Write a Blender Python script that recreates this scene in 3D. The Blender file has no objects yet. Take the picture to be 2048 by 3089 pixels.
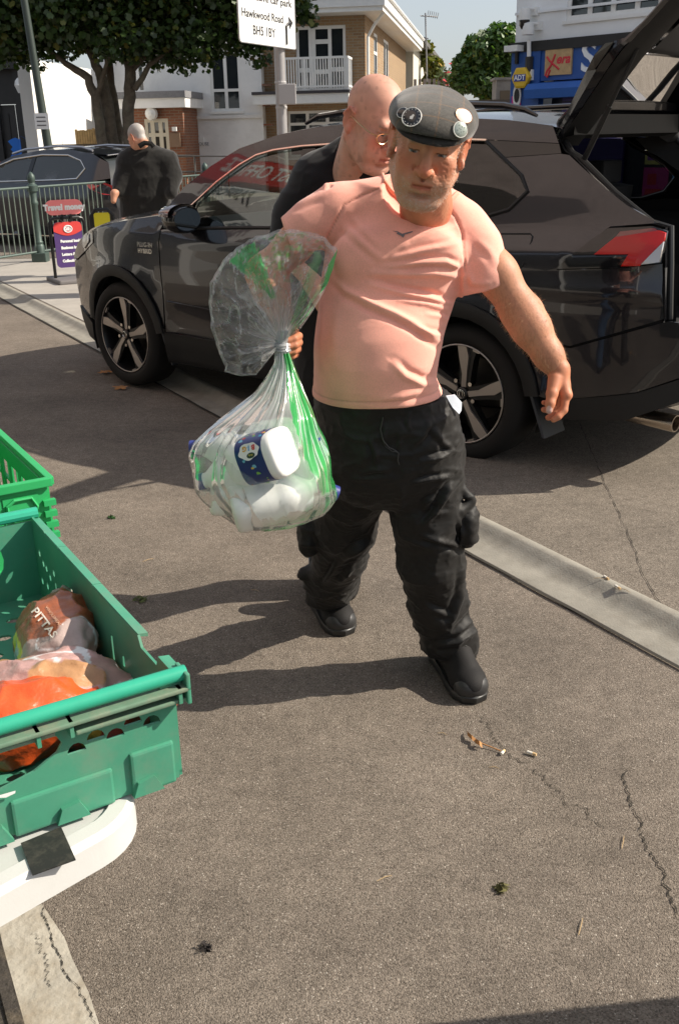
import bpy, bmesh, math, random
import numpy as np
from math import sin, cos, pi, radians, sqrt, atan2, atan, tan
from mathutils import Vector, Matrix
from mathutils.geometry import delaunay_2d_cdt
random.seed(7); np.random.seed(7)
SC = bpy.context.scene
COL = SC.collection

# ---------------------------------------------------------------- camera
H_CAM, F_PX, HOR, ROLL = 1.58, 3003.0, 415.0, radians(1.2)
PITCH = atan((1544.5 - HOR) / F_PX)
_fw = Vector((0, cos(PITCH), -sin(PITCH))); _up = Vector((0, sin(PITCH), cos(PITCH))); _rt = Vector((1, 0, 0))
IX = _rt * cos(ROLL) - _up * sin(ROLL); IY = _up * cos(ROLL) + _rt * sin(ROLL)
CAMO = Vector((0, 0, H_CAM))
cam = bpy.data.cameras.new('camera'); camo = bpy.data.objects.new('camera', cam); COL.objects.link(camo)
m3 = Matrix((IX, IY, -_fw)).transposed()
camo.matrix_world = Matrix.Translation(CAMO) @ m3.to_4x4()
cam.sensor_fit = 'VERTICAL'; cam.sensor_height = 36.0; cam.sensor_width = 24.0
cam.lens = 36.0 * F_PX / 3089.0; cam.clip_start = 0.05; cam.clip_end = 1000
SC.camera = camo

# ---------------------------------------------------------------- sky, sun, exposure
SUN_EL, SUN_AZ = radians(37), radians(1.5)          # azimuth from +X towards +Y
w = bpy.data.worlds.new('World'); SC.world = w; w.use_nodes = True
nt = w.node_tree; nt.nodes.clear()
sky = nt.nodes.new('ShaderNodeTexSky'); sky.sky_type = 'NISHITA'; sky.sun_disc = False
sky.sun_elevation = SUN_EL; sky.sun_rotation = radians(90) - SUN_AZ
sky.air_density = 1.0; sky.dust_density = 2.2; sky.ozone_density = 1.0
bg = nt.nodes.new('ShaderNodeBackground'); bg.inputs['Strength'].default_value = 0.108
wo = nt.nodes.new('ShaderNodeOutputWorld')
mxs = nt.nodes.new('ShaderNodeMix'); mxs.data_type = 'RGBA'; mxs.inputs[0].default_value = .5; mxs.inputs[7].default_value = (4.6, 4.8, 5.1, 1)   # thin bright cloud veil
nt.links.new(sky.outputs[0], mxs.inputs[6]); nt.links.new(mxs.outputs[2], bg.inputs['Color']); nt.links.new(bg.outputs[0], wo.inputs['Surface'])
sl = bpy.data.lights.new('sun', 'SUN'); sl.energy = 5.0; sl.angle = radians(0.5); sl.color = (1.0, 0.91, 0.78)
so = bpy.data.objects.new('sun', sl); COL.objects.link(so)
sdir = Vector((cos(SUN_EL) * cos(SUN_AZ), cos(SUN_EL) * sin(SUN_AZ), sin(SUN_EL)))
so.rotation_euler = sdir.to_track_quat('Z', 'Y').to_euler(); so.location = (8, 2, 12)
SC.view_settings.view_transform = 'Standard'; SC.view_settings.look = 'None'
SC.view_settings.exposure = 0.5; SC.view_settings.gamma = 1.0; SC.view_settings.use_curve_mapping = False
SC.render.engine = 'CYCLES'
SC.cycles.use_denoising = True
SC.cycles.max_bounces = 10; SC.cycles.transparent_max_bounces = 24
SC.cycles.sample_clamp_indirect = 4.0; SC.cycles.caustics_reflective = False; SC.cycles.caustics_refractive = False

# ---------------------------------------------------------------- pixel helpers (photo seen 1568 px wide)
KP = 2048 / 1568
def ray(px, py):
    return _fw * F_PX + IX * (px * KP - 1024) - IY * (py * KP - 1544.5)
def G(px, py, z=0.0):
    d = ray(px, py); return CAMO + d * ((z - H_CAM) / d.z)
def PY(px, py, y):
    d = ray(px, py); return CAMO + d * (y / d.y)
def PP(px, py, p0, n):
    d = ray(px, py); n = Vector(n); return CAMO + d * ((Vector(p0) - CAMO).dot(n) / d.dot(n))
def mpp(y):                      # metres per displayed photo pixel at depth y
    return KP * (y / cos(PITCH)) / F_PX * 0.94

# ---------------------------------------------------------------- materials
MATS = {}
def _n(nt, t, **k):
    n = nt.nodes.new(t)
    for a, b in k.items():
        if a in n.inputs: n.inputs[a].default_value = b
        else: setattr(n, a, b)
    return n
def M(name, col=(.5, .5, .5), rough=.6, metal=0.0, var=0.0, vscale=12.0, bump=0.0, bscale=60.0, coat=0.0,
      spec=.5, attr=None, sheen=0.0, sss=0.0, trans=0.0, dirt=None, dscale=3.0, damt=.5, emit=0.0, bdist=.01, gen=False):
    if name in MATS: return MATS[name]
    m = bpy.data.materials.new(name); m.use_nodes = True; nt = m.node_tree; L = nt.links
    b = nt.nodes['Principled BSDF']
    b.inputs['Base Color'].default_value = (*col, 1); b.inputs['Roughness'].default_value = rough
    b.inputs['Metallic'].default_value = metal; b.inputs['Specular IOR Level'].default_value = spec
    b.inputs['Coat Weight'].default_value = coat; b.inputs['Coat Roughness'].default_value = .03
    b.inputs['Sheen Weight'].default_value = sheen
    if trans: b.inputs['Transmission Weight'].default_value = trans
    if sss:
        b.inputs['Subsurface Weight'].default_value = sss; b.inputs['Subsurface Radius'].default_value = (.012, .004, .002)
        b.inputs['Subsurface Scale'].default_value = 1.0
    tc = _n(nt, 'ShaderNodeTexCoord')
    src = None
    if attr:
        at = _n(nt, 'ShaderNodeAttribute', attribute_name=attr); src = at.outputs['Color']
    if var:
        nz = _n(nt, 'ShaderNodeTexNoise', Scale=vscale, Detail=6.0, Roughness=.65); L.new(tc.outputs['Object'], nz.inputs['Vector'])
        mr = _n(nt, 'ShaderNodeMapRange'); L.new(nz.outputs['Fac'], mr.inputs['Value'])
        mr.inputs['From Min'].default_value = .25; mr.inputs['From Max'].default_value = .75
        mr.inputs['To Min'].default_value = 1 - var; mr.inputs['To Max'].default_value = 1 + var
        vm = _n(nt, 'ShaderNodeVectorMath', operation='SCALE'); L.new(mr.outputs[0], vm.inputs['Scale'])
        if src: L.new(src, vm.inputs[0])
        else: vm.inputs[0].default_value = col
        src = vm.outputs[0]
    if dirt:
        nz = _n(nt, 'ShaderNodeTexNoise', Scale=dscale, Detail=8.0, Roughness=.7); L.new(tc.outputs['Object'], nz.inputs['Vector'])
        cr = _n(nt, 'ShaderNodeMapRange'); L.new(nz.outputs['Fac'], cr.inputs['Value'])
        cr.inputs['From Min'].default_value = .48; cr.inputs['From Max'].default_value = .72
        cr.inputs['To Max'].default_value = damt
        mx = _n(nt, 'ShaderNodeMix', data_type='RGBA'); L.new(cr.outputs[0], mx.inputs[0])
        if src: L.new(src, mx.inputs[6])
        else: mx.inputs[6].default_value = (*col, 1)
        mx.inputs[7].default_value = (*dirt, 1); src = mx.outputs[2]
    if src: L.new(src, b.inputs['Base Color'])
    if bump:
        nz = _n(nt, 'ShaderNodeTexNoise', Scale=bscale, Detail=5.0); L.new(tc.outputs['Object'], nz.inputs['Vector'])
        bp = _n(nt, 'ShaderNodeBump', Strength=bump, Distance=bdist); L.new(nz.outputs['Fac'], bp.inputs['Height'])
        L.new(bp.outputs[0], b.inputs['Normal'])
    if emit:
        b.inputs['Emission Color'].default_value = (*col, 1); b.inputs['Emission Strength'].default_value = emit
    MATS[name] = m
    return m

# ---------------------------------------------------------------- object helpers
def link(o, parent=None):
    COL.objects.link(o)
    if parent is not None: o.parent = parent
    return o
def tag(o, label=None, cat=None, group=None, kind=None):
    if label: o['label'] = label
    if cat: o['category'] = cat
    if group: o['group'] = group
    if kind: o['kind'] = kind
    return o
def empty(name, loc=(0, 0, 0), rz=0.0, label=None, cat=None, group=None):
    o = bpy.data.objects.new(name, None); COL.objects.link(o); o.location = loc; o.rotation_euler = (0, 0, rz)
    o.empty_display_size = .1
    bpy.context.view_layer.update()
    return tag(o, label, cat, group)
def empty_m(name, mat4, label=None, cat=None, group=None):
    o = bpy.data.objects.new(name, None); COL.objects.link(o); o.matrix_world = mat4
    return tag(o, label, cat, group)
def pydata(name, V, F, mat, parent=None, smooth=True, autos=None):
    me = bpy.data.meshes.new(name); me.from_pydata([tuple(v) for v in V], [], [tuple(int(i) for i in f) for f in F]); me.update()
    if mat: me.materials.append(mat)
    if smooth:
        me.polygons.foreach_set('use_smooth', [True] * len(me.polygons))
        if autos is not None:
            me.update(); sharp_edges(me, autos)
    o = bpy.data.objects.new(name, me); link(o, parent)
    return o
def sharp_edges(me, ang):
    bm = bmesh.new(); bm.from_mesh(me)
    for e in bm.edges:
        if len(e.link_faces) == 2:
            if e.calc_face_angle(0) > ang: e.smooth = False
    bm.to_mesh(me); bm.free()
class MB:
    """collects shapes into one mesh"""
    def __init__(s): s.V = []; s.F = []
    def add(s, V, F):
        n = len(s.V); s.V += [Vector(v) for v in V]; s.F += [tuple(i + n for i in f) for f in F]; return s
    def box(s, lo, hi, M4=None):
        x0, y0, z0 = lo; x1, y1, z1 = hi
        V = [Vector(p) for p in ((x0, y0, z0), (x1, y0, z0), (x1, y1, z0), (x0, y1, z0), (x0, y0, z1), (x1, y0, z1), (x1, y1, z1), (x0, y1, z1))]
        if M4 is not None: V = [M4 @ v for v in V]
        return s.add(V, [(0, 3, 2, 1), (4, 5, 6, 7), (0, 1, 5, 4), (1, 2, 6, 5), (2, 3, 7, 6), (3, 0, 4, 7)])
    def tube(s, pts, r, n=8, caps=True, closed=False, flat=1.0):
        pts = [Vector(p) for p in pts]; N = len(pts)
        rr = r if isinstance(r, (list, tuple)) else [r] * N
        rings = []; up = None
        for i, p in enumerate(pts):
            a = pts[i - 1] if (i > 0 or closed) else p; b = pts[(i + 1) % N] if (i < N - 1 or closed) else p
            t = (b - a).normalized() if (b - a).length > 1e-9 else Vector((0, 0, 1))
            if up is None: up = Vector((0, 0, 1)) if abs(t.z) < .9 else Vector((1, 0, 0))
            x = t.cross(up)
            if x.length < 1e-6: x = t.cross(Vector((0, 1, 0)))
            x.normalize(); y = x.cross(t).normalized(); up = y
            rings.append([p + x * (cos(2 * pi * k / n) * rr[i]) + y * (sin(2 * pi * k / n) * rr[i] * flat) for k in range(n)])
        return s.loft(rings, caps, closed)
    def loft(s, rings, caps=True, closed=False, wrap=True):
        n = len(rings[0]); V = [v for r in rings for v in r]; F = []
        m = len(rings)
        for i in range(m if closed else m - 1):
            j = (i + 1) % m
            for k in range(n if wrap else n - 1):
                l = (k + 1) % n
                F.append((i * n + k, i * n + l, j * n + l, j * n + k))
        if caps and not closed:
            F.append(tuple(range(n - 1, -1, -1))); F.append(tuple((m - 1) * n + k for k in range(n)))
        return s.add(V, F)
    def lathe(s, prof, M4=None, n=16, caps=True):
        rings = []
        for r, z in prof:
            ring = [Vector((r * cos(2 * pi * k / n), r * sin(2 * pi * k / n), z)) for k in range(n)]
            if M4 is not None: ring = [M4 @ v for v in ring]
            rings.append(ring)
        return s.loft(rings, caps)
    def prism(s, poly, t, M4=None):
        """polygon in xy, extruded 0..t in z, through M4"""
        n = len(poly); V = [Vector((p[0], p[1], 0)) for p in poly] + [Vector((p[0], p[1], t)) for p in poly]
        if M4 is not None: V = [M4 @ v for v in V]
        F = [tuple(range(n - 1, -1, -1)), tuple(range(n, 2 * n))] + [(i, (i + 1) % n, n + (i + 1) % n, n + i) for i in range(n)]
        return s.add(V, F)
    def build(s, name, mat, parent=None, smooth=False, autos=radians(35), bevel=0.0):
        o = pydata(name, s.V, s.F, mat, parent, smooth=True, autos=autos) if smooth else pydata(name, s.V, s.F, mat, parent, smooth=False)
        if bevel:
            bm = bmesh.new(); bm.from_mesh(o.data)
            bmesh.ops.remove_doubles(bm, verts=bm.verts, dist=1e-5)
            bmesh.ops.recalc_face_normals(bm, faces=bm.faces)
            es = [e for e in bm.edges if len(e.link_faces) == 2 and e.calc_face_angle(0) > .5]
            bmesh.ops.bevel(bm, geom=es, offset=bevel, segments=2, affect='EDGES', profile=.6, clamp_overlap=True)
            bm.to_mesh(o.data); bm.free()
        else:
            bm = bmesh.new(); bm.from_mesh(o.data); bmesh.ops.recalc_face_normals(bm, faces=bm.faces); bm.to_mesh(o.data); bm.free()
        return o
def frame(o, x, y=None, z=None):
    """4x4 from origin and axes"""
    x = Vector(x).normalized()
    if z is None: z = x.cross(Vector(y)).normalized(); y = z.cross(x)
    elif y is None: z = Vector(z); z = (z - x * z.dot(x)).normalized(); y = z.cross(x)
    return Matrix(((x.x, y.x, z.x, o[0]), (x.y, y.y, z.y, o[1]), (x.z, y.z, z.z, o[2]), (0, 0, 0, 1)))
def text(name, body, size, mat, M4, parent=None, depth=.004, align='CENTER', bold=0.0, sx=1.0, shear=0.0, spacing=1.0):
    cu = bpy.data.curves.new(name, 'FONT'); cu.body = body; cu.size = size; cu.align_x = align; cu.align_y = 'CENTER'
    cu.extrude = depth; cu.offset = bold; cu.shear = shear; cu.space_character = spacing; cu.resolution_u = 3
    to = bpy.data.objects.new(name + '_c', cu); COL.objects.link(to)
    dg = bpy.context.evaluated_depsgraph_get(); me = bpy.data.meshes.new_from_object(to.evaluated_get(dg))
    bpy.data.objects.remove(to); bpy.data.curves.remove(cu)
    me.transform(M4 @ Matrix.Diagonal((sx, 1, 1, 1)))
    me.materials.clear(); me.materials.append(mat); me.name = name
    o = bpy.data.objects.new(name, me); link(o, parent)
    return o
def copy_tree(o, parent=None):
    c = o.copy(); COL.objects.link(c)
    if parent is not None: c.parent = parent; c.matrix_parent_inverse = o.matrix_parent_inverse.copy()
    for ch in o.children: copy_tree(ch, c)
    return c
def quad_sheet(name, pts, mat, parent=None):
    return pydata(name, pts, [tuple(range(len(pts)))], mat, parent, smooth=False)

# ---------------------------------------------------------------- implicit surfaces (one continuous skin or cloth)
class Field:
    def __init__(s, lo, hi, h):
        s.lo = np.array(lo, np.float32); s.h = h
        s.n = np.ceil((np.array(hi) - np.array(lo)) / h).astype(int) + 1
        s.F = np.full(s.n, 1.0, np.float32)
    def _sl(s, a, b):
        i0 = np.clip(np.floor((a - s.lo) / s.h).astype(int), 0, s.n); i1 = np.clip(np.ceil((b - s.lo) / s.h).astype(int) + 1, 0, s.n)
        if np.any(i1 <= i0): return None
        g = [s.lo[k] + s.h * np.arange(i0[k], i1[k], dtype=np.float32) for k in range(3)]
        return (slice(i0[0], i1[0]), slice(i0[1], i1[1]), slice(i0[2], i1[2])), g[0][:, None, None], g[1][None, :, None], g[2][None, None, :]
    def _mix(s, sl, d, k, op):
        F = s.F[sl]
        if op == 'u':
            if k > 0:
                hh = np.clip(.5 + .5 * (F - d) / k, 0, 1); s.F[sl] = F * (1 - hh) + d * hh - k * hh * (1 - hh)
            else: s.F[sl] = np.minimum(F, d)
        elif op == 's':
            if k > 0:
                hh = np.clip(.5 - .5 * (F + d) / k, 0, 1); s.F[sl] = F * (1 - hh) - d * hh + k * hh * (1 - hh)
            else: s.F[sl] = np.maximum(F, -d)
    def cone(s, a, b, ra, rb=None, k=.02, op='u', sq=None):
        rb = ra if rb is None else rb
        a = np.array(a, np.float32); b = np.array(b, np.float32); mg = max(ra, rb) + max(k, .015) * 2 + .02
        R = s._sl(np.minimum(a, b) - mg, np.maximum(a, b) + mg)
        if R is None: return s
        sl, X, Y, Z = R; ab = b - a; L2 = float(ab @ ab) + 1e-12
        t = np.clip(((X - a[0]) * ab[0] + (Y - a[1]) * ab[1] + (Z - a[2]) * ab[2]) / L2, 0, 1)
        d = np.sqrt((X - a[0] - ab[0] * t) ** 2 + (Y - a[1] - ab[1] * t) ** 2 + (Z - a[2] - ab[2] * t) ** 2) - (ra + (rb - ra) * t)
        s._mix(sl, d, k, op); return s
    def chain(s, pts, rr, k=.02, op='u'):
        for i in range(len(pts) - 1): s.cone(pts[i], pts[i + 1], rr[i], rr[i + 1], k, op)
        return s
    def ell(s, c, r, k=.02, rot=None, op='u'):
        c = np.array(c, np.float32); r = np.array(r, np.float32); mg = float(r.max()) + max(k, .015) * 2 + .02
        R = s._sl(c - mg, c + mg)
        if R is None: return s
        sl, X, Y, Z = R; x, y, z = X - c[0], Y - c[1], Z - c[2]
        if rot is not None:
            m = np.array(rot.to_3x3().transposed(), np.float32)
            x, y, z = (m[0, 0] * x + m[0, 1] * y + m[0, 2] * z, m[1, 0] * x + m[1, 1] * y + m[1, 2] * z, m[2, 0] * x + m[2, 1] * y + m[2, 2] * z)
        k0 = np.sqrt((x / r[0]) ** 2 + (y / r[1]) ** 2 + (z / r[2]) ** 2); k1 = np.sqrt((x / r[0] ** 2) ** 2 + (y / r[1] ** 2) ** 2 + (z / r[2] ** 2) ** 2) + 1e-9
        d = k0 * (k0 - 1) / k1
        s._mix(sl, d, k, op); return s
    def warp(s, fn):
        """add fn(X,Y,Z) to the field near the surface"""
        X = (s.lo[0] + s.h * np.arange(s.n[0], dtype=np.float32))[:, None, None]
        Y = (s.lo[1] + s.h * np.arange(s.n[1], dtype=np.float32))[None, :, None]
        Z = (s.lo[2] + s.h * np.arange(s.n[2], dtype=np.float32))[None, None, :]
        s.F = s.F + fn(X, Y, Z).astype(np.float32); return s
    def cut(s, p, n):
        """keep the side the normal points away from"""
        X = (s.lo[0] + s.h * np.arange(s.n[0], dtype=np.float32))[:, None, None]
        Y = (s.lo[1] + s.h * np.arange(s.n[1], dtype=np.float32))[None, :, None]
        Z = (s.lo[2] + s.h * np.arange(s.n[2], dtype=np.float32))[None, None, :]
        n = Vector(n).normalized()
        s.F = np.maximum(s.F, (X - p[0]) * n.x + (Y - p[1]) * n.y + (Z - p[2]) * n.z); return s
    def mesh(s, smooth=2):
        F = s.F.copy(); F[0] = F[-1] = 1; F[:, 0] = F[:, -1] = 1; F[:, :, 0] = F[:, :, -1] = 1
        sg = F < 0
        c = [sg[a:s.n[0] - 1 + a, b:s.n[1] - 1 + b, d:s.n[2] - 1 + d] for a in (0, 1) for b in (0, 1) for d in (0, 1)]
        cnt = sum(x.astype(np.int8) for x in c); act = (cnt > 0) & (cnt < 8)
        idx = np.full(act.shape, -1, np.int64); I = np.argwhere(act); idx[act] = np.arange(len(I))
        acc = np.zeros((len(I), 3)); num = np.zeros(len(I))
        corners = [(a, b, d) for a in (0, 1) for b in (0, 1) for d in (0, 1)]
        val = {q: F[I[:, 0] + q[0], I[:, 1] + q[1], I[:, 2] + q[2]].astype(np.float64) for q in corners}
        for q in corners:
            for ax in range(3):
                if q[ax] == 0:
                    q2 = list(q); q2[ax] = 1; q2 = tuple(q2); a = val[q]; b = val[q2]; mk = (a < 0) != (b < 0)
                    t = np.where(mk, a / np.where(mk, a - b, 1), 0); p = np.array(q, float)[None] + 0 * acc; p[:, ax] += t
                    acc += np.where(mk[:, None], p, 0); num += mk
        V = (acc / num[:, None] + I) * s.h + s.lo
        Fs = []
        for ax in range(3):
            u, v = (ax + 1) % 3, (ax + 2) % 3
            sa = [slice(1, -1)] * 3; sb = [slice(1, -1)] * 3; sa[ax] = slice(0, -1); sb[ax] = slice(1, None)
            A = sg[tuple(sa)]; B = sg[tuple(sb)]; E = np.argwhere(A != B)
            if not len(E): continue
            base = E.copy(); base[:, u] += 1; base[:, v] += 1
            ins = A[E[:, 0], E[:, 1], E[:, 2]]
            def cell(du, dv):
                q = base.copy(); q[:, u] -= du; q[:, v] -= dv; return idx[q[:, 0], q[:, 1], q[:, 2]]
            qd = np.stack([cell(1, 1), cell(0, 1), cell(0, 0), cell(1, 0)], 1)
            qd[~ins] = qd[~ins][:, ::-1]; Fs.append(qd)
        Fc = np.concatenate(Fs); Fc = Fc[(Fc >= 0).all(1)]
        for _ in range(smooth):
            acc = np.zeros_like(V); n = np.zeros(len(V))
            for a, b in ((0, 1), (1, 2), (2, 3), (3, 0)):
                np.add.at(acc, Fc[:, a], V[Fc[:, b]]); np.add.at(acc, Fc[:, b], V[Fc[:, a]])
                np.add.at(n, Fc[:, a], 1); np.add.at(n, Fc[:, b], 1)
            V = V * .5 + .5 * acc / np.maximum(n, 1)[:, None]
        return V, Fc
def np_mesh(name, V, Fc, mat, parent=None, col=None, thick=None):
    me = bpy.data.meshes.new(name)
    me.vertices.add(len(V)); me.vertices.foreach_set('co', np.asarray(V, np.float32).ravel())
    n = len(Fc); k = Fc.shape[1]
    me.loops.add(n * k); me.loops.foreach_set('vertex_index', Fc.astype(np.int32).ravel())
    me.polygons.add(n); me.polygons.foreach_set('loop_start', np.arange(0, n * k, k, dtype=np.int32))
    me.update(calc_edges=True); me.validate()
    me.polygons.foreach_set('use_smooth', np.ones(len(me.polygons), bool))
    if col is not None:
        a = me.color_attributes.new('Col', 'FLOAT_COLOR', 'POINT'); c4 = np.ones((len(V), 4), np.float32); c4[:, :col.shape[1]] = col
        a.data.foreach_set('color', c4.ravel())
    me.materials.append(mat)
    o = bpy.data.objects.new(name, me); link(o, parent)
    return o
def inv_parent(o, p):
    o.parent = p; o.matrix_parent_inverse = p.matrix_world.inverted()

# ================================================================ THE SETTING
def pip(p, poly):
    x, y = p[0], p[1]; r = False; n = len(poly)
    for i in range(n):
        x1, y1 = poly[i][0], poly[i][1]; x2, y2 = poly[(i + 1) % n][0], poly[(i + 1) % n][1]
        if (y1 > y) != (y2 > y) and x < (x2 - x1) * (y - y1) / (y2 - y1) + x1: r = not r
    return r
def tri_fill(outer, holes=(), step=None):
    """triangles of a polygon with holes, optionally with inner grid points"""
    V = []; E = []
    for lp in [outer] + list(holes):
        if step:
            lp2 = []
            for i in range(len(lp)):
                a, b = Vector(lp[i][:2]), Vector(lp[(i + 1) % len(lp)][:2]); k = max(1, int((b - a).length / step))
                lp2 += [a.lerp(b, j / k) for j in range(k)]
        else: lp2 = [Vector(p[:2]) for p in lp]
        n = len(V); V += lp2; E += [(n + i, n + (i + 1) % len(lp2)) for i in range(len(lp2))]
    if step:
        xs = [p[0] for p in outer]; ys = [p[1] for p in outer]; B = list(V)
        x = min(xs) + step * .5
        while x < max(xs):
            y = min(ys) + step * .5
            while y < max(ys):
                q = Vector((x, y))
                if pip(q, outer) and not any(pip(q, h) for h in holes):
                    if min((q - b).length_squared for b in B) > (step * .45) ** 2: V.append(q)
                y += step
            x += step
    r = delaunay_2d_cdt(V, E, [], 0, 1e-6)
    vv, ff = r[0], r[2]; out = []
    for f in ff:
        c = (vv[f[0]] + vv[f[1]] + vv[f[2]]) / 3
        if pip(c, outer) and not any(pip(c, h) for h in holes): out.append(tuple(f))
    return vv, out
def rect(s0, s1, z0, z1): return [(s0, z0), (s1, z0), (s1, z1), (s0, z1)]
class Facade:
    """vertical plane: s runs along, depth d outward, z up"""
    def __init__(f, O, A, flip=False):
        f.O = Vector((O[0], O[1], 0)); f.A = Vector((A[0], A[1], 0)).normalized(); f.N = Vector((f.A.y, -f.A.x, 0))
        if flip: f.N = -f.N
        f.M = Matrix(((f.A.x, f.N.x, 0, f.O.x), (f.A.y, f.N.y, 0, f.O.y), (0, 0, 1, 0), (0, 0, 0, 1)))
    def S(f, px, py, d=0.0):
        p = PP(px, py, f.O + f.N * d, f.N); return (p - f.O).dot(f.A), p.z
    def P(f, s, d, z): return f.O + f.A * s + f.N * d + Vector((0, 0, z))
    def R(f, x0, y0, x1, y1, d=0.0):
        a = f.S(x0, (y0 + y1) / 2, d)[0]; b = f.S(x1, (y0 + y1) / 2, d)[0]; c = f.S((x0 + x1) / 2, y1, d)[1]; e = f.S((x0 + x1) / 2, y0, d)[1]
        return a, b, c, e
    def box(f, mb, s0, s1, z0, z1, d0, d1): return mb.box((s0, d0, z0), (s1, d1, z1), f.M)
    def wall(f, name, outer, holes, mat, parent, reveal=.12, d=0.0):
        vv, ff = tri_fill(outer, holes)
        V = [f.P(v[0], d, v[1]) for v in vv]; F = list(ff)
        for h in holes:
            n = len(V); k = len(h)
            V += [f.P(p[0], d, p[1]) for p in h] + [f.P(p[0], d - reveal, p[1]) for p in h]
            F += [(n + i, n + (i + 1) % k, n + k + (i + 1) % k, n + k + i) for i in range(k)]
        return pydata(name, V, F, mat, parent, smooth=False)
    def window(f, parent, r, cols=1, rows=(), fw=.06, d=-.10, fm=None, gm=None, name='window', sill=True, blind=None):
        s0, s1, z0, z1 = r; mb = MB()
        f.box(mb, s0, s0 + fw, z0, z1, d, d + .05); f.box(mb, s1 - fw, s1, z0, z1, d, d + .05)
        f.box(mb, s0 + fw, s1 - fw, z0, z0 + fw, d, d + .05); f.box(mb, s0 + fw, s1 - fw, z1 - fw, z1, d, d + .05)
        for i in range(1, cols):
            s = s0 + (s1 - s0) * i / cols; f.box(mb, s - fw * .6, s + fw * .6, z0 + fw, z1 - fw, d, d + .048)
        for q in rows:
            z = z0 + (z1 - z0) * q; f.box(mb, s0 + fw, s1 - fw, z - fw * .5, z + fw * .5, d, d + .046)
        w_ = mb.build(name, fm, parent)
        g = MB(); f.box(g, s0 + fw * .5, s1 - fw * .5, z0 + fw * .5, z1 - fw * .5, d + .008, d + .02); g.build('pane', gm, w_)
        if blind:
            for k in range(int((z1 - z0) / .11)):
                b = MB(); f.box(b, s0 + fw, s1 - fw, z0 + .11 * k, z0 + .11 * k + .05, d - .06, d - .05); b.build('blind_slat', blind, w_)
        if sill:
            sb = MB(); f.box(sb, s0 - .06, s1 + .06, z0 - .07, z0 - .002, -.08, .05); sb.build('sill', fm, w_)
        return w_
def done(root):
    bpy.context.view_layer.update()
    for c in root.children:
        c.matrix_parent_inverse = root.matrix_world.inverted()
    return root

white_paint = M('white_paint', (.78, .78, .76), .5, var=.05, vscale=4)
render_white = M('render_white', (.80, .795, .78), .9, var=.08, vscale=1.5, dirt=(.45, .43, .40), dscale=.8, damt=.35, bump=.2, bscale=20)
glass_dark = M('glass_dark', (.02, .024, .028), .04, spec=.8)
def asphalt(name, c0, c1, c2, sc=170.0, low=.18):
    m = bpy.data.materials.new(name); m.use_nodes = True; nt = m.node_tree; L = nt.links; b = nt.nodes['Principled BSDF']
    b.inputs['Roughness'].default_value = .92; b.inputs['Specular IOR Level'].default_value = .25
    tc = _n(nt, 'ShaderNodeTexCoord')
    vo = _n(nt, 'ShaderNodeTexVoronoi', Scale=sc); L.new(tc.outputs['Object'], vo.inputs['Vector'])
    sep = _n(nt, 'ShaderNodeSeparateColor'); L.new(vo.outputs['Color'], sep.inputs[0])
    cr = _n(nt, 'ShaderNodeValToRGB'); L.new(sep.outputs[0], cr.inputs[0]); e = cr.color_ramp.elements
    e[0].position = 0; e[0].color = (*c0, 1); e[1].position = 1; e[1].color = (*c2, 1)
    q = e.new(.22); q.color = (*[.5 * (a + b_) for a, b_ in zip(c0, c1)], 1); q = e.new(.5); q.color = (*c1, 1); q = e.new(.972); q.color = (*[x * 1.16 for x in c1], 1)
    nz = _n(nt, 'ShaderNodeTexNoise', Scale=sc * .55, Detail=4.0); L.new(tc.outputs['Object'], nz.inputs['Vector'])
    n2 = _n(nt, 'ShaderNodeTexNoise', Scale=1.3, Detail=8.0, Roughness=.7); L.new(tc.outputs['Object'], n2.inputs['Vector'])
    n3 = _n(nt, 'ShaderNodeTexNoise', Scale=22.0, Detail=5.0, Roughness=.7); L.new(tc.outputs['Object'], n3.inputs['Vector'])
    def mr(x, lo, hi):
        r = _n(nt, 'ShaderNodeMapRange'); L.new(x, r.inputs['Value']); r.inputs['From Min'].default_value = .3; r.inputs['From Max'].default_value = .7
        r.inputs['To Min'].default_value = lo; r.inputs['To Max'].default_value = hi; return r.outputs[0]
    mu = _n(nt, 'ShaderNodeMath', operation='MULTIPLY'); L.new(mr(nz.outputs['Fac'], .70, 1.26), mu.inputs[0]); L.new(mr(n2.outputs['Fac'], 1 - low, 1 + low), mu.inputs[1])
    mu2 = _n(nt, 'ShaderNodeMath', operation='MULTIPLY'); L.new(mu.outputs[0], mu2.inputs[0]); L.new(mr(n3.outputs['Fac'], .80, 1.14), mu2.inputs[1])
    vm = _n(nt, 'ShaderNodeVectorMath', operation='SCALE'); L.new(cr.outputs[0], vm.inputs[0]); L.new(mu2.outputs[0], vm.inputs['Scale'])
    L.new(vm.outputs[0], b.inputs['Base Color'])
    bp = _n(nt, 'ShaderNodeBump', Strength=.6, Distance=.004); ad = _n(nt, 'ShaderNodeMath', operation='SUBTRACT')
    L.new(nz.outputs['Fac'], ad.inputs[0]); L.new(vo.outputs['Distance'], ad.inputs[1]); L.new(ad.outputs[0], bp.inputs['Height']); L.new(bp.outputs[0], b.inputs['Normal'])
    MATS[name] = m
    return m
asph = asphalt('asphalt_pavement', (.100, .082, .065), (.190, .160, .131), (.40, .36, .31), 310.0, .28)
asph2 = asphalt('asphalt_road', (.105, .088, .070), (.200, .172, .141), (.36, .33, .28), 300.0, .24)
conc = M('concrete', (.27, .253, .215), .9, var=.2, vscale=9, bump=.35, bscale=140, bdist=.004, dirt=(.16, .14, .11), dscale=7, damt=.55)
concw = M('concrete_worn', (.40, .37, .31), .92, var=.2, vscale=6, bump=.6, bscale=70, bdist=.006, dirt=(.20, .15, .09), dscale=5, damt=.8)
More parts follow.
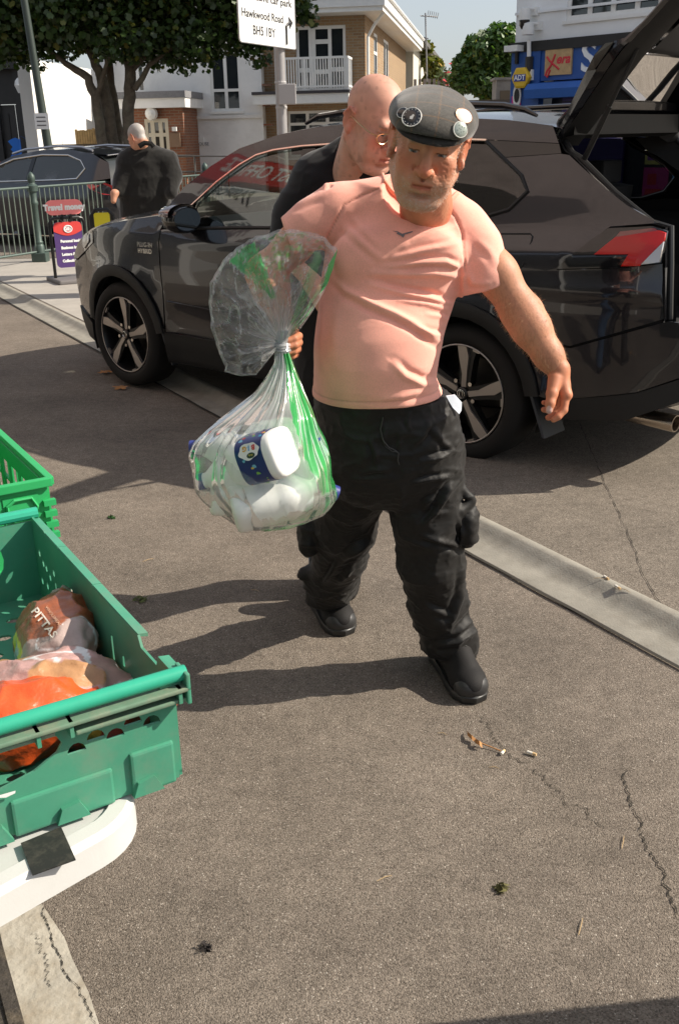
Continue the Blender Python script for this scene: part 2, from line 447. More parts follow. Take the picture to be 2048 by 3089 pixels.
paving = M('paving', (.34, .315, .28), .9, var=.15, vscale=3, bump=.2, bscale=60)

ground = tag(quad_sheet('ground', [(-300, -300, 0), (300, -300, 0), (300, 600, 0), (-300, 600, 0)], asph), kind='structure')
# kerb and channel running from the far left to the near right
KA, KB = G(8, 692), G(1560, 1540)
kd = (KB - KA).normalized(); kn = Vector((-kd.y, kd.x, 0)); kn = kn if kn.x > 0 else -kn    # towards the raised side
K0 = KA - kd * 30; K1 = KB + kd * 6
prof = [(-.022, .001), (-.012, -.012), (0, .004), (.008, .006), (.095, .008), (.125, .013), (.160, .031), (.184, .047), (.194, .050), (.222, .050), (.230, .045)]
V = []; F = []; n = len(prof); steps = 90
for i in range(steps + 1):
    p = K0.lerp(K1, i / steps)
    for j, (a, z) in enumerate(prof):
        q = p + kn * (a + random.uniform(-.003, .003)); V.append((q.x, q.y, z))
    if i:
        for j in range(n - 1):
            F.append(((i - 1) * n + j, (i - 1) * n + j + 1, i * n + j + 1, i * n + j))
tag(pydata('kerb', V, F, conc, smooth=True), kind='structure')
gro = M('groove_dirt', (.03, .026, .02), 1)
V = []; F = []
for i in range(240):
    p = K0.lerp(K1, i / 239); a = -.012 + random.uniform(-.005, .003); b = .004 + random.uniform(-.003, .003)
    for q in (p + kn * a, p + kn * b): V.append((q.x, q.y, .0075))
    if i: F.append((2 * i - 2, 2 * i - 1, 2 * i + 1, 2 * i))
tag(pydata('kerb_joint', V, F, gro, smooth=False), kind='structure')
# raised asphalt on the far side, then pale paving beyond
sA = K0 + kn * .228; sB = K1 + kn * .228
mid = K0.lerp(K1, .60) + kn * .25
road = tag(quad_sheet('road', [(sB.x, sB.y, .044), (60, -20, .044), (60, 400, .044), (sA.x, 400, .044), (sA.x, sA.y, .044)], asph2), kind='structure')
pv0 = KA - kd * .0 + kn * .255; pv1 = KA + kd * 3.4 + kn * .255; pv3 = KA + kn * .255; pv3 = pv3 - kd * ((14.6 - pv3.y) / -kd.y)
pv = tag(quad_sheet('pavement', [(pv1.x, pv1.y, .048), (pv1.x + 8, pv1.y + 2, .048), (pv1.x + 9, 14.6, .048), (pv3.x, pv3.y, .048)], paving), kind='structure')
# cracks: thin irregular gaps in the asphalt
def crack(pts, w0=.006, z=.003, wob=.012, n=90):
    w0 *= .7
    P = [G(x, y, z) for x, y in pts]; V = []; F = []
    L_ = [0]
    for a, b in zip(P[:-1], P[1:]): L_.append(L_[-1] + (b - a).length)
    ox = 0
    for i in range(n + 1):
        t = L_[-1] * i / n; k = max(j for j in range(len(L_) - 1) if L_[j] <= t + 1e-9)
        u = (t - L_[k]) / (L_[k + 1] - L_[k]); p = P[k].lerp(P[k + 1], u); d = (P[k + 1] - P[k]).normalized(); nn = Vector((-d.y, d.x, 0))
        ox = ox * .7 + random.uniform(-wob, wob) * .5
        ww = w0 * random.uniform(.15, 1) * (1 if 2 < i < n - 2 else .3)
        V += [p + nn * (ox - ww / 2), p + nn * (ox + ww / 2)]
        if i: F.append((2 * i - 2, 2 * i - 1, 2 * i + 1, 2 * i))
    tag(pydata('crack', V, F, gro, smooth=False), kind='structure')
crack([(1330, 960), (1385, 1090), (1450, 1230), (1485, 1330), (1530, 1410)], .007, .0475, .008)
crack([(1100, 1650), (1150, 1720), (1215, 1765), (1290, 1830), (1370, 1890), (1410, 1920)], .006, .003, .02)
crack([(1440, 1770), (1470, 1890), (1500, 1960), (1545, 2060), (1568, 2120)], .008, .003, .012)
crack([(380, 880), (450, 920), (540, 965)], .008, .003, .01)
crack([(160, 1210), (230, 1290), (330, 1340)], .003, .003, .03)
crack([(560, 1470), (590, 1500), (640, 1545)], .003, .003, .02)
crack([(1240, 1440), (1300, 1450), (1360, 1475)], .003, .003, .03)
# worn concrete round the drain at the table's foot
cz = .004
tag(quad_sheet('drain_concrete', [G(x, y, cz) for x, y in ((-60, 2150), (0, 2128), (98, 2088), (150, 2165), (168, 2215), (205, 2290), (232, 2372), (225, 2420), (60, 2420), (0, 2150))], concw), kind='structure')
crack([(95, 2090), (125, 2170), (150, 2235), (190, 2300), (222, 2380)], .005, .006, .006)
crack([(80, 2150), (105, 2215), (120, 2280)], .004, .006, .01)
dr = empty('drain_cover', G(-30, 2300), label='rusty iron drain cover with raised studs set in pale concrete', cat='drain cover')
iron = M('cast_iron', (.07, .06, .05), .6, metal=.4, var=.4, vscale=60, bump=.5, bscale=120, dirt=(.2, .16, .11), dscale=14, damt=.7)
A_, B_ = G(0, 2150), G(62, 2372); ax = (B_ - A_).normalized(); ay = Vector((ax.y, -ax.x, 0)); ay = ay if ay.x < 0 else -ay
FM = frame(A_, ax, z=(0, 0, 1))
sg = 1 if FM.col[1].to_3d().dot(ay) > 0 else -1
mb = MB(); mb.box((-.05, .002 * sg if sg > 0 else -.35, -.01), (.6, .35 if sg > 0 else -.002, .006), FM); mb.build('cover_plate', iron, dr)
mb = MB(); mb.box((-.05, sg * .006 if sg > 0 else -.03, .006), (.6, .03 if sg > 0 else -.006, .012), FM); mb.build('cover_rim', iron, dr)
for i in range(9):
    for j in range(3):
        mb = MB(); mb.lathe([(.016, .005), (.016, .013), (.010, .0135), (.010, .009)], FM @ Matrix.Translation((.0 + i * .055, sg * (.06 + j * .06), 0)), 12); mb.build('stud', iron, dr)
done(dr)

# ---------------------------------------------------------------- buildings far behind
brick = None
def brick_mat(name, c1, c2, mo, sc=1.0):
    m = bpy.data.materials.new(name); m.use_nodes = True; nt = m.node_tree; L = nt.links; b = nt.nodes['Principled BSDF']; b.inputs['Roughness'].default_value = .9
    tc = _n(nt, 'ShaderNodeTexCoord'); sx = _n(nt, 'ShaderNodeSeparateXYZ'); L.new(tc.outputs['Object'], sx.inputs[0])
    ad = _n(nt, 'ShaderNodeMath', operation='ADD'); L.new(sx.outputs[0], ad.inputs[0]); L.new(sx.outputs[1], ad.inputs[1])
    cb = _n(nt, 'ShaderNodeCombineXYZ'); L.new(ad.outputs[0], cb.inputs[0]); L.new(sx.outputs[2], cb.inputs[1])
    t = _n(nt, 'ShaderNodeTexBrick', Scale=sc); L.new(cb.outputs[0], t.inputs['Vector'])
    t.inputs['Color1'].default_value = (*c1, 1); t.inputs['Color2'].default_value = (*c2, 1); t.inputs['Mortar'].default_value = (*mo, 1)
    t.inputs['Brick Width'].default_value = .225; t.inputs['Row Height'].default_value = .075; t.inputs['Mortar Size'].default_value = .01
    L.new(t.outputs['Color'], b.inputs['Base Color']); return m
brick_tan = brick_mat('brick_tan', (.34, .22, .115), (.25, .15, .08), (.30, .25, .18))
brick_red = brick_mat('brick_red', (.26, .10, .05), (.19, .07, .04), (.22, .17, .13))
curtain = M('curtain', (.30, .26, .12), .9, var=.4, vscale=14)
roofm = M('roof_tile', (.10, .095, .09), .9, var=.3, vscale=6)
D_H = 32.0
C0 = PY(844, 200, D_H); ha = Vector((cos(radians(-9)), sin(radians(-9)), 0)); hb = Vector((-ha.y, ha.x, 0))
FH = Facade(C0, ha); FS = Facade(C0, hb, flip=False)      # front, side
# --- tan brick house
bh = empty('brick_house', C0, label='two-storey tan brick house with white balcony and deep flat eaves', cat='house')
ztop = FH.S(842, 32)[1]
wl = FH.R(684, 59, 799, 211); zb = FH.S(700, 213)[1]
wr = (wl[0], wl[1], zb + .02, wl[3])
low = FH.R(664, 255, 802, 306); low = (low[0], low[1], low[2] - .7, low[3])
sL = FH.S(608, 200)[0]
FH.wall('wall', [(sL, -.5), (0, -.5), (0, ztop), (sL - 1.0, ztop), (sL - 1, zb), (sL, zb)], [rect(*wr), rect(*low)], brick_tan, bh)
FH.window(bh, wr, 1, (), .09, -.09, white_paint, glass_dark, sill=False)
w0, w1 = wr[0], wr[1]; dw = (w1 - w0)
mb = MB()
for q in (.29, .36, .68): FH.box(mb, w0 + dw * q - .05, w0 + dw * q + .05, wr[2] + .05, wr[3] - .08, -.11, -.02)
for (q0, q1, zz) in ((.36, .68, .76), (.04, .29, .33), (.36, .68, .30), (.68, .96, .33)): FH.box(mb, w0 + dw * q0, w0 + dw * q1, wr[2] + (wr[3] - wr[2]) * zz - .06, wr[2] + (wr[3] - wr[2]) * zz + .06, -.12, -.03)
mb.build('door_frame', white_paint, bh)
for q0, q1 in ((.38, .66), (.72, .95)):
    mb = MB(); FH.box(mb, w0 + dw * q0, w0 + dw * q1, wr[2] + .9, wr[3] - .3, -.085, -.076); mb.build('curtain', curtain, bh)
FH.window(bh, low, 3, (.72,), .08, -.09, white_paint, glass_dark)
for k in range(5):
    mb = MB(); s_ = low[0] + (low[1] - low[0]) * (.14 + .17 * k); FH.box(mb, s_, s_ + .34, low[2] + .95, low[2] + 1.12 + .1 * (k % 2), -.079, -.070); mb.build('window_display', M('card_grey', (.4, .42, .42), .8), bh)
bx0, bx1 = FH.S(586, 220, .9)[0], FH.S(806, 220, .9)[0]
zr = FH.S(760, 130, .9)[1]
mb = MB(); FH.box(mb, bx0, bx1, zb - .34, zb - .08, .002, 1.0); mb.build('balcony_slab', white_paint, bh)
mb = MB(); FH.box(mb, bx0 - .03, bx1 + .03, zb - .08, zb, .002, 1.04); mb.build('balcony_deck', M('felt_dark', (.06, .055, .06), .9), bh)
rail = MB(); FH.box(rail, bx0 + .9, bx1, zr - .06, zr, .93, .98); FH.box(rail, bx0 + .9, bx1, zb + .08, zb + .13, .93, .98)
FH.box(rail, bx1 - .05, bx1, zr - .06, zr, .05, .93); FH.box(rail, bx1 - .05, bx1, zb + .08, zb + .13, .05, .93)
rl = rail.build('balcony_rail', white_paint, bh)
nb = 24
for i in range(nb + 1):
    s_ = bx0 + .92 + (bx1 - bx0 - .95) * i / nb; t = .045 if i in (0, 8, nb) else .016
    mb = MB(); FH.box(mb, s_ - t, s_ + t, zb, zr - .06, .94, .97); mb.build('baluster', white_paint, rl)
for i in range(6):
    mb = MB(); FH.box(mb, bx1 - .04, bx1 - .008, zb, zr - .06, .1 + i * .15, .13 + i * .15); mb.build('baluster', white_paint, rl)
# roof
rf = MB(); z0 = ztop
rf.box((sL - 1.4, -14, z0 - .02), (.62, .9, z0 + .10), FH.M)
rfo = rf.build('soffit', white_paint, bh)
rf = MB(); rf.box((sL - 1.46, -14, z0 + .10), (.68, .96, z0 + .36), FH.M); rf.build('fascia', white_paint, bh)
rf = MB(); rf.box((sL - 1.5, -14.1, z0 + .36), (.74, 1.02, z0 + .43), FH.M); rf.build('roof', roofm, bh)
mb = MB(); mb.tube([FH.P(.70, 1.05, z0 + .40), FH.P(.70, -13.9, z0 + .40)], .06, 6); mb.build('gutter', white_paint, bh)
mb = MB(); mb.tube([FH.P(.60, .3, z0 + .02), FH.P(.3, .1, z0 - .28), FH.P(.09, .02, z0 - .6), FH.P(.08, .05, -.3)], .045, 8); mb.build('downpipe', white_paint, bh)
# side wall recedes
ws1 = (2.2, 3.2, zb + .35, zb + 1.75); ws2 = (5.0, 6.6, zb + .0, zb + 1.8)
FS_M = Facade(C0, hb, flip=False)
FS_M.wall('side_wall', [(0, -.5), (13.5, -.5), (13.5, ztop), (0, ztop)], [rect(*ws1), rect(*ws2)], brick_tan, bh)
FS_M.window(bh, ws1, 1, (.6,), .09, -.06, white_paint, glass_dark); FS_M.window(bh, ws2, 2, (), .09, -.06, white_paint, glass_dark)
done(bh)
# --- terrace beyond with balconies of flowers
tb = empty('terrace_house', C0 + hb * 15, label='far cream terrace flats with railed balcony of red flowers', cat='house')
cream = M('cream_wall', (.62, .58, .48), .9, var=.05)
mb = MB(); mb.box((14.2, -5.5, -.5), (30, .25, 5.2), FS_M.M); mb.build('wall', cream, tb)
mb = MB(); mb.box((14.0, -5.6, 5.2), (30.2, .75, 5.38), FS_M.M); mb.build('roof', roofm, tb)
mb = MB(); mb.box((13.9, .2, zb - .35), (24, 1.7, zb - .1), FS_M.M); mb.build('balcony', white_paint, tb)
gr = M('rail_grey', (.30, .29, .30), .7)
for i in range(26):
    mb = MB(); mb.box((14.0 + i * .38, 1.62, zb - .1), (14.2 + i * .38, 1.66, zb + .95), FS_M.M); mb.build('rail_board', gr, tb)
for i in range(7):
    mb = MB(); mb.box((13.9, .3 + i * .2, zb - .1), (13.94, .42 + i * .2, zb + .95), FS_M.M); mb.build('rail_board', gr, tb)
fl = MB()
for i in range(420):
    p = FS_M.P(13.8 + random.random() ** 1.5 * 9, 1.5 + random.gauss(0, .16), zb + .9 + random.gauss(0, .22)); a = [Vector((random.gauss(0, .09), random.gauss(0, .09), random.gauss(0, .09))) for _ in range(3)]
    fl.add([p + a[0], p + a[1], p + a[2]], [(0, 1, 2)])
tag(fl.build('flower_foliage', M('flower_leaf', (.10, .14, .05), .8, var=.8, vscale=8), tb), kind='stuff')
fl = MB()
for i in range(90):
    p = FS_M.P(13.75 + random.random() ** 1.5 * 9, 1.66 + random.gauss(0, .1), zb + .85 + random.gauss(0, .25)); a = [Vector((random.gauss(0, .07), random.gauss(0, .07), random.gauss(0, .07))) for _ in range(3)]
    fl.add([p + a[0], p + a[1], p + a[2]], [(0, 1, 2)])
tag(fl.build('blossom', M('blossom_red', (.5, .05, .06), .8), tb), kind='stuff')
done(tb)
# --- white rendered building with brick porch
wb_ = empty('white_building', FH.P(sL - 3, 0, 0), label='white rendered building with brick entrance porch and tall windows', cat='building')
ww = FH.R(486, 120, 556, 257, .4); zl = FH.S(560, 268, .4)[1]
dW = .4; FW = Facade(C0 + FH.N * dW, ha)
sW0 = FW.S(232, 300)[0]; sW1 = FW.S(607, 250)[0]
w2 = FW.R(300, 130, 335, 215); 
FW.wall('wall', [(sW0, -.6), (sW1, -.6), (sW1, 9), (sW0, 9)], [rect(*ww), rect(*w2)], render_white, wb_)
FW.window(wb_, ww, 2, (.36,), .08, -.08, white_paint, glass_dark); FW.window(wb_, w2, 2, (), .08, -.08, white_paint, glass_dark)
mb = MB(); FW.box(mb, FW.S(430, 270)[0], sW1, zl - .06, zl + .03, .002, .06); mb.build('string_course', render_white, wb_)
mb = MB(); mb.box((sW1 - .3, -.38, -.6), (sW1 - .004, .001, 9), FW.M); mb.build('flank', render_white, wb_)
for i in range(7):
    mb = MB(); FW.box(mb, sW1 + .002, sW1 + (.28 if i % 2 else .2), .3 + i * .55, .36 + i * .55, -.2, .0); mb.build('quoin', brick_red, wb_)
dp = 1.5; FP_ = Facade(C0 + FH.N * (dW + dp), ha)
p0, p1 = FP_.S(300, 300)[0], FP_.S(425, 300)[0]; zc = FP_.S(350, 250)[1]; zc2 = FP_.S(350, 228)[1]
dz = FP_.R(334, 274, 389, 300); dr_ = (dz[0], dz[1], dz[3] - 2.2, dz[3])
FP_.wall('porch_wall', [(p0, -.6), (p1, -.6), (p1, zc), (p0, zc)], [rect(*dr_)], brick_red, wb_)
mb = MB(); mb.box((p1 - .01, -dp, -.6), (p1 - .004, 0, zc), FP_.M); mb.build('porch_side', brick_red, wb_)
c0_, c1_ = FP_.S(273, 240, .3)[0], FP_.S(428, 240, .3)[0]
mb = MB(); FP_.box(mb, c0_, c1_, zc, zc2, -dp, .3); mb.build('porch_canopy', render_white, wb_)
mb = MB(); FP_.box(mb, c0_ - .03, c1_ + .03, zc2, zc2 + .18, -dp, .36); mb.build('canopy_felt', M('felt_grey', (.2, .2, .21), .9, var=.2), wb_)
beige = M('beige_paint', (.55, .50, .40), .6)
dwn = FP_.window(wb_, dr_, 3, (.2, .4, .6, .8), .10, -.06, beige, glass_dark, name='door', sill=False)
mb = MB(); FP_.box(mb, dr_[0] + .4, dr_[0] + .62, dr_[2] + 1.0, dr_[2] + 1.3, -.035, -.03); mb.build('notice', white_paint, dwn)
lc = FP_.S(354, 263); mb = MB()
mb.lathe([(.02, -.12), (.16, -.08), (.19, 0), (.16, .1), (.05, .15)], frame(FP_.P(lc[0], .14, lc[1]), ha, z=FP_.N), 14); mb.build('globe_lamp', white_paint, wb_)
nb_ = FP_.R(394, 308, 418, 340); mb = MB(); FP_.box(mb, *nb_, .003, .06); mb.build('notice_board', M('notice_wood', (.22, .14, .09), .8), wb_)
nb_ = FP_.R(400, 293, 410, 303); mb = MB(); FP_.box(mb, *nb_, .003, .1); mb.build('bulkhead_lamp', white_paint, wb_)
done(wb_)
sg_ = FW.R(434, 317, 472, 337)
sgn = empty('wall_sign', FW.P(sg_[0], .03, sg_[2]), label='small white lettered sign on the white wall beside the porch', cat='sign')
mb = MB(); FW.box(mb, *sg_, .003, .03); mb.build('panel', white_paint, sgn)
ink = M('ink_grey', (.12, .12, .13), .7)
text('lettering', 'PEACE HOUSE', .13, ink, frame(FW.P((sg_[0] + sg_[1]) / 2, .034, sg_[3] - .2), ha, z=FW.N), sgn, .001)
done(sgn)
hr = empty('hand_rail', FW.P(FW.S(460, 360)[0], 2.5, 0), label='grey metal ramp handrail in front of the white building', cat='handrail')
rm = M('rail_metal', (.12, .115, .11), .5, metal=.5)
FR_ = Facade(C0 + FH.N * 3.0, ha); mb = MB()
a = FR_.S(400, 360); b_ = FR_.S(526, 361); mb.tube([FR_.P(a[0], 0, a[1]), FR_.P(b_[0], 0, b_[1]), FR_.P(b_[0], 0, -.4)], .03, 6); mb.build('top_rail', rm, hr)
mb = MB(); zz = FR_.S(500, 396)[1]; mb.tube([FR_.P(a[0], 0, zz), FR_.P(b_[0], 0, zz)], .025, 6); mb.build('lower_rail', rm, hr)
mb = MB(); s_ = FR_.S(450, 370)[0]; mb.tube([FR_.P(s_, 0, a[1]), FR_.P(s_, 0, -.4)], .03, 6); mb.build('upright', rm, hr)
done(hr)
# --- sunlit white side wall and dark pub front at the far left
LWa = PY(86, 300, 26.0); LWb = PY(243, 300, 33.0); lwd = Vector((LWb.x - LWa.x, LWb.y - LWa.y, 0))
lw = empty('white_wall', LWa.lerp(LWb, .5) * 1.0, label='tall white side wall lit by the sun beside the dark pub', cat='wall'); lw.location.z = 0
FL = Facade(LWa, lwd); s0_, s1_ = 0, lwd.length; zt0 = FL.S(95, 142)[1]; zt1 = FL.S(240, 166)[1]
mb = MB(); mb.add([FL.P(s0_, 0, -.6), FL.P(s1_, 0, -.6), FL.P(s1_, 0, zt1), FL.P(s0_, 0, zt0), FL.P(s0_, -.3, -.6), FL.P(s1_, -.3, -.6), FL.P(s1_, -.3, zt1), FL.P(s0_, -.3, zt0)], [(0, 1, 2, 3), (4, 7, 6, 5), (1, 5, 6, 2), (3, 2, 6, 7), (0, 4, 5, 1), (0, 3, 7, 4)])
mb.build('wall_face', M('bright_white', (.78, .775, .75), .85, var=.04, vscale=2), lw); done(lw)
pub = empty('pub_front', FH.P(FH.S(40, 300)[0], 3.0, 0), label='black painted pub front with closed double doors and cornice', cat='building')
FB = Facade(C0 + FH.N * 3.0, ha); blk = M('black_paint', (.014, .013, .013), .55, var=.3, vscale=5)
b0 = FB.S(-120, 300)[0]; b1 = FB.S(92, 300)[0]; zc = FB.S(50, 160)[1]
dd = FB.R(2, 240, 70, 345); dd = (dd[0], dd[1], -.4, dd[3])
FB.wall('wall', [(b0, -.6), (b1, -.6), (b1, 8.5), (b0, 8.5)], [rect(*dd)], blk, pub, .2)
mb = MB(); FB.box(mb, b0, b1 + .25, zc, zc + .28, .002, .35); mb.build('cornice', blk, pub)
mb = MB(); FB.box(mb, b1 - .55, b1 + .05, -.6, zc, .002, .14); mb.build('pilaster', blk, pub)
for k in range(2):
    mb = MB(); x0 = dd[0] + (dd[1] - dd[0]) * k / 2; x1 = dd[0] + (dd[1] - dd[0]) * (k + 1) / 2; FB.box(mb, x0 + .02, x1 - .02, dd[2], dd[3] - .02, -.18, -.12)
    do = mb.build('door', M('door_dark', (.02, .018, .018), .5), pub)
    mb = MB(); FB.box(mb, x0 + .2, x1 - .2, 1.0, dd[3] - .25, -.118, -.10); mb.build('door_panel', blk, do)
gp = FB.S(52, 345); mb = MB(); pl = []
random.seed(11)
for i in range(22):
    a = 2 * pi * i / 22; r = .42 * random.uniform(.55, 1.1); pl.append((gp[0] + r * cos(a) * 1.15, gp[1] + r * sin(a)))
vv, ff = tri_fill(pl); mb.add([FB.P(v[0], .146 if v[0] > b1 - .55 else .004, v[1]) for v in vv], ff); mb.build('graffiti', M('graffiti_blue', (.01, .16, .62), .6), pub)
done(pub)
ln = FB.S(56, 198); lt = empty('wall_lantern', FB.P(ln[0], .3, ln[1]), label='small white glass lantern on the black pub front', cat='lamp')
mb = MB(); mb.lathe([(.02, .2), (.10, .12), (.13, .0), (.05, -.2)], Matrix.Translation(FB.P(ln[0], .3, ln[1])), 6); mb.build('glass', white_paint, lt)
mb = MB(); FB.box(mb, ln[0] - .03, ln[0] + .03, ln[1] + .2, ln[1] + .26, .0, .34); mb.build('bracket', blk, lt); done(lt)
# low timber fences in front of the white wall
wood = M('fence_wood', (.24, .165, .075), .85, var=.35, vscale=9)
FT = Facade(C0 + FH.N * 5.0, ha)
tf = empty('picket_fence', FT.P(FT.S(200, 320)[0], 0, 0), label='short pale timber picket panel behind the tree trunks', cat='fence')
a = FT.S(174, 299); b_ = FT.S(226, 299); n_ = 9
for i in range(n_):
    mb = MB(); x = a[0] + (b_[0] - a[0]) * i / n_; FT.box(mb, x, x + (b_[0] - a[0]) / n_ * .86, -.4, a[1] + random.uniform(-.03, .03), 0, .03); mb.build('picket', wood, tf)
mb = MB(); FT.box(mb, a[0], b_[0], 1.0, 1.08, -.04, -.002); mb.build('batten', wood, tf); done(tf)
lf = empty('lattice_fence', FT.P(FT.S(160, 340)[0], 1, 0), label='low dark timber fence with diagonal slats at the tree foot', cat='fence')
FT2 = Facade(C0 + FH.N * 6.0, ha); a = FT2.S(118, 334); b_ = FT2.S(228, 330); dkw = M('dark_wood', (.07, .05, .03), .85, var=.3)
mb = MB(); FT2.box(mb, a[0], b_[0], a[1] - .12, a[1], 0, .08); mb.build('cap_rail', dkw, lf)
for i in range(14):
    x = a[0] + (b_[0] - a[0]) * i / 14; mb = MB(); mb.add([FT2.P(x, .02, a[1] - .12), FT2.P(x + .09, .02, a[1] - .12), FT2.P(x + .79, .02, -.3), FT2.P(x + .70, .02, -.3)], [(0, 1, 2, 3)]); mb.add([FT2.P(x, .0, a[1] - .12), FT2.P(x + .09, 0, a[1] - .12), FT2.P(x + .79, 0, -.3), FT2.P(x + .70, 0, -.3)], [(3, 2, 1, 0)]); mb.build('slat', wood, lf)
done(lf)

# ---------------------------------------------------------------- blue shop on the right
SA = PY(1187, 200, 24.0); sa = Vector((.70, -.714, 0)).normalized()
FB2 = Facade(SA, sa)
shop = empty('corner_shop', SA, label='corner shop with white upper wall, blue fascia and rolled awning', cat='shop')
blue = M('shop_blue', (.018, .085, .32), .45, var=.1, vscale=3)
wwh = M('shop_white', (.80, .82, .83), .8, var=.05, vscale=2)
zb0 = FB2.S(1195, 100)[1]
wz = FB2.R(1309, -40, 1528, 36); wz = (wz[0], wz[1], wz[2], wz[2] + 1.7)
s_end = 13.0
FB2.wall('upper_wall', [(0, zb0), (s_end, zb0), (s_end, 9), (0, 9)], [rect(*wz)], wwh, shop)
FB2.window(shop, wz, 4, (), .09, -.08, white_paint, glass_dark, blind=M('blind', (.5, .52, .54), .6))
mb = MB(); FB2.box(mb, -.02, s_end, zb0 + .55, zb0 + .60, .002, .05); mb.build('string_course', wwh, shop)
mb = MB(); mb.box((-.02, -6, -.4), (-.004, -.003, 9), FB2.M); mb.build('end_wall', wwh, shop)
mb = MB(); FB2.box(mb, -.03, s_end, zb0 - .20, zb0, .004, .16); mb.build('black_band', blk, shop)
zf = FB2.S(1260, 187)[1]
mb = MB(); FB2.box(mb, .75, s_end, zf, zb0 - .20, -.05, .10); mb.build('fascia', blue, shop)
mb = MB(); FB2.box(mb, 0, .75, -.4, zb0 - .20, -.05, .14); mb.build('pilaster', blue, shop)
z2 = FB2.S(1260, 226, .45)[1]; mb = MB(); a0 = FB2.S(1212, 200, .45)[0]
mb.loft([[FB2.P(s_, d, z) for d, z in ((.0, zf - .02), (.36, zf - .06), (.50, (zf + z2) / 2), (.46, z2), (.0, z2))] for s_ in (a0, s_end)]); mb.build('awning_box', M('awning_blue', (.022, .11, .40), .6, var=.1, vscale=4), shop)
mb = MB(); FB2.box(mb, .8, s_end, -.4, z2 + .02, -.35, -.3); mb.build('shopfront', M('shop_dark', (.012, .015, .03), .3), shop)
mb = MB(); FB2.box(mb, 1.15, 2.7, -.4, z2 - .25, -.28, -.2); mb.build('shutter', M('shutter_purple', (.06, .045, .20), .4, var=.2), shop)
for i in range(22):
    mb = MB(); FB2.box(mb, 1.15, 2.7, -.3 + i * .12, -.2 + i * .12, -.2, -.185); mb.build('shutter_slat', MATS['shutter_purple'], shop)
mb = MB(); FB2.box(mb, .02, s_end, -.4, 8.9, -1.6, -1.5); mb.build('back_wall', M('shop_back', (.05, .05, .06), .8), shop)
done(shop)
def on_shop(name, x0, y0, x1, y1, d, t, mat, label, cat):
    r = FB2.R(x0, y0, x1, y1, d); mb = MB(); FB2.box(mb, *r, d, d + t); o = empty(name, FB2.P((r[0] + r[1]) / 2, d, r[2]), label=label, cat=cat)
    mb.build('panel', mat, o); return o, r
pic, r = on_shop('picture_panel', 1261, 106, 1322, 173, .10, .05, M('board_tan', (.50, .34, .17), .8, var=.25, vscale=8), 'tan wooden board with red painted script on the blue fascia', 'sign')
redp = M('script_red', (.62, .03, .05), .6)
cx = (r[0] + r[1]) / 2; cz_ = (r[2] + r[3]) / 2
mb = MB()
for pts in ([(-.45, .22), (-.35, .1), (-.2, -.02), (-.02, -.14), (.06, -.2)], [(-.12, .28), (-.2, .1), (-.27, -.06), (-.42, -.22), (-.48, -.36), (-.40, -.42), (-.36, -.34), (-.3, -.2)]):
    mb.tube([FB2.P(cx + x * .62, .152, cz_ + z * .62 - .05) for x, z in pts], .022, 6, flat=1)
mb.build('painted_script', redp, pic)
text('lettering', 'era', .26, redp, frame(FB2.P(cx + .12, .152, cz_ + .02), sa, z=FB2.N), pic, .002, shear=.3, bold=.008); done(pic)
ls = empty('shop_lettering', FB2.P(4, .1, zf + .5), label='large white capital letters spelling the shop name on the blue fascia', cat='lettering')
r1 = FB2.R(1345, 110, 1376, 160, .1)
wl_ = M('letter_white', (.8, .82, .82), .5)
for ch, x0, x1 in (('S', 1344, 1376), ('E', 1389, 1424), ('C', 1437, 1472), ('O', 1486, 1524)):
    q = FB2.R(x0, 108, x1, 158, .1); cx = (q[0] + q[1]) / 2
    text('letter', ch, .80, wl_, frame(FB2.P(cx, .12, (r1[2] + r1[3]) / 2), sa, z=FB2.N), ls, .02, bold=.012)
done(ls)
ab, r = on_shop('alarm_box', 1196, 162, 1232, 186, .14, .08, white_paint, 'yellow hexagonal alarm box marked with a blue badge on white plate', 'alarm box')
hx = FB2.S(1205, 180, .25); yl = M('alarm_yellow', (.72, .47, .03), .5)
mb = MB(); mb.lathe([(.0, 0), (.235, 0), (.235, .09), (.19, .11), (0, .11)], frame(FB2.P(hx[0], .225, hx[1]), sa, z=FB2.N), 6); mb.build('hexagon', yl, ab)
bl_ = M('badge_blue', (.02, .04, .28), .5)
mb = MB(); FB2.box(mb, hx[0] - .15, hx[0] + .15, hx[1] - .07, hx[1] + .07, .335, .345); mb.build('badge', bl_, ab)
text('lettering', 'ADT', .14, wl_, frame(FB2.P(hx[0], .347, hx[1]), sa, z=FB2.N), ab, .001, bold=.004); done(ab)
def cctv(px, py, name, label, dome):
    q = FB2.S(px, py, .35); o = empty(name, FB2.P(q[0], .2, q[1]), label=label, cat='camera')
    mb = MB(); FB2.box(mb, q[0] - .05, q[0] + .12, q[1] + .08, q[1] + .24, .0, .10); mb.tube([FB2.P(q[0] + .04, .05, q[1] + .2), FB2.P(q[0], .35, q[1] + .2)], .03, 6); mb.build('bracket', white_paint, o)
    mb = MB(); mb.lathe([(.03, .22), (.10, .2), (.125, .1), (.125, -.02)], Matrix.Translation(FB2.P(q[0], .35, q[1])), 14); mb.build('housing', white_paint, o, smooth=True)
    if dome:
        mb = MB(); mb.lathe([(.11, -.02), (.11, -.12), (.07, -.19), (.01, -.21)], Matrix.Translation(FB2.P(q[0], .35, q[1])), 14); mb.build('dome', M('dome_black', (.01, .01, .012), .1), o, smooth=True)
    done(o)
cctv(1211, 44, 'security_camera', 'white dome security camera with black lens high on white wall', True)
cctv(1219, 78, 'security_camera', 'small white bracket camera just above the blue fascia', False)
pp_ = empty('wall_conduit', FB2.P(.5, .2, zf), label='white conduit pipe running down over the blue shop corner', cat='pipe')
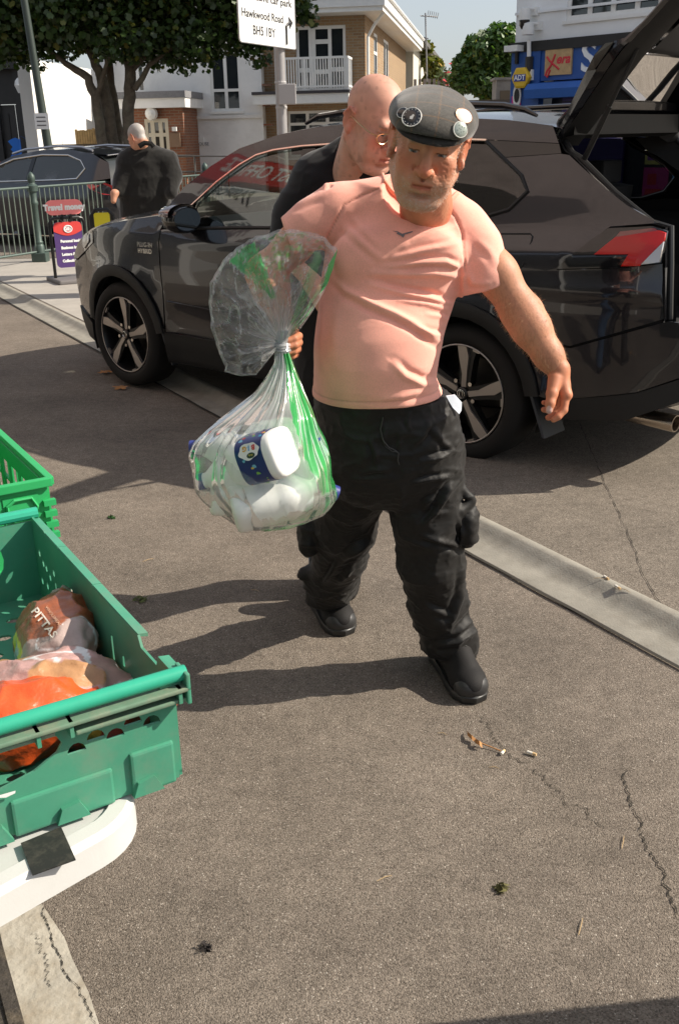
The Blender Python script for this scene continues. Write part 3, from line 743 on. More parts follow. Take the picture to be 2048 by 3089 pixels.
mb = MB(); a = FB2.S(1221, 92, .2); b_ = FB2.S(1221, 131, .2); mb.tube([FB2.P(a[0], .2, a[1]), FB2.P(b_[0], .2, b_[1])], .045, 8); mb.build('pipe', white_paint, pp_, smooth=True)
mb = MB(); c_ = FB2.S(1221, 165, .18); mb.tube([FB2.P(b_[0], .18, b_[1]), FB2.P(c_[0], .18, c_[1])], .09, 8); mb.build('dark_sleeve', blk, pp_, smooth=True); done(pp_)
fl_ = FB2.S(1187, 112, .3); wlp = empty('flood_lamp', FB2.P(fl_[0], .2, fl_[1]), label='white floodlight on a black arm on the blue corner pilaster', cat='lamp')
mb = MB(); FB2.box(mb, fl_[0] - .2, fl_[0] + .15, fl_[1] - .06, fl_[1] + .06, .15, .4); mb.build('lamp_head', white_paint, wlp)
mb = MB(); FB2.box(mb, fl_[0] - .05, fl_[0] + .02, fl_[1] - .3, fl_[1] - .06, .14, .2); mb.build('arm', blk, wlp); done(wlp)
ps, r = on_shop('window_poster', 1181, 222, 1202, 266, .145, .01, M('poster_magenta', (.55, .03, .22), .5), 'magenta poster with oval emblem on the blue corner pilaster', 'poster')
ov = FB2.S(1194, 221, .16); mb = MB(); mb.lathe([(0, 0), (.17, 0), (.17, .02), (0, .02)], frame(FB2.P(ov[0], .16, ov[1]), sa, z=FB2.N) @ Matrix.Diagonal((.62, 1.5, 1, 1)), 20); mb.build('oval', white_paint, ps)
mb = MB(); mb.lathe([(0, 0), (.11, 0), (.11, .02), (0, .02)], frame(FB2.P(ov[0], .17, ov[1]), sa, z=FB2.N) @ Matrix.Diagonal((.62, 1.3, 1, 1)), 16); mb.build('emblem', blk, ps)
done(ps)
# bright posters lower on the shop front
random.seed(21)
pcs = [(.55, .05, .25), (.75, .45, .08), (.10, .08, .45), (.75, .74, .72), (.6, .05, .06), (.05, .25, .5), (.7, .7, .2), (.25, .08, .4)]
pi_ = 0
for row in range(4):
    for colm in range(9):
        s_ = 3.2 + colm * .62 + random.uniform(-.03, .03); z_ = .25 + row * .68
        o = empty('shop_poster', FB2.P(s_, -.2, z_), label='small %s sale poster stuck on the shop window, %s row' % (('magenta', 'amber', 'navy', 'white', 'red', 'blue', 'yellow', 'purple')[(pi_ * 5 + row) % 8], ('lowest', 'second lowest', 'third lowest', 'topmost')[row]), cat='poster', group='posters on the shop window')
        ci = (pi_ * 5 + row) % 8; c = pcs[ci]; pi_ += 1
        mb = MB(); FB2.box(mb, s_, s_ + .56, z_, z_ + .62, -.29, -.27); mb.build('sheet', M('poster_%d' % ci, c, .5, var=.2, vscale=8), o)
        mb = MB(); FB2.box(mb, s_ + .06, s_ + .42, z_ + .08, z_ + .2, -.268, -.264); FB2.box(mb, s_ + .1, s_ + .3, z_ + .28, z_ + .5, -.268, -.264); mb.build('print', M('print_%d' % (pi_ % 4), pcs[(pi_ * 3 + 1) % 8], .5, var=.3, vscale=25), o); done(o)
# timber fence and meter box at the side of the shop
tfc = empty('board_fence', PY(1130, 260, 27.0), label='brown horizontal board fence beside the blue shop', cat='fence')
FF = Facade(PY(1130, 260, 27.0), (1, -.1, 0)); bw = M('weather_wood', (.14, .11, .085), .9, var=.3, vscale=6)
f0, f1 = FF.S(1040, 250)[0], FF.S(1182, 250)[0]; ft = FF.S(1130, 228)[1]; nB = 12
for i in range(nB):
    mb = MB(); h_ = (ft + .4) / nB; FF.box(mb, f0, f1, -.4 + i * h_, -.4 + (i + .9) * h_, random.uniform(0, .02), .04 + random.uniform(0, .01)); mb.build('board', bw, tfc)
done(tfc)
mbx = empty('vent_cabinet', PY(1162, 220, 27.6), label='pale grey stone-faced cabinet showing above the board fence', cat='cabinet')
a = PY(1146, 185, 27.6); b_ = PY(1181, 232, 27.6); mb = MB(); mb.box((a.x, 27.6, -.3), (b_.x, 28.3, a.z)); mb.build('body', M('stone_grey', (.33, .30, .27), .9, var=.2, vscale=5), mbx)
mb = MB(); mb.box((a.x + .1, 27.56, a.z - .55), (a.x + .35, 27.598, a.z - .25)); mb.build('grille', M('grille_brown', (.2, .15, .1), .8), mbx)
mb = MB(); mb.box((a.x - .05, 27.55, a.z), (b_.x + .05, 28.35, a.z + .06)); mb.build('cap', MATS['stone_grey'], mbx); done(mbx)
# aerial mast
aer = empty('tv_aerial', PY(984, 140, 46), label='thin television aerial mast against the pale sky', cat='aerial')
amat = M('aerial_metal', (.25, .25, .26), .5, metal=.6); a = PY(982, 30, 46); b_ = PY(986, 190, 46); mb = MB(); mb.tube([b_, a], .035, 6); mb.build('mast', amat, aer)
mb = MB(); c_ = PY(1012, 37, 46); mb.tube([a + Vector((-.2, 0, -.1)), Vector((c_.x, 46.3, c_.z))], .025, 6)
for k in range(6): q = a.lerp(Vector((c_.x, 46, c_.z)), .2 + k * .15); mb.tube([q + Vector((0, -.3, .08)), q + Vector((0, .3, -.08))], .012, 5)
mb.build('antenna', amat, aer)
mb = MB(); q = a.lerp(b_, .36); mb.tube([q + Vector((-.18, 0, .05)), q + Vector((.1, 0, -.02))], .03, 6); mb.build('clamp', amat, aer); done(aer)
# box added out of frame to the right to shade the near ground
CM_ = Matrix.Translation((1.12, .655, 0)) @ Matrix.Rotation(radians(6), 4, 'Z')
shade_bx = empty('added_shade_box', (1.5, .9, .03), label='dark green unseen box beside the pavement, added to cast shade', cat='cabinet')
gm = M('shade_box_green', (.02, .06, .035), .5); mb = MB(); mb.box((0, 0, .0), (.8, .76, .74), CM_); mb.build('body', gm, shade_bx, bevel=.01)
mb = MB(); mb.box((-.03, -.03, .74), (.83, .79, .78), CM_); mb.build('lid', gm, shade_bx, bevel=.01)
mb = MB(); mb.box((-.014, .05, .12), (-.002, .37, .66), CM_); mb.build('door', gm, shade_bx); done(shade_bx)

# ---------------------------------------------------------------- post office shopfront across the pavement (reflected in the car)
fk = Vector((-kd.x, -kd.y, 0))                      # towards the far left, parallel to the kerb
PO = KB - kn * 3.3 + Vector((0, 0, 0)); PO.z = 0
FPO = Facade(PO + fk * -2.0, fk, flip=False)
if FPO.N.dot(kn) < 0: FPO = Facade(PO + fk * -2.0, fk, flip=True)
po = empty('post_office', PO + fk * 4, label='post office shopfront with red fascia across the pavement', cat='shop')
por = M('fascia_red', (.55, .02, .025), .45)
mb = MB(); FPO.box(mb, 0, 16, 4.2, 8.5, -.3, 0); mb.build('upper_wall', M('upper_brick', (.46, .39, .37), .9, var=.2, vscale=4), po)
mb = MB(); FPO.box(mb, 6.4, 9.8, 3.6, 4.1, -.3, .12); mb.build('fascia', por, po)
mb = MB(); FPO.box(mb, 0, 6.4, 3.55, 4.2, -.3, .10); FPO.box(mb, 9.8, 16, 3.55, 4.2, -.3, .10); mb.build('fascia_end', M('fascia_dark', (.10, .09, .085), .6), po)
mb = MB(); FPO.box(mb, 0, 16, 0, 3.1, -.6, -.5); mb.build('shop_window', M('shop_glass', (.05, .055, .055), .05, spec=.8), po)
for k in range(9):
    mb = MB(); FPO.box(mb, k * 2 - .06, k * 2 + .06, 0, 3.1, -.5, .05); mb.build('mullion', white_paint, po)
mb = MB(); FPO.box(mb, 0, 16, 0, .5, -.5, .0); mb.build('stall_riser', M('riser', (.30, .28, .25), .8), po)
mb = MB(); FPO.box(mb, 6.4, 9.8, 3.2, 3.5, -.3, .06); mb.build('window_banner', white_paint, po)
done(po)
FPO_X = FPO.A if (FPO.A.cross(Vector((0, 0, 1)))).dot(FPO.N) > 0 else -FPO.A
po_l = empty('post_office_lettering', FPO.P(7, .15, 2.7), label='white and black shop lettering on the red post office front', cat='lettering')
sgx = 1 if FPO_X.dot(FPO.A) > 0 else -1
text('letters', 'POST OFFICE', .40, wl_, frame(FPO.P(8.62, .125, 3.86), FPO_X, z=FPO.N), po_l, .002, bold=.006, sx=.42, align='RIGHT' if sgx > 0 else 'LEFT')
text('letters', 'PASSPORTS', .27, ink, frame(FPO.P(8.66, .065, 3.35), FPO_X, z=FPO.N), po_l, .002, bold=.010, sx=.46, align='RIGHT' if sgx > 0 else 'LEFT')
done(po_l)

# ================================================================ THE GREY CAR WITH OPEN TAILGATE
RH = G(1065, 915, .35); FHB = G(291, 777, .35)
cU = (FHB - RH).normalized(); cW = Vector((cU.y, -cU.x, 0)); cW = cW if cW.y < 0 else -cW
WB = (FHB - RH).length; CO = Vector((RH.x, RH.y, .0)); HZ = .35
HWID = -0.90
def CW(u, w, z): return CO + cU * u + cW * w + Vector((0, 0, z + .012))
def UZ(px, py, w=0.0):
    p = PP(px, py, CO + cW * w, cW) - CO; return p.dot(cU), p.z - .012
_zz = [.15, .25, .40, .60, .80, .95, 1.04, 1.10, 1.16, 1.30, 1.45, 1.56, 1.63, 1.70]
_ww = [-.06, -.02, .005, .02, .03, .026, .008, -.02, -.045, -.10, -.165, -.215, -.26, -.30]
def Wb(u, z):
    w = float(np.interp(z, _zz, _ww))
    if u > 2.45: w -= .27 * ((u - 2.45) / 1.17) ** 2.2
    if u < -.5: w -= .12 * ((-.5 - u) / .6) ** 2
    if u < -.74: w -= .06 * ((-.74 - u) / .33) ** 2
    for c in (0, WB):
        r = sqrt((u - c) ** 2 + (z - HZ) ** 2)
        w += .028 * math.exp(-((r - .44) / .07) ** 2)
    if u < .9: w += .022 * math.exp(-((z - (1.03 + .08 * min(1, max(0, -u)))) / .07) ** 2) * min(1, (.9 - u) / .5)
    w += .010 * math.exp(-((z - .97 - .03 * (u - 1)) / .03) ** 2)
    w -= .012 * math.exp(-((z - .52) / .09) ** 2) * (1 if .45 < u < 2.25 else 0)
    return w
car = empty('parked_car', CO, label='dark grey five-door car parked with its tailgate raised', cat='car')
def paint_mat(name, c, metal=.55, rough=.32):
    m = M(name, c, rough, metal=metal, coat=.9, spec=.5); return m
paint = paint_mat('car_paint', (.022, .0215, .026), .7, .25)
blackpl = M('black_plastic', (.012, .012, .012), .55, spec=.35, bump=.15, bscale=400, bdist=.001)
glossbk = M('gloss_black', (.006, .006, .007), .08, spec=.6)
inner = M('car_interior', (.010, .010, .010), .8)
rubber = M('tyre_rubber', (.014, .013, .012), .8, spec=.3, bump=.3, bscale=120, bdist=.002)
alloy = M('alloy', (.42, .38, .35), .38, metal=.85)
alloyd = M('alloy_dark', (.012, .012, .012), .35, metal=.2)
chrome = M('chrome', (.75, .72, .68), .12, metal=1.0)
def tint_glass(name, tint, refl=1.0):
    m = bpy.data.materials.new(name); m.use_nodes = True; nt = m.node_tree; nt.nodes.clear(); L = nt.links
    o = _n(nt, 'ShaderNodeOutputMaterial'); t = _n(nt, 'ShaderNodeBsdfTransparent'); t.inputs[0].default_value = (*tint, 1)
    g = _n(nt, 'ShaderNodeBsdfGlossy'); g.inputs['Roughness'].default_value = .02; g.inputs[0].default_value = (refl, refl, refl, 1)
    fr = _n(nt, 'ShaderNodeFresnel', IOR=1.6); mx = _n(nt, 'ShaderNodeMixShader')
    L.new(fr.outputs[0], mx.inputs[0]); L.new(t.outputs[0], mx.inputs[1]); L.new(g.outputs[0], mx.inputs[2]); L.new(mx.outputs[0], o.inputs[0])
    return m
glass_l = tint_glass('car_glass', (.50, .55, .52)); glass_p = tint_glass('privacy_glass', (.09, .095, .10))
def arch(c, r, a0, a1, n=14): return [(c + r * cos(radians(a0 + (a1 - a0) * i / n)), HZ + r * sin(radians(a0 + (a1 - a0) * i / n))) for i in range(n + 1)]
def panel(name, poly, mat, off=0.0, parent=None, step=.07, sides=(0, 1), rim=.012, holes=()):
    vv, ff = tri_fill(poly, holes, step); out = []
    def nrm(u, z, sd):
        e = .004; du = (Wb(u + e, z) - Wb(u - e, z)) / (2 * e); dz = (Wb(u, z + e) - Wb(u, z - e)) / (2 * e)
        sg = 1 if sd == 0 else -1; return (cW * sg - cU * du - Vector((0, 0, dz))).normalized()
    for sd in sides:
        V = []; N = []
        for v in vv:
            w = Wb(v[0], v[1]) + off; V.append(CW(v[0], w if sd == 0 else 2 * HWID - w, v[1])); N.append(nrm(v[0], v[1], sd))
        F = [f if (V[f[1]] - V[f[0]]).cross(V[f[2]] - V[f[0]]).dot(N[f[0]]) > 0 else f[::-1] for f in ff]
        for lp in [poly] + list(holes):       # folded edge
            k = len(lp); n0 = len(V); cx_ = sum(q[0] for q in lp) / k; cz_ = sum(q[1] for q in lp) / k
            for i, q in enumerate(lp):
                w = Wb(q[0], q[1]) + off
                a, b = lp[i - 1], lp[(i + 1) % k]; t2 = Vector((b[0] - a[0], b[1] - a[1]));
                on = (cU * t2.y - Vector((0, 0, t2.x)));
                if on.dot(cU * (q[0] - cx_) + Vector((0, 0, q[1] - cz_))) < 0: on = -on
                on = on.normalized() if on.length > 0 else Vector((0, 0, 1))
                for dd in (0, rim): V.append(CW(q[0], (w - dd) if sd == 0 else 2 * HWID - (w - dd), q[1])); N.append(on)
            for i in range(k):
                j = (i + 1) % k; f = (n0 + 2 * i, n0 + 2 * j, n0 + 2 * j + 1, n0 + 2 * i + 1)
                F.append(f if (V[f[1]] - V[f[0]]).cross(V[f[2]] - V[f[0]]).dot(N[f[0]]) > 0 else f[::-1])
        o = pydata(name, V, F, mat, parent or car, smooth=True)
        o.data.normals_split_custom_set_from_vertices([tuple(n) for n in N])
        out.append(o)
    return out
AR = .425
# backing shell (door shuts read as dark gaps)
shell = [(-.98, .45)] + arch(0, .40, 168, 12) + [(.45, .22), (2.28, .22)] + arch(WB, .40, 168, 12) + [(3.45, .30), (3.60, .55), (3.56, .80), (3.20, .93), (2.6, 1.07), (2.2, 1.06), (1.2, 1.08), (.1, 1.17), (-.2, 1.2), (-.60, 1.20), (-.47, 1.0), (-.96, 1.02)]
panel('inner_shell', shell, inner, -.03, step=.12)
# painted panels
fender = [(2.285, .44)] + arch(WB, .46, 168, 22) + [(3.24, .60), (3.22, .86), (3.08, .925), (3.05, 1.02), (2.94, 1.055), (2.56, 1.108), (2.23, 1.145), (2.285, 1.06)]
panel('front_wing', fender, paint)
fbump = arch(WB, .46, 20, -18, 5)[::-1] + [(3.225, .60), (3.23, .85), (3.42, .79), (3.58, .77), (3.63, .62), (3.60, .36), (3.50, .22), (3.20, .21)]
panel('front_bumper', fbump, paint)
panel('bumper_lip', [(3.18, .20), (3.52, .22), (3.60, .35), (3.60, .44), (3.42, .40), (3.25, .36)], blackpl, .012)
hl = [(3.06, .935), (3.06, 1.015), (3.20, .985), (3.40, .90), (3.56, .80), (3.56, .78), (3.42, .80), (3.23, .865)]
hlo = panel('headlight', hl, M('headlight_glass', (.10, .10, .10), .06, metal=.3, coat=1.0), .004)
for o_ in hlo: pass
panel('headlight_lens', [(3.12, .94), (3.12, .985), (3.22, .955), (3.30, .91), (3.22, .885)], M('lens_clear', (.45, .46, .47), .08, metal=.6), .012)
fdoor = [(1.225, .42), (2.275, .42), (2.275, 1.055), (1.99, 1.07), (1.225, 1.10)]
for o_ in panel('front_door', fdoor, paint): 
    sd = 0 if (o_.data.vertices[0].co - CO).dot(cW) > -.9 else 1
rdoor = [(.46, .42), (1.215, .42), (1.215, 1.10), (.46, 1.155), (.34, 1.165), (.30, .95), (.36, .80)]
panel('rear_door', rdoor, paint)
def zx3(x, y):
    w = -.02
    for _ in range(6): u, z = UZ(995.4 + x * .3653, y * .3653, w); w = Wb(u, z) + .012
    return u, z
tlp = [zx3(*p) for p in ((787, 1700), (900, 1602), (1010, 1512), (1120, 1442), (1400, 1430), (1490, 1462), (1452, 1662), (1200, 1690))]
quarter = [(.33, 1.165), (.10, 1.19), (-.05, 1.195), (-.20, 1.235), (-.272, 1.32), (-.215, 1.39), (-.06, 1.462), (-.385, 1.480), (-.43, 1.474), (-.654, 1.333), (-.76, 1.270), (tlp[4][0] - .01, tlp[4][1] + .012), (tlp[3][0], tlp[3][1] + .006), tlp[2], tlp[1], (tlp[0][0] + .006, tlp[0][1] - .006), (tlp[7][0], tlp[7][1] - .005), (tlp[6][0], tlp[6][1] - .005), (-.985, .81), (-.60, .665)] + arch(0, .46, 134, 62, 10) + [(.30, .80), (.29, .95)]
panel('rear_quarter', quarter, paint, step=.05)
rbump = [(-.605, .655), (-1.0, .80), (-1.055, .79), (-1.075, .56), (-.90, .48), (-.52, .40)] + arch(0, .46, 172, 138, 5)
panel('rear_bumper', rbump, paint)
panel('bumper_skirt', [(-.50, .395), (-.90, .475), (-1.07, .55), (-1.06, .44), (-.85, .34), (-.48, .30)], blackpl, .0)
# black cladding round the arches and along the sill
for c in (0, WB):
    panel('wheel_arch_trim', arch(c, .47, 172, 8) + arch(c, .395, 8, 172), blackpl, .022, step=.06)
panel('sill', [(.44, .22), (2.30, .22), (2.285, .42), (.44, .42)], blackpl, .012)
# wheel wells
for c in (0, WB):
    for sd in (0, 1):
        mb = MB(); rings = []
        for d in (-.0, -.28):
            rings.append([CW(c + .43 * cos(radians(a)), (d - .04) if sd == 0 else 2 * HWID - (d - .04), HZ + .43 * sin(radians(a))) for a in range(-20, 201, 11)])
        mb.loft(rings, caps=False, wrap=False); n_ = len(rings[0]); mb.add(rings[1], [tuple(range(n_))]); mb.build('wheel_well', inner, car)
# greenhouse
winF = [(1.99, 1.075), (1.235, 1.108), (1.235, 1.515), (1.45, 1.497), (1.62, 1.455), (1.82, 1.345), (2.0, 1.215), (2.03, 1.13)]
winR = [(1.14, 1.115), (.36, 1.172), (.10, 1.20), (-.05, 1.206), (-.19, 1.245), (-.258, 1.32), (-.205, 1.382), (.03, 1.53), (.45, 1.545), (1.14, 1.525)]
panel('window_front', winF, glass_l, -.012, step=.12); panel('window_rear', winR, glass_p, -.012, step=.12)
panel('b_pillar', [(1.235, 1.105), (1.14, 1.112), (1.14, 1.53), (1.235, 1.52)], glossbk, -.006)
panel('a_pillar', [(2.30, 1.15), (2.15, 1.305), (1.95, 1.425), (1.744, 1.52), (1.45, 1.59), (1.18, 1.625), (.60, 1.65), (.2, 1.645), (-.05, 1.63), (-.30, 1.60), (-.36, 1.525), (.03, 1.545), (.45, 1.56), (1.14, 1.54), (1.45, 1.512), (1.62, 1.470), (1.82, 1.36), (2.01, 1.228), (2.05, 1.12), (2.06, 1.065), (2.23, 1.06)], paint, 0, step=.08)
panel('pillar_strip', [(.03, 1.543), (-.36, 1.522), (-.385, 1.482), (-.06, 1.465), (-.02, 1.485)], glossbk, -.004)
def edge_tube(name, pts, r, mat, off=0.0, sides=(0, 1), parent=None):
    for sd in sides:
        mb = MB(); mb.tube([CW(u, (Wb(u, z) + off) if sd == 0 else 2 * HWID - (Wb(u, z) + off), z) for u, z in pts], r, 6); mb.build(name, mat, parent or car, smooth=True)
trimc = M('warm_chrome', (.70, .58, .50), .22, metal=1.0)
edge_tube('window_trim', [(2.04, 1.20), (1.86, 1.335), (1.70, 1.43), (1.58, 1.482), (1.45, 1.508), (1.235, 1.527), (.45, 1.557), (.03, 1.542)], .008, trimc, .004)
edge_tube('window_seal', [(2.02, 1.072), (1.6, 1.092), (1.235, 1.106), (.36, 1.167), (.10, 1.194), (-.05, 1.200), (-.19, 1.240), (-.265, 1.32), (-.21, 1.388), (.03, 1.535)], .010, blackpl, .002)
# roof, hood, windscreen : lofted across the car
def across(name, line, mat, crown, n=12, inset=0.0, parent=None, dz=0.0, du=0.0):
    V = []; F = []
    for i, (u, z) in enumerate(line):
        w0 = Wb(u, z) - inset
        for k in range(n + 1):
            t = k / n; w = w0 + (2 * HWID - 2 * w0) * t; b = 1 - (2 * t - 1) ** 2; b2 = 1 - abs(2 * t - 1) ** 4
            V.append(CW(u + du * b, w, z + crown * b2 * .7 + crown * .3 * b + dz))
        if i:
            for k in range(n): F.append(((i - 1) * (n + 1) + k, (i - 1) * (n + 1) + k + 1, i * (n + 1) + k + 1, i * (n + 1) + k))
    o = pydata(name, V, F, mat, parent or car, smooth=True)
    return o
across('roof', [(1.744, 1.52), (1.45, 1.59), (1.18, 1.625), (.60, 1.65), (.2, 1.645), (-.05, 1.63), (-.28, 1.602), (-.36, 1.585)], paint, .035)
across('windscreen', [(2.30, 1.135), (2.15, 1.30), (1.95, 1.42), (1.744, 1.515)], glass_l, .03, du=.18, dz=-.004)
across('bonnet', [(2.30, 1.14), (2.56, 1.106), (2.94, 1.053), (3.08, 1.02), (3.22, .975), (3.40, .895), (3.52, .82)], paint, .055, du=.08, dz=.004)
across('front_fascia', [(3.50, .83), (3.58, .76), (3.62, .60), (3.58, .36), (3.46, .22)], blackpl, 0.0, du=.12, inset=.01)
across('underbody', [(3.45, .215), (2.8, .24), (.0, .26), (-.8, .33), (-1.02, .42)], inner, 0.0, inset=.10)
for sd in (0, 1):
    mb = MB(); W_ = lambda u: (-.30 if sd == 0 else 2 * HWID + .30)
    mb.tube([CW(u, W_(u), z) for u, z in ((1.30, 1.645), (1.2, 1.680), (.9, 1.705), (.3, 1.712), (.0, 1.695), (-.12, 1.672), (-.18, 1.645))], [.012, .018, .02, .02, .02, .018, .010], 8, flat=.8); mb.build('roof_rail', glossbk, car, smooth=True)
# lower shut lines, fuel flap, sill mouldings
fz = [UZ(*p) for p in ((1095, 541), (1216, 541), (1223, 547), (1224, 556), (1215, 610), (1206, 621), (1100, 624))]
edge_tube('fuel_flap', fz, .0035, inner, .002, sides=(0,))
edge_tube('door_crease', [(2.25, .62), (1.8, .60), (1.2, .60), (.55, .62)], .004, paint, .0)
# mirror
for sd in (0, 1):
    mb = MB(); s_ = 1 if sd == 0 else -1
    def CM(u, w, z): return CW(u, w if sd == 0 else 2 * HWID - w, z)
    rings = []
    for u, k in ((2.06, .55), (2.03, .85), (1.97, 1.0), (1.92, 1.0), (1.90, .93)):
        rings.append([CM(u, .10 + .115 * k * cos(a) * (1 if abs(cos(a)) < .8 else .92), 1.135 + .075 * k * (sin(a) if sin(a) > 0 else sin(a) * 1.1)) for a in [2 * pi * i / 16 for i in range(16)]])
    mb.loft(rings); mo_ = mb.build('mirror', glossbk, car, smooth=True)
    mb = MB(); mb.loft([[CM(u, .105 + .117 * k * cos(a), 1.160 + .062 * k * sin(a)) for a in [pi * i / 8 - .1 for i in range(9)]] for u, k in ((2.065, .5), (2.035, .88), (1.975, 1.02), (1.93, 1.02))], caps=False, wrap=False); mb.build('mirror_cap', M('mirror_cap', (.16, .12, .115), .25, metal=.7, coat=1), mo_, smooth=True)
    mb = MB(); mb.add([CM(1.899, .10 + .100 * cos(a), 1.135 + .065 * sin(a)) for a in [2 * pi * i / 16 for i in range(16)]], [tuple(range(16))]); mb.build('mirror_glass', M('mirror_silver', (.55, .6, .6), .03, metal=1), mo_)
    mb = MB(); mb.tube([CM(1.99, .05, 1.10), CM(2.0, -.02, 1.085)], [.035, .045], 8); mb.build('mirror_stalk', blackpl, mo_)
# tail lamp
red = M('lamp_red', (.42, .004, .003), .25, spec=.3, coat=.4); redd = M('lamp_red_dark', (.16, .006, .006), .12, coat=1.0)
tl = panel('tail_lamp', tlp, glossbk, .012, step=.05)
rp = [zx3(*p) for p in ((1035, 1607), (1170, 1497), (1440, 1456), (1486, 1472), (1478, 1520), (1400, 1600), (1325, 1680), (1205, 1682), (1252, 1606))]
cp = [zx3(*p) for p in ((1332, 1672), (1405, 1597), (1476, 1527), (1450, 1655))]
dp_ = [zx3(*p) for p in ((1170, 1497), (1200, 1462), (1405, 1440), (1440, 1456))]
for q, o_ in enumerate(panel('lamp_lens', rp, red, .024, step=.04)): o_.parent = tl[q]
for q, o_ in enumerate(panel('lamp_reverse', cp, M('lamp_clear', (.42, .40, .39), .12, metal=.4, coat=1), .027, step=.04)): o_.parent = tl[q]
for q, o_ in enumerate(panel('lamp_top', dp_, redd, .022, step=.04)): o_.parent = tl[q]
# mud flaps, exhaust
for c, a in ((0, -.46), (WB, 2.30)):
    for sd in (0, 1):
        mb = MB(); w0, w1 = (-.01, -.20) if sd == 0 else (2 * HWID + .01, 2 * HWID + .20)
        mb.loft([[CW(a + .10, w0, .46), CW(a + .10, w1, .46), CW(a + .085, w1, .46), CW(a + .085, w0, .46)], [CW(a - .005, w0, .20), CW(a - .005, w1, .20), CW(a - .02, w1, .20), CW(a - .02, w0, .20)]]); mb.build('mud_flap', M('flap', (.035, .04, .048), .6), car)
ex = [UZ(1425, 963, -.2), UZ(1490, 950, -.2)]
mb = MB(); A_ = CW(-.78, -.24, .325); B_ = CW(-1.02, -.24, .315); t_ = frame(A_, (B_ - A_), z=(0, 0, 1))
mb.loft([[A_.lerp(B_, q) + cW * (r * 1.25 * cos(a)) + Vector((0, 0, r * sin(a))) for a in [2 * pi * i / 16 for i in range(16)]] for q, r in ((0, .036), (1, .040), (1, .034), (.3, .034))]); mb.build('exhaust', M('exhaust_steel', (.42, .36, .30), .25, metal=1), car, smooth=True)
# badge
bm_ = frame(CW(2.42, Wb(2.42, .955) + .003, .957), -cU, z=cW)
text('wing_badge', 'PLUG-IN', .040, chrome, bm_, car, .0015, bold=.0006); text('wing_badge', 'HYBRID', .040, chrome, frame(CW(2.42, Wb(2.42, .92) + .003, .918), -cU, z=cW), car, .0015, bold=.0006)
# wheels
def wheel(u, sd):
    o = empty('wheel', (0, 0, 0)); bpy.data.objects.remove(o)
    def WP(r, a, d): return CW(u + r * cos(a), (d if sd == 0 else 2 * HWID - d), HZ + r * sin(a))
    mb = MB(); prof = [(.255, .0), (.262, .012), (.285, .020), (.315, .018), (.338, .002), (.350, -.018), (.351, -.19), (.335, -.215), (.26, -.20), (.252, -.10)]
    n = 48
    mb.loft([[WP(r, 2 * pi * k / n, d) for k in range(n)] for r, d in prof], caps=False); wo_ = mb.build('wheel', rubber, car, smooth=True, autos=radians(50))
    mb = MB(); mb.loft([[WP(r, 2 * pi * k / n, d) for k in range(n)] for r, d in ((.256, .004), (.250, .010), (.246, .004), (.240, -.03), (.225, -.16))], caps=False); mb.build('rim', alloyd, wo_, smooth=True)
    mb = MB(); mb.loft([[WP(r, 2 * pi * k / n, d) for k in range(n)] for r, d in ((.2535, .0105), (.249, .0125), (.2455, .0105))], caps=False); mb.build('rim_lip', alloy, wo_, smooth=True)
    mb = MB(); mb.loft([[WP(r, 2 * pi * k / n, d) for k in range(n)] for r, d in ((.001, -.15), (.16, -.15), (.17, -.14), (.225, -.16))], caps=False); mb.build('brake_disc', M('disc', (.05, .045, .04), .5, metal=.6), wo_)
    for k in range(5):
        a0 = radians(90 + 10 + 72 * k); ca, sa_ = cos(a0), sin(a0)
        def SP(r, t, d): 
            x = r * ca - t * sa_; y = r * sa_ + t * ca; return CW(u + x, (d if sd == 0 else 2 * HWID - d), HZ + y)
        g = 1
        back = [(.04, -.030 * g), (.13, -.045 * g), (.20, -.062 * g), (.243, -.075 * g), (.243, .040 * g), (.19, .030 * g), (.12, .030 * g), (.05, .034 * g)]
        mb = MB(); mb.loft([[SP(r, t, -.010) for r, t in back], [SP(r, t * .8, -.07) for r, t in back]]); mb.build('spoke', alloyd, wo_)
        face = [(.035, -.012 * g), (.10, -.018 * g), (.18, -.050 * g), (.244, -.070 * g), (.246, -.018 * g), (.20, .004 * g), (.12, .008 * g), (.04, .016 * g)]
        mb = MB(); mb.loft([[SP(r, t, .006 - .012 * (1 - r / .25)) for r, t in face], [SP(r, t, -.012) for r, t in face]]); mb.build('spoke_face', alloy, wo_)
        tab = [(.246, .022 * g), (.246, .075 * g), (.228, .060 * g), (.232, .024 * g)]
        mb = MB(); mb.loft([[SP(r, t, .004) for r, t in tab], [SP(r, t, -.012) for r, t in tab]]); mb.build('rim_tab', alloy, wo_)
        mb = MB(); mb.loft([[SP(.062 + .011 * cos(b), .038 + .011 * sin(b), d) for b in [2 * pi * i / 8 for i in range(8)]] for d in (-.02, .0)]); mb.build('wheel_nut', chrome, wo_)
    mb = MB(); mb.loft([[WP(r, 2 * pi * k / 20, d) for k in range(20)] for r, d in ((.034, -.02), (.034, -.002), (.028, .003), (.001, .004))], caps=False); mb.build('centre_cap', alloyd, wo_, smooth=True)
    mb = MB(); q = [WP(.022, 2 * pi * k / 20, .0055) for k in range(20)]; mb.tube(q, .002, 5, closed=True); q = [CW(u + .010 * cos(2 * pi * k / 16), (.0055 if sd == 0 else 2 * HWID - .0055), HZ + .018 * sin(2 * pi * k / 16)) for k in range(16)]; mb.tube(q, .0018, 5, closed=True); mb.build('emblem', chrome, wo_)
for u in (0, WB):
    for sd in (0, 1): wheel(u, sd)
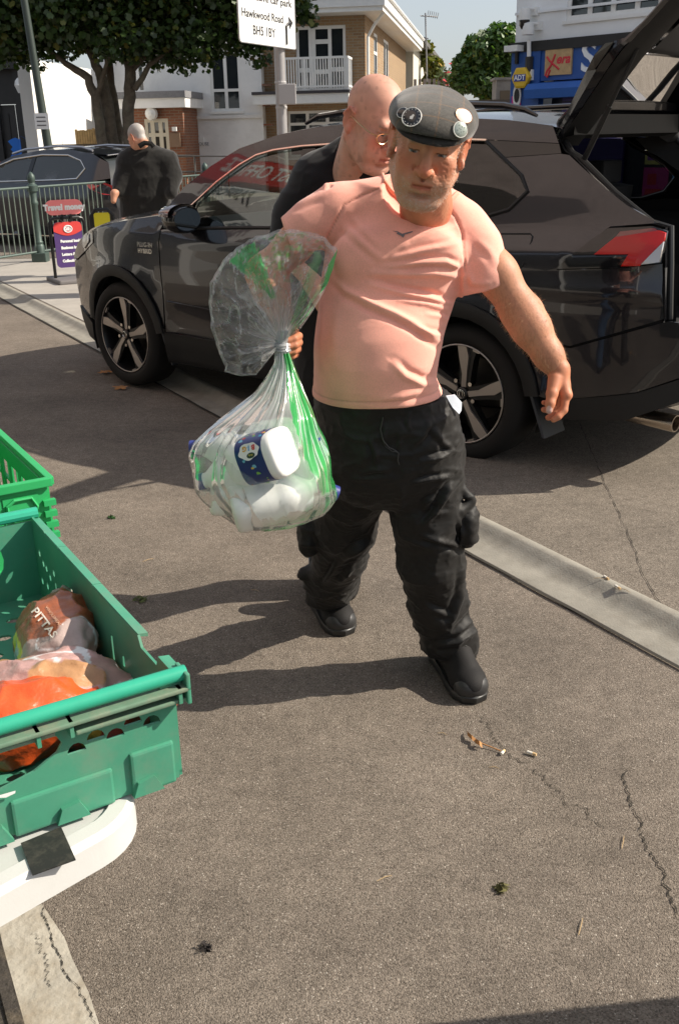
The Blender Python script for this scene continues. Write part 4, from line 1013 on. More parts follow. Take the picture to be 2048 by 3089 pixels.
# boot opening and interior
for sd in (0, 1):
    sg = lambda w: w if sd == 0 else 2 * HWID - w
    mb = MB(); mb.add([CW(.0, sg(-.20), .62), CW(-.98, sg(-.24), .62), CW(-.96, sg(-.24), 1.02), CW(-.62, sg(-.26), 1.14), CW(0, sg(-.2), 1.14)], [(0, 1, 2, 3, 4)]); mb.build('boot_side_trim', inner, car)
    op = [(-.33, 1.56), (-.40, 1.49), (-.45, 1.468), (-.66, 1.325), (-.85, 1.205), (-.93, 1.185), (-.965, 1.04), (-.985, .80)]
    mb = MB(); mb.loft([[CW(u, sg(Wb(u, z) - .004), z), CW(u + .03, sg(Wb(u, z) - .10), z - .01)] for u, z in op], caps=False, wrap=False); mb.build('boot_jamb', paint, car, smooth=True)
    mb = MB(); mb.tube([CW(u + .02, sg(Wb(u, z) - .105), z - .008) for u, z in op], .014, 8); mb.build('boot_seal', M('seal', (.02, .02, .02), .35), car, smooth=True)
    mb = MB(); mb.loft([[CW(u + .03, sg(Wb(u, z) - .11), z - .01), CW(u + .20, sg(Wb(u, z) - .16), z - .03)] for u, z in op[:6]], caps=False, wrap=False); mb.build('pillar_trim', inner, car)
mb = MB(); mb.box((0, 0, 0), (1, 1, 1), None); mb = MB()
mb.add([CW(.02, -.2, .62), CW(-1.0, -.2, .62), CW(-1.0, 2 * HWID + .2, .62), CW(.02, 2 * HWID + .2, .62)], [(0, 1, 2, 3)]); mb.build('boot_floor', inner, car)
mb = MB(); mb.loft([[CW(u, w, z) for u, z in ((.0, .62), (-.08, 1.28), (.06, 1.30), (.14, .62))] for w in (-.25, 2 * HWID + .25)]); mb.build('rear_seat', inner, car)
for q in (-.45, -.9, -1.35):
    mb = MB(); mb.loft([[CW(.0 + du, q + dw, 1.30 + dz) for du, dw in ((-.05, -.11), (.06, -.11), (.06, .11), (-.05, .11))] for dz in (0, .12)]); mb.build('headrest', inner, car, bevel=.015)
for q in (-.48, -1.32):
    mb = MB(); mb.loft([[CW(u, q + dw, z) for u, z in ((1.0, .5), (.80, 1.20), (.92, 1.23), (1.2, .6))] for dw in (-.24, .24)]); mb.build('front_seat', inner, car, bevel=.03)
    mb = MB(); mb.loft([[CW(.82 + du, q + dw, 1.25 + dz) for du, dw in ((-.05, -.12), (.06, -.12), (.06, .12), (-.05, .12))] for dz in (0, .17)]); mb.build('headrest', inner, car, bevel=.02)
mb = MB(); mb.loft([[CW(u, w, z) for u, z in ((2.35, 1.10), (2.0, 1.13), (1.75, 1.06), (1.78, .8), (2.3, .8))] for w in (-.14, 2 * HWID + .14)]); mb.build('dashboard', M('dash', (.02, .02, .021), .6), car)
mb = MB(); cc = CW(1.58, -1.30, 1.02); mb.tube([cc + cW * (.19 * cos(a)) + (Vector((0, 0, 1)) * .85 + cU * -.5).normalized() * (.19 * sin(a)) * -1 for a in [2 * pi * i / 24 for i in range(24)]], .016, 8, closed=True); mb.build('steering_wheel', M('dash2', (.03, .03, .03), .5), car, smooth=True)
mb = MB(); mb.add([CW(-.98, -.2, .62), CW(-1.03, -.14, .80), CW(-1.03, 2 * HWID + .14, .80), CW(-.98, 2 * HWID + .2, .62)], [(0, 1, 2, 3)]); mb.add([CW(-1.03, -.14, .80), CW(-1.13, -.2, .795), CW(-1.16, -.9, .795), CW(-1.13, 2 * HWID + .2, .795), CW(-1.03, 2 * HWID + .14, .80)], [(0, 1, 2, 3, 4)])
mb.build('boot_sill', M('sill_steel', (.30, .28, .26), .35, metal=.7), car)
across('rear_bumper_face', [(-1.035, .80), (-1.06, .70), (-1.075, .57), (-1.04, .46), (-.98, .40)], paint, 0, du=-.12, inset=.0)
# tailgate: swung up about the hinge at the rear roof edge
tg0 = (-.335, 1.555); ta = radians(135)       # chord direction in the (u,z) plane, rearwards and up
td = (cos(ta), sin(ta)); tn = (sin(ta), -cos(ta)); 
def TG(l, p, w): return CW(tg0[0] + td[0] * l + tn[0] * p, w, tg0[1] + td[1] * l + tn[1] * p)
prof = [(-.03, .0, -.26), (.0, .020, -.25), (.10, .045, -.235), (.20, .062, -.205), (.30, .078, -.175), (.37, .085, -.15), (.42, .080, -.14), (.465, .052, -.13), (.51, .022, -.135), (.60, .012, -.14), (.80, .012, -.15), (.98, .01, -.17), (1.05, .0, -.20)]
rings = []; NW = 14
Vv = []; Ff = []
for i, (l, p, w) in enumerate(prof):
    for k in range(NW + 1):
        t = k / NW; ww_ = w + (2 * HWID - 2 * w) * t; b = 1 - abs(2 * t - 1) ** 3; Vv.append(TG(l, p + .03 * b, ww_))
    if i:
        for k in range(NW): Ff.append(((i - 1) * (NW + 1) + k, (i - 1) * (NW + 1) + k + 1, i * (NW + 1) + k + 1, i * (NW + 1) + k))
keep = []
for f in Ff:
    r_, k = f[0] // (NW + 1), f[0] % (NW + 1)
    keep.append(f) if not (2 <= r_ <= 4 and 2 <= k <= NW - 3) else None
tgo = pydata('tailgate', Vv, keep, paint, car, smooth=True)
mb = MB(); gl = [f for f in Ff if f not in keep]; us = sorted({i for f in gl for i in f}); mp = {a: i for i, a in enumerate(us)}
mb.add([Vv[i] for i in us], [tuple(mp[i] for i in f) for f in gl]); mb.build('rear_window', glass_p, tgo, smooth=True)
# side cheeks and inner trim
for sd in (0, 1):
    sg = lambda w: w if sd == 0 else 2 * HWID - w
    mb = MB(); mb.loft([[TG(l, p, sg(w)), TG(l, p * .45, sg(w + .004)), TG(l, -.004, sg(w - .035))] for l, p, w in prof], caps=False, wrap=False); mb.build('gate_edge', paint, tgo, smooth=True)
    mb = MB(); mb.loft([[TG(l, .002, sg(w - .02)), TG(l, -.030, sg(w - .07)), TG(l, -.034, sg(w - .16)), TG(l, .02, sg(w - .22))] for l, p, w in prof], caps=False, wrap=False); mb.build('gate_frame', blackpl, tgo, smooth=True)
    ll = [(.36, .30), (.47, .28), (.52, .75), (.45, .92), (.40, .90)]
    lz = [zz_ for zz_ in ((1375, 168), (1398, 150), (1436, 148), (1425, 170), (1400, 196), (1388, 196))]
    mb = MB(); mb.add([TG(l, p * q, sg(w + .009)) for (l, p, w), q in zip(((.30, .078, -.170), (.37, .085, -.145), (.44, .079, -.135), (.47, .071, -.128), (.42, .083, -.135), (.33, .080, -.160)), (.88, .9, .88, .6, .45, .5))], [tuple(range(6))]); mb.build('gate_lamp', glossbk, tgo)
mb = MB(); mb.loft([[TG(l, q, w) for l, q in ((.46, .01), (.52, -.035), (.80, -.05), (1.0, -.02), (1.02, .03))] for w in (-.32, -.6, -1.2, 2 * HWID + .32)], caps=False, wrap=False); mb.build('gate_trim', M('gate_trim', (.016, .015, .015), .6), tgo, smooth=True)
mb = MB(); mb.loft([[TG(l, q, w) for l, q in ((-.02, .0), (.04, -.035), (.11, .02))] for w in (-.28, 2 * HWID + .28)], caps=False, wrap=False); mb.build('gate_header', blackpl, tgo)
mb = MB(); mb.loft([[TG(l, q, w) for l, q in ((-.06, .055), (.02, .085), (.14, .075), (.10, .055))] for w in (-.30, 2 * HWID + .30)]); mb.build('spoiler', paint, tgo, bevel=.01)
mb = MB(); mb.add([TG(l, -.052, w) for l, w in ((.64, -.80), (.68, -.80), (.68, -.96), (.64, -.96))], [(0, 1, 2, 3)]); mb.build('reflector', M('dull_red', (.25, .03, .015), .5), tgo)
for sd in (0, 1):
    sg = lambda w: w if sd == 0 else 2 * HWID - w
    mb = MB(); a = TG(.50, -.025, sg(-.20)); b = CW(-.455, sg(-.27), 1.455); mb.tube([a, a.lerp(b, .5)], .008, 8); mb.tube([a.lerp(b, .5), b], .013, 8); mb.build('gas_strut', blackpl, tgo, smooth=True)
    mb = MB(); mb.tube([CW(-.30, sg(-.32), 1.575), CW(-.34, sg(-.32), 1.60), TG(.05, .0, sg(-.32))], .018, 8); mb.build('hinge', blackpl, tgo)
done(car)

# ================================================================ PEOPLE
def vnoise(P, seed=0):
    """smooth value noise at points (N,3)"""
    I = np.floor(P).astype(np.int64); f = P - I; f = f * f * (3 - 2 * f); r = 0
    for dx in (0, 1):
        for dy in (0, 1):
            for dz in (0, 1):
                h = (I[:, 0] + dx) * 374761393 + (I[:, 1] + dy) * 668265263 + (I[:, 2] + dz) * 2147483647 + seed * 1013904223
                h = (h ^ (h >> 13)) * 1274126177; h = (h ^ (h >> 16)) & 0xffff
                r = r + (h / 65535.0) * (f[:, 0] if dx else 1 - f[:, 0]) * (f[:, 1] if dy else 1 - f[:, 1]) * (f[:, 2] if dz else 1 - f[:, 2])
    return r
def normals(V, F):
    a = V[F[:, 2]] - V[F[:, 0]]; b = V[F[:, 3]] - V[F[:, 1]]; n = np.cross(a, b); N = np.zeros_like(V)
    for k in range(4): np.add.at(N, F[:, k], n)
    return N / (np.linalg.norm(N, axis=1, keepdims=True) + 1e-12)
_ix = np.array(IX); _iy = np.array(IY); _f = np.array(_fw); _co = np.array(CAMO)
def npx(P):
    v = P - _co; k = v @ _f; return np.stack([(1024 + F_PX * (v @ _ix) / k) / KP, (1544.5 - F_PX * (v @ _iy) / k) / KP], 1)
def pdist(Q, pl):
    """signed distance (px) of points to a polyline and 0..1 parameter along it"""
    best = np.full(len(Q), 1e9); par = np.zeros(len(Q)); sgn = np.ones(len(Q)); n = len(pl) - 1
    for i in range(n):
        a = np.array(pl[i], float); b = np.array(pl[i + 1], float); ab = b - a
        t = np.clip(((Q - a) @ ab) / (ab @ ab), 0, 1); d = Q - a - t[:, None] * ab; dd = np.hypot(d[:, 0], d[:, 1]); m = dd < best
        best = np.where(m, dd, best); par = np.where(m, (i + t) / n, par); sgn = np.where(m, np.sign(ab[0] * d[:, 1] - ab[1] * d[:, 0]), sgn)
    return best * sgn, par
def stack(fd, rows, k=.02):
    """rows of (z, cx, cy, a, b): ellipse sections joined vertically"""
    rows = sorted(rows); Z = np.array([r[0] for r in rows]); C = np.array([r[1:] for r in rows])
    lo = np.array([(C[:, 0] - C[:, 2]).min() - .05, (C[:, 1] - C[:, 3]).min() - .05, Z[0] - .03]); hi = np.array([(C[:, 0] + C[:, 2]).max() + .05, (C[:, 1] + C[:, 3]).max() + .05, Z[-1] + .03])
    R = fd._sl(lo, hi)
    if R is None: return
    sl, X, Y, z = R; zz = z.ravel(); g = [np.interp(zz, Z, C[:, i])[None, None, :] for i in range(4)]
    x = (X - g[0]) / g[2]; y = (Y - g[1]) / g[3]; r = (np.abs(x) ** 2.3 + np.abs(y) ** 2.3) ** (1 / 2.3)
    d = (r - 1) * np.minimum(g[2], g[3]); d = np.maximum(d, np.maximum(Z[0] - z, z - Z[-1]))
    fd._mix(sl, d.astype(np.float32), k, 'u')
def T3(M4, p): return tuple(M4 @ Vector(p))
def head_field(M4, h=.0026, neck=None, big=1.0, ears=(1, 1), mouth_open=0.0):
    o = M4.translation; fd = Field((o.x - .16, o.y - .19, o.z - .24), (o.x + .16, o.y + .19, o.z + .18), h)
    sc_h = M4.to_scale().x; R = M4.to_3x3().normalized().to_4x4()
    E = lambda c, r, k=.015, op='u', rot=None: fd.ell(T3(M4, c), tuple(q * sc_h for q in r), k, R if rot is None else R @ rot, op)
    Cn = lambda a, b, ra, rb=None, k=.012, op='u': fd.cone(T3(M4, a), T3(M4, b), ra, rb, k, op)
    E((0, .018, .045), (.078, .098, .088), .02)
    E((0, -.035, -.02), (.066, .062, .085), .03)
    for s in (-1, 1):
        Cn((s * .062, .01, -.05), (s * .030, -.068, -.098), .020, .020, .03)          # jaw
        E((s * .046, -.066, -.012), (.022, .020, .020), .02)                           # cheekbone
        E((s * .040, -.072, -.050), (.022, .020, .025), .025)                          # cheek
    E((0, -.078, -.102), (.026, .020, .020), .02)                                      # chin
    Cn((-.034, -.084, .036), (.034, -.084, .036), .0125, .0125, .016)                  # brow
    for s in (-1, 1): E((s * .031, -.099, .014), (.017, .014, .0125), .010, 's')      # eye sockets
    for s in (-1, 1):
        E((s * .031, -.0775, .013), (.0128, .0128, .0122), .001)                       # eyeball
        Cn((s * .018, -.0885, .0205), (s * .044, -.083, .0185), .0052, .0046, .005)    # upper lid
        Cn((s * .019, -.0875, .0045), (s * .042, -.083, .0055), .0040, .0036, .005)    # lower lid
        Cn((s * .018, -.087, -.003), (s * .044, -.080, -.004), .0050, .004, .007)      # bag below the eye
    Cn((0, -.090, .026), (0, -.108, -.006), .0085, .0105, .012); Cn((0, -.106, -.006), (0, -.1155, -.0215), .0105, .0145, .008)
    for s in (-1, 1):
        E((s * .0145, -.1005, -.0255), (.0092, .0125, .0090), .006); E((s * .007, -.108, -.0355), (.0042, .006, .0045), .003, 's')
        Cn((s * .021, -.094, -.022), (s * .031, -.086, -.058), .0035, .0025, .008, 's')  # fold from nose to mouth
    E((0, -.092, -.055), (.030, .012, .024), .02)                                      # muzzle
    Cn((-.021, -.0965, -.0545), (0, -.1035, -.0515), .0042, .0056, .006); Cn((0, -.1035, -.0515), (.021, -.0965, -.0545), .0056, .0042, .006)
    Cn((-.019, -.0965, -.0625), (0, -.1025, -.0655), .0048, .0070, .006); Cn((0, -.1025, -.0655), (.019, -.0965, -.0625), .0070, .0048, .006)
    Cn((-.025, -.0985, -.0580), (0, -.1075, -.0578), .0016, .0020, .003, 's'); Cn((0, -.1075, -.0578), (.025, -.0985, -.0580), .0020, .0016, .003, 's')
    E((0, -.103, -.0405), (.004, .005, .009), .004, 's')
    E((0, -.094, -.0805), (.022, .009, .006), .008, 's')
    for s, on in ((-1, ears[0]), (1, ears[1])):
        if not on: continue
        rt_ = Matrix.Rotation(radians(-24) * s, 4, 'Z') @ Matrix.Rotation(radians(8), 4, 'X')
        E((s * .082, .016, .004), (.0075, .021, .034), .008, 'u', rt_); E((s * .084, .008, -.024), (.007, .012, .013), .006)
        E((s * .0925, .012, .006), (.006, .012, .022), .005, 's', rt_)
        Cn((s * .093, .034, .010), (s * .090, .020, .036), .0045, .0045, .004); Cn((s * .090, .020, .036), (s * .086, -.002, .030), .0045, .004, .004)
    if neck is not None:
        for a, b, ra, rb in neck: fd.cone(a, b, ra, rb, .03)
    return fd
def local(M4, V): 
    Mi = np.array(M4.inverted()); return V @ Mi[:3, :3].T + Mi[:3, 3]
def lerp3(A, B, t): return A * (1 - t[:, None]) + np.array(B) * t[:, None]
def sstep(x, a, b): t = np.clip((x - a) / (b - a), 0, 1); return t * t * (3 - 2 * t)
def head_color(M4, V, skin, beard=.8, hair=None, bald=False, hairline=None):
    L = local(M4, V); x, y, z = L.T; ax = np.abs(x); n1 = vnoise(V * 60, 1); n2 = vnoise(V * 320, 2); n3 = vnoise(V * 700, 3); n4 = vnoise(V * 150, 9)
    C = np.tile(np.array(skin), (len(V), 1)) * (.90 + .22 * n1)[:, None]
    front = sstep(-y, .03, .075)
    redn = np.exp(-(((ax - .045) / .025) ** 2 + ((z + .015) / .022) ** 2)) * front * .6 + np.exp(-((x / .018) ** 2 + ((z + .02) / .018) ** 2)) * sstep(-y, .09, .105) * .7 + sstep(ax, .076, .084) * .55
    C = lerp3(C, (skin[0] * 1.02, skin[1] * .62, skin[2] * .55), np.clip(redn, 0, 1))
    lip = np.exp(-((z + .0585 + .0) / .0075) ** 2) * (ax < .023) * sstep(-y, .094, .0985)
    C = lerp3(C, (skin[0] * .72, skin[1] * .45, skin[2] * .42), np.clip(lip * 1.1, 0, .9))
    if beard:
        bz = sstep(-z, .030 - .0, .055) * sstep(-z + ax * .55 - .0, .050, .075) + sstep(ax, .058, .068) * sstep(-z, -.005, .02) * sstep(.03 - y, 0, .03)
        must = np.exp(-((z + .042) / .007) ** 2) * (ax < .032) * sstep(-y, .085, .095) * .55
        b = np.clip(np.maximum(bz * sstep(.035 - y, 0, .02), must) - lip * 1.3, 0, 1) * beard * (.10 + .75 * (n3 > .5) * n2 + .35 * n4 * sstep(-z, .06, .10))
        C = lerp3(C, (.50, .44, .38), np.clip(b * .6, 0, .55))
    brow = np.exp(-((z - .034 - .05 * (ax - .03) ** 2 * 20) / .0045) ** 2) * (ax > .012) * (ax < .050) * sstep(-y, .075, .088)
    C = lerp3(C, (.22, .17, .13), np.clip(brow * .75 * (.5 + n2), 0, .85))
    for s in (-1, 1):
        r = np.sqrt((x - s * .031) ** 2 + (y + .0775) ** 2 + (z - .013) ** 2); eye = (r < .0139) & (z < .0165) & (z > .0085)
        ir = np.sqrt((x - s * .031 + .001) ** 2 + (z - .0115) ** 2)
        C[eye] = (.42, .38, .36); C[eye & (ir < .0060)] = (.08, .09, .10); C[eye & (ir < .0028)] = (.01, .01, .01)
        lash = (np.abs(z - .0150) < .0014) & (np.abs(x - s * .031) < .012) & (y < -.083); C[lash] = (skin[0] * .25, skin[1] * .25, skin[2] * .25)
        cr = np.exp(-((z - .014) / .02) ** 2) * np.exp(-((ax - .058) / .008) ** 2) * (.5 + .5 * np.sin(z * 1400)) * .35; C = C * (1 - .25 * np.clip(cr, 0, 1))[:, None]
    if hair is not None:
        if bald:
            hm = sstep(y, .02, .05) * sstep(-z, -.02, .0) * .35 * (n3 > .4)
        else:
            hm = sstep(y + .6 * (z - .05), -.01, .02) * sstep(z, -.06 + 0, -.03) * (ax < .082)
            hm = np.maximum(hm, sstep(z, .075, .085)) * (.6 + .5 * n2)
        C = lerp3(C, hair, np.clip(hm, 0, 1))
    return np.clip(C, 0, 1)
def skin_mat(name):
    m = M(name, (.5, .3, .2), .55, attr='Col', sss=.08, bump=.22, bscale=420, bdist=.0016, spec=.42); return m
skinm = skin_mat('skin')
def cloth(name, col, rough=.85, sheen=.2, weave=900, spec=.2, var=.05, bump=.12):
    return M(name, col, rough, sheen=sheen, bump=bump, bscale=weave, bdist=.001, spec=spec, var=var, vscale=18)
def ridged(P, sc, seed=0):
    n = vnoise(P * np.array(sc), seed); return 1 - np.abs(2 * n - 1)
def headM(px, py, y, yaw, pitch, roll):
    """head frame: local -y is the face; yaw turns the face to image right, pitch looks down, roll leans the top to image right"""
    return Matrix.Translation(PY(px, py, y)) @ Matrix.Rotation(radians(roll), 4, 'Y') @ Matrix.Rotation(radians(yaw), 4, 'Z') @ Matrix.Rotation(radians(pitch), 4, 'X')
def hand(fd, wrist, palm, fingers, thumb, pr=.021):
    """palm as a thick pad between wrist and knuckles; each finger its own chain"""
    kn = [np.array(f[0]) for f in fingers]; w = np.array(wrist); c = np.array(palm)
    fd.cone(w, c, .024, pr, .02)
    for k in kn: fd.cone(c, k, pr * .80, .0125, .010); fd.cone(w, k, .017, .0125, .012)
    for i in range(len(kn) - 1): fd.cone(kn[i], kn[i + 1], .0125, .0125, .008)
    for f, r in zip(fingers, (.0095, .0098, .0092, .0080)):
        fd.chain(f, [r * 1.15, r * 1.02, r * .95, r * .80][:len(f)] if len(f) <= 4 else [r] * len(f), .0035)
    fd.chain(thumb, [.019, .0145, .0118, .0095][:len(thumb)], .006)
def join(parts):
    V = []; F = []; C = []; n = 0
    for v, f, c in parts: V.append(v); F.append(f + n); C.append(c); n += len(v)
    return np.concatenate(V), np.concatenate(F), np.concatenate(C)
def flatcol(V, c, am=.12, sc=40): return np.tile(np.array(c), (len(V), 1)) * (1 - am / 2 + am * vnoise(V * sc, 5))[:, None]

# ---------------------------------------------------------------- man in the pink T-shirt
SKIN = (.52, .235, .135)
fL = G(1048, 1590); fB = G(752, 1445)
hero = empty('person', Vector((.15, 2.75, 0)), label='person in salmon pink T-shirt and flat cap walking with a plastic bag', cat='person')
HM = headM(987, 343, 2.42, -4, 14, 10.5)
nk0 = PY(985, 430, 2.50); nk1 = PY(985, 500, 2.62)
hf = head_field(HM, .0024, neck=[(T3(HM, (0, .03, -.05)), tuple(nk1), .058, .068)])
hv, hfc = hf.mesh(1)
hl0 = local(HM, hv); hl0[:, 2] = np.where(hl0[:, 2] > .05, .05 + (hl0[:, 2] - .05) * .55, hl0[:, 2]); _m = np.array(HM); hv = hl0 @ _m[:3, :3].T + _m[:3, 3]; hN = normals(hv, hfc); hv = hv + hN * ((vnoise(hv * 260, 4) - .5) * .0010 - .0011 * ridged(hl0, (70, 70, 240), 6) ** 6 * sstep(-hl0[:, 1], .03, .06) * sstep(np.abs(hl0[:, 0]), .018, .035) * (hl0[:, 2] > -.045))[:, None]
parts = [(hv, hfc, head_color(HM, hv, SKIN, 1.0, hair=(.36, .33, .31)))]
# left arm (image right) bare below the sleeve
S_L = PY(1078, 525, 2.64); E_L = PY(1203, 722, 2.57); W_L = PY(1286, 852, 2.50)
lo = np.minimum(np.minimum(np.array(S_L), np.array(E_L)), np.array(W_L)) - .17; hi = np.maximum(np.maximum(np.array(S_L), np.array(E_L)), np.array(W_L)) + .12
fd = Field(lo, hi, .0034); U1 = S_L.lerp(E_L, .55)
fd.chain([S_L, U1, E_L], [.042, .050, .047], .03); fm = E_L.lerp(W_L, .34)
fd.chain([E_L, fm + Vector((-.004, 0, .006)), E_L.lerp(W_L, .75), W_L], [.046, .045, .034, .0275], .03)
fd.ell(tuple(E_L + Vector((.030, .0, .012))), (.018, .018, .02), .02)
V_, F_ = fd.mesh(2); cL = flatcol(V_, SKIN, .28, 28); cL = cL * (1 - .14 * (vnoise(V_ * np.array([500, 500, 160]), 41) > .62))[:, None]
parts.append((V_, F_, cL))
zz = lambda x, y, d: tuple(PY(1194.5 + x * .0977, 765.7 + y * .0977, d))
W2 = zz(965, 900, 2.50)
hd = Field(np.array(W2) - (.10, .10, .20), np.array(W2) + (.08, .10, .06), .0022)
hd.cone(tuple(E_L.lerp(W_L, .8)), W2, .033, .026, .01)
hand(hd, W2, zz(1010, 1240, 2.49), [
    [zz(1150, 1500, 2.465), zz(1095, 1860, 2.450), zz(960, 2010, 2.442), zz(850, 2085, 2.44)],
    [zz(1130, 1450, 2.490), zz(985, 1860, 2.475), zz(840, 1990, 2.468), zz(725, 2035, 2.464)],
    [zz(1080, 1400, 2.512), zz(880, 1770, 2.505), zz(720, 1850, 2.500), zz(620, 1848, 2.495)],
    [zz(1000, 1360, 2.532), zz(820, 1640, 2.530), zz(700, 1690, 2.525), zz(620, 1680, 2.52)]],
    [zz(890, 1130, 2.478), zz(815, 1470, 2.452), zz(775, 1700, 2.438), zz(745, 1860, 2.432)], .023)
V_, F_ = hd.mesh(1); c_ = flatcol(V_, (SKIN[0], SKIN[1] * .86, SKIN[2] * .80)); tip = np.array(zz(745, 1850, 2.427)); nl = np.linalg.norm((V_ - tip) * np.array([1, 1, .8]), axis=1) < .0085
c_[nl & (normals(V_, F_)[:, 1] < -.3)] = (.62, .40, .34); parts.append((V_, F_, c_))
# right arm (image left) reaching down to the neck of the bag
S_R = PY(765, 480, 2.66); E_R = PY(612, 632, 2.66); W_R = PY(655, 742, 2.54)
lo = np.minimum(np.minimum(np.array(S_R), np.array(E_R)), np.array(W_R)) - .14; hi = np.maximum(np.maximum(np.array(S_R), np.array(E_R)), np.array(W_R)) + .10
fd = Field(lo, hi, .004); fd.chain([S_R, S_R.lerp(E_R, .55), E_R], [.038, .044, .045], .03); fd.chain([E_R, E_R.lerp(W_R, .35), W_R], [.046, .044, .028], .03)
V_, F_ = fd.mesh(2); parts.append((V_, F_, flatcol(V_, SKIN)))
KNOT = PY(657, 800, 2.475)
hd = Field(np.array(W_R) - (.10, .12, .14), np.array(W_R) + (.10, .10, .06), .0024)
hd.cone(tuple(E_R.lerp(W_R, .8)), tuple(W_R), .033, .027, .01)
q = lambda x, y, d: tuple(PY(x, y, d))
hand(hd, tuple(W_R), q(668, 776, 2.535), [
    [q(678, 772, 2.525), q(690, 776, 2.487), q(680, 782, 2.452), q(664, 787, 2.442)],
    [q(677, 787, 2.528), q(690, 791, 2.488), q(681, 797, 2.450), q(664, 801, 2.440)],
    [q(675, 801, 2.528), q(688, 806, 2.490), q(679, 811, 2.454), q(664, 814, 2.444)],
    [q(672, 814, 2.525), q(683, 819, 2.492), q(675, 823, 2.460), q(663, 825, 2.452)]],
    [q(655, 768, 2.53), q(640, 785, 2.50), q(636, 800, 2.475), q(645, 812, 2.455)], .022)
V_, F_ = hd.mesh(1); parts.append((V_, F_, flatcol(V_, (SKIN[0] * .95, SKIN[1] * .80, SKIN[2] * .74))))
bv, bf, bc = join(parts); np_mesh('body', bv, bf, skinm, hero, bc)
# real whiskers and arm hair
def hairs(name, V, F, mask, n, ln, w, cols, mat, parent, down=.6, seed=1):
    rs = np.random.RandomState(seed); N = normals(V, F); idx = np.where(rs.rand(len(V)) < mask)[0]
    if not len(idx): return
    pk = rs.choice(idx, n); q = F[rs.randint(0, len(F), 1)]; P = V[pk] + rs.normal(size=(n, 3)) * .0012; nn = N[pk]
    d = nn * .55 + np.array([0, 0, -down]) + rs.normal(size=(n, 3)) * .35; d /= np.linalg.norm(d, axis=1, keepdims=True); t_ = np.cross(d, rs.normal(size=(n, 3))); t_ /= np.linalg.norm(t_, axis=1, keepdims=True)
    L_ = ln * rs.uniform(.5, 1.3, n)[:, None]; A = np.stack([P - t_ * w, P + t_ * w, P + d * L_], 1).reshape(-1, 3); Fh = np.arange(3 * n).reshape(-1, 3)
    c = np.array(cols)[rs.randint(0, len(cols), n)]; tag(np_mesh(name, A, Fh, mat, parent, np.repeat(c, 3, axis=0)), kind='stuff')
hairm = M('hair', (.4, .4, .4), .6, attr='Col', spec=.3)
hl1 = local(HM, hv); x_, y_, z_ = hl1.T; ax_ = np.abs(x_)
bmask = np.clip(sstep(-z_, .040, .062) * sstep(-z_ + ax_ * .55, .055, .08) + sstep(ax_, .058, .066) * sstep(-z_, -.015, .02) * .8, 0, 1) * sstep(.03 - y_, 0, .02) * (1 - np.exp(-((z_ + .0585) / .009) ** 2) * (ax_ < .026)) * (z_ > -.125)
bmask = np.maximum(bmask, np.exp(-((z_ + .042) / .006) ** 2) * (ax_ < .030) * sstep(-y_, .088, .095) * .5)
hairs('beard', hv, hfc, bmask * .9, 2300, .0034, .00034, [(.66, .61, .54), (.50, .43, .35), (.36, .27, .19), (.74, .70, .64)], hairm, hero, .5, 3)
hs = sstep(z_, -.015, .01) * (ax_ > .060) * (y_ > -.045) * (z_ < .062) * (ax_ < .080); hairs('side_hair', hv, hfc, hs, 1300, .006, .00045, [(.50, .47, .43), (.30, .28, .26), (.62, .58, .54)], hairm, hero, .4, 4)
hairs('arm_hair', parts[1][0], parts[1][1], np.ones(len(parts[1][0])) * .5 * (parts[1][0][:, 2] < E_L.z + .05), 2600, .011, .00022, [(.55, .36, .20), (.62, .44, .26), (.35, .20, .10)], hairm, hero, .7, 5)
# flat cap
def cap_field(M4):
    o = M4.translation; fd = Field((o.x - .16, o.y - .24, o.z - .08), (o.x + .16, o.y + .16, o.z + .19), .0026); R = M4.to_3x3().to_4x4()
    fd.ell(T3(M4, (0, .004, .076)), (.096, .124, .046), .01, R @ Matrix.Rotation(radians(8), 4, 'X'))
    fd.ell(T3(M4, (0, .012, .062)), (.094, .112, .034), .03, R)
    fd.ell(T3(M4, (0, -.070, .074)), (.087, .068, .030), .03, R @ Matrix.Rotation(radians(14), 4, 'X'))
    fd.ell(T3(M4, (0, .02, .022)), (.0835, .100, .045), .003, R, 's')                 # hollow for the head
    n = M4.to_3x3() @ Vector((0, -.10, -1)); fd.cut(T3(M4, (0, 0, .045)), n)
    fd.ell(T3(M4, (0, -.088, .058)), (.078, .056, .0080), .006, R @ Matrix.Rotation(radians(17), 4, 'X'))
    return fd
cv, cf = cap_field(HM).mesh(2); cl = local(HM, cv); cN = normals(cv, cf)
cv = cv + cN * (.0022 * (vnoise(cv * 26, 3) - .5) + .0016 * np.exp(-((np.abs(cl[:, 0]) - .0) / .004) ** 2) * 0)[:, None]
tw = (.075, .070, .062); n_ = vnoise(cv * 900, 6); C = np.tile(np.array(tw), (len(cv), 1)) * (.55 + .9 * n_ * (.6 + .6 * vnoise(cv * 240, 8)))[:, None]
chk = np.exp(-((np.mod(cl[:, 0] + .018, .052) - .026) / .0011) ** 2) + np.exp(-((np.mod(cl[:, 1] * .9 + cl[:, 2] * .35, .046) - .023) / .0011) ** 2)
C = lerp3(C, (.22, .12, .055), np.clip(chk, 0, 1) * .55)
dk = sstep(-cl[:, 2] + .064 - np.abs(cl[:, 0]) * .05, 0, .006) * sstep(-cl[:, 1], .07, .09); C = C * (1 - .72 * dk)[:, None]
capo = np_mesh('flat_cap', cv, cf, M('tweed', (.07, .065, .06), .95, attr='Col', sheen=.35, bump=.35, bscale=1400, bdist=.001, spec=.15), hero, C)
from mathutils.bvhtree import BVHTree
def bvh_of(V, F): return BVHTree.FromPolygons([Vector(v) for v in V], [tuple(int(i) for i in f) for f in F])
cap_b = bvh_of(cv, cf)
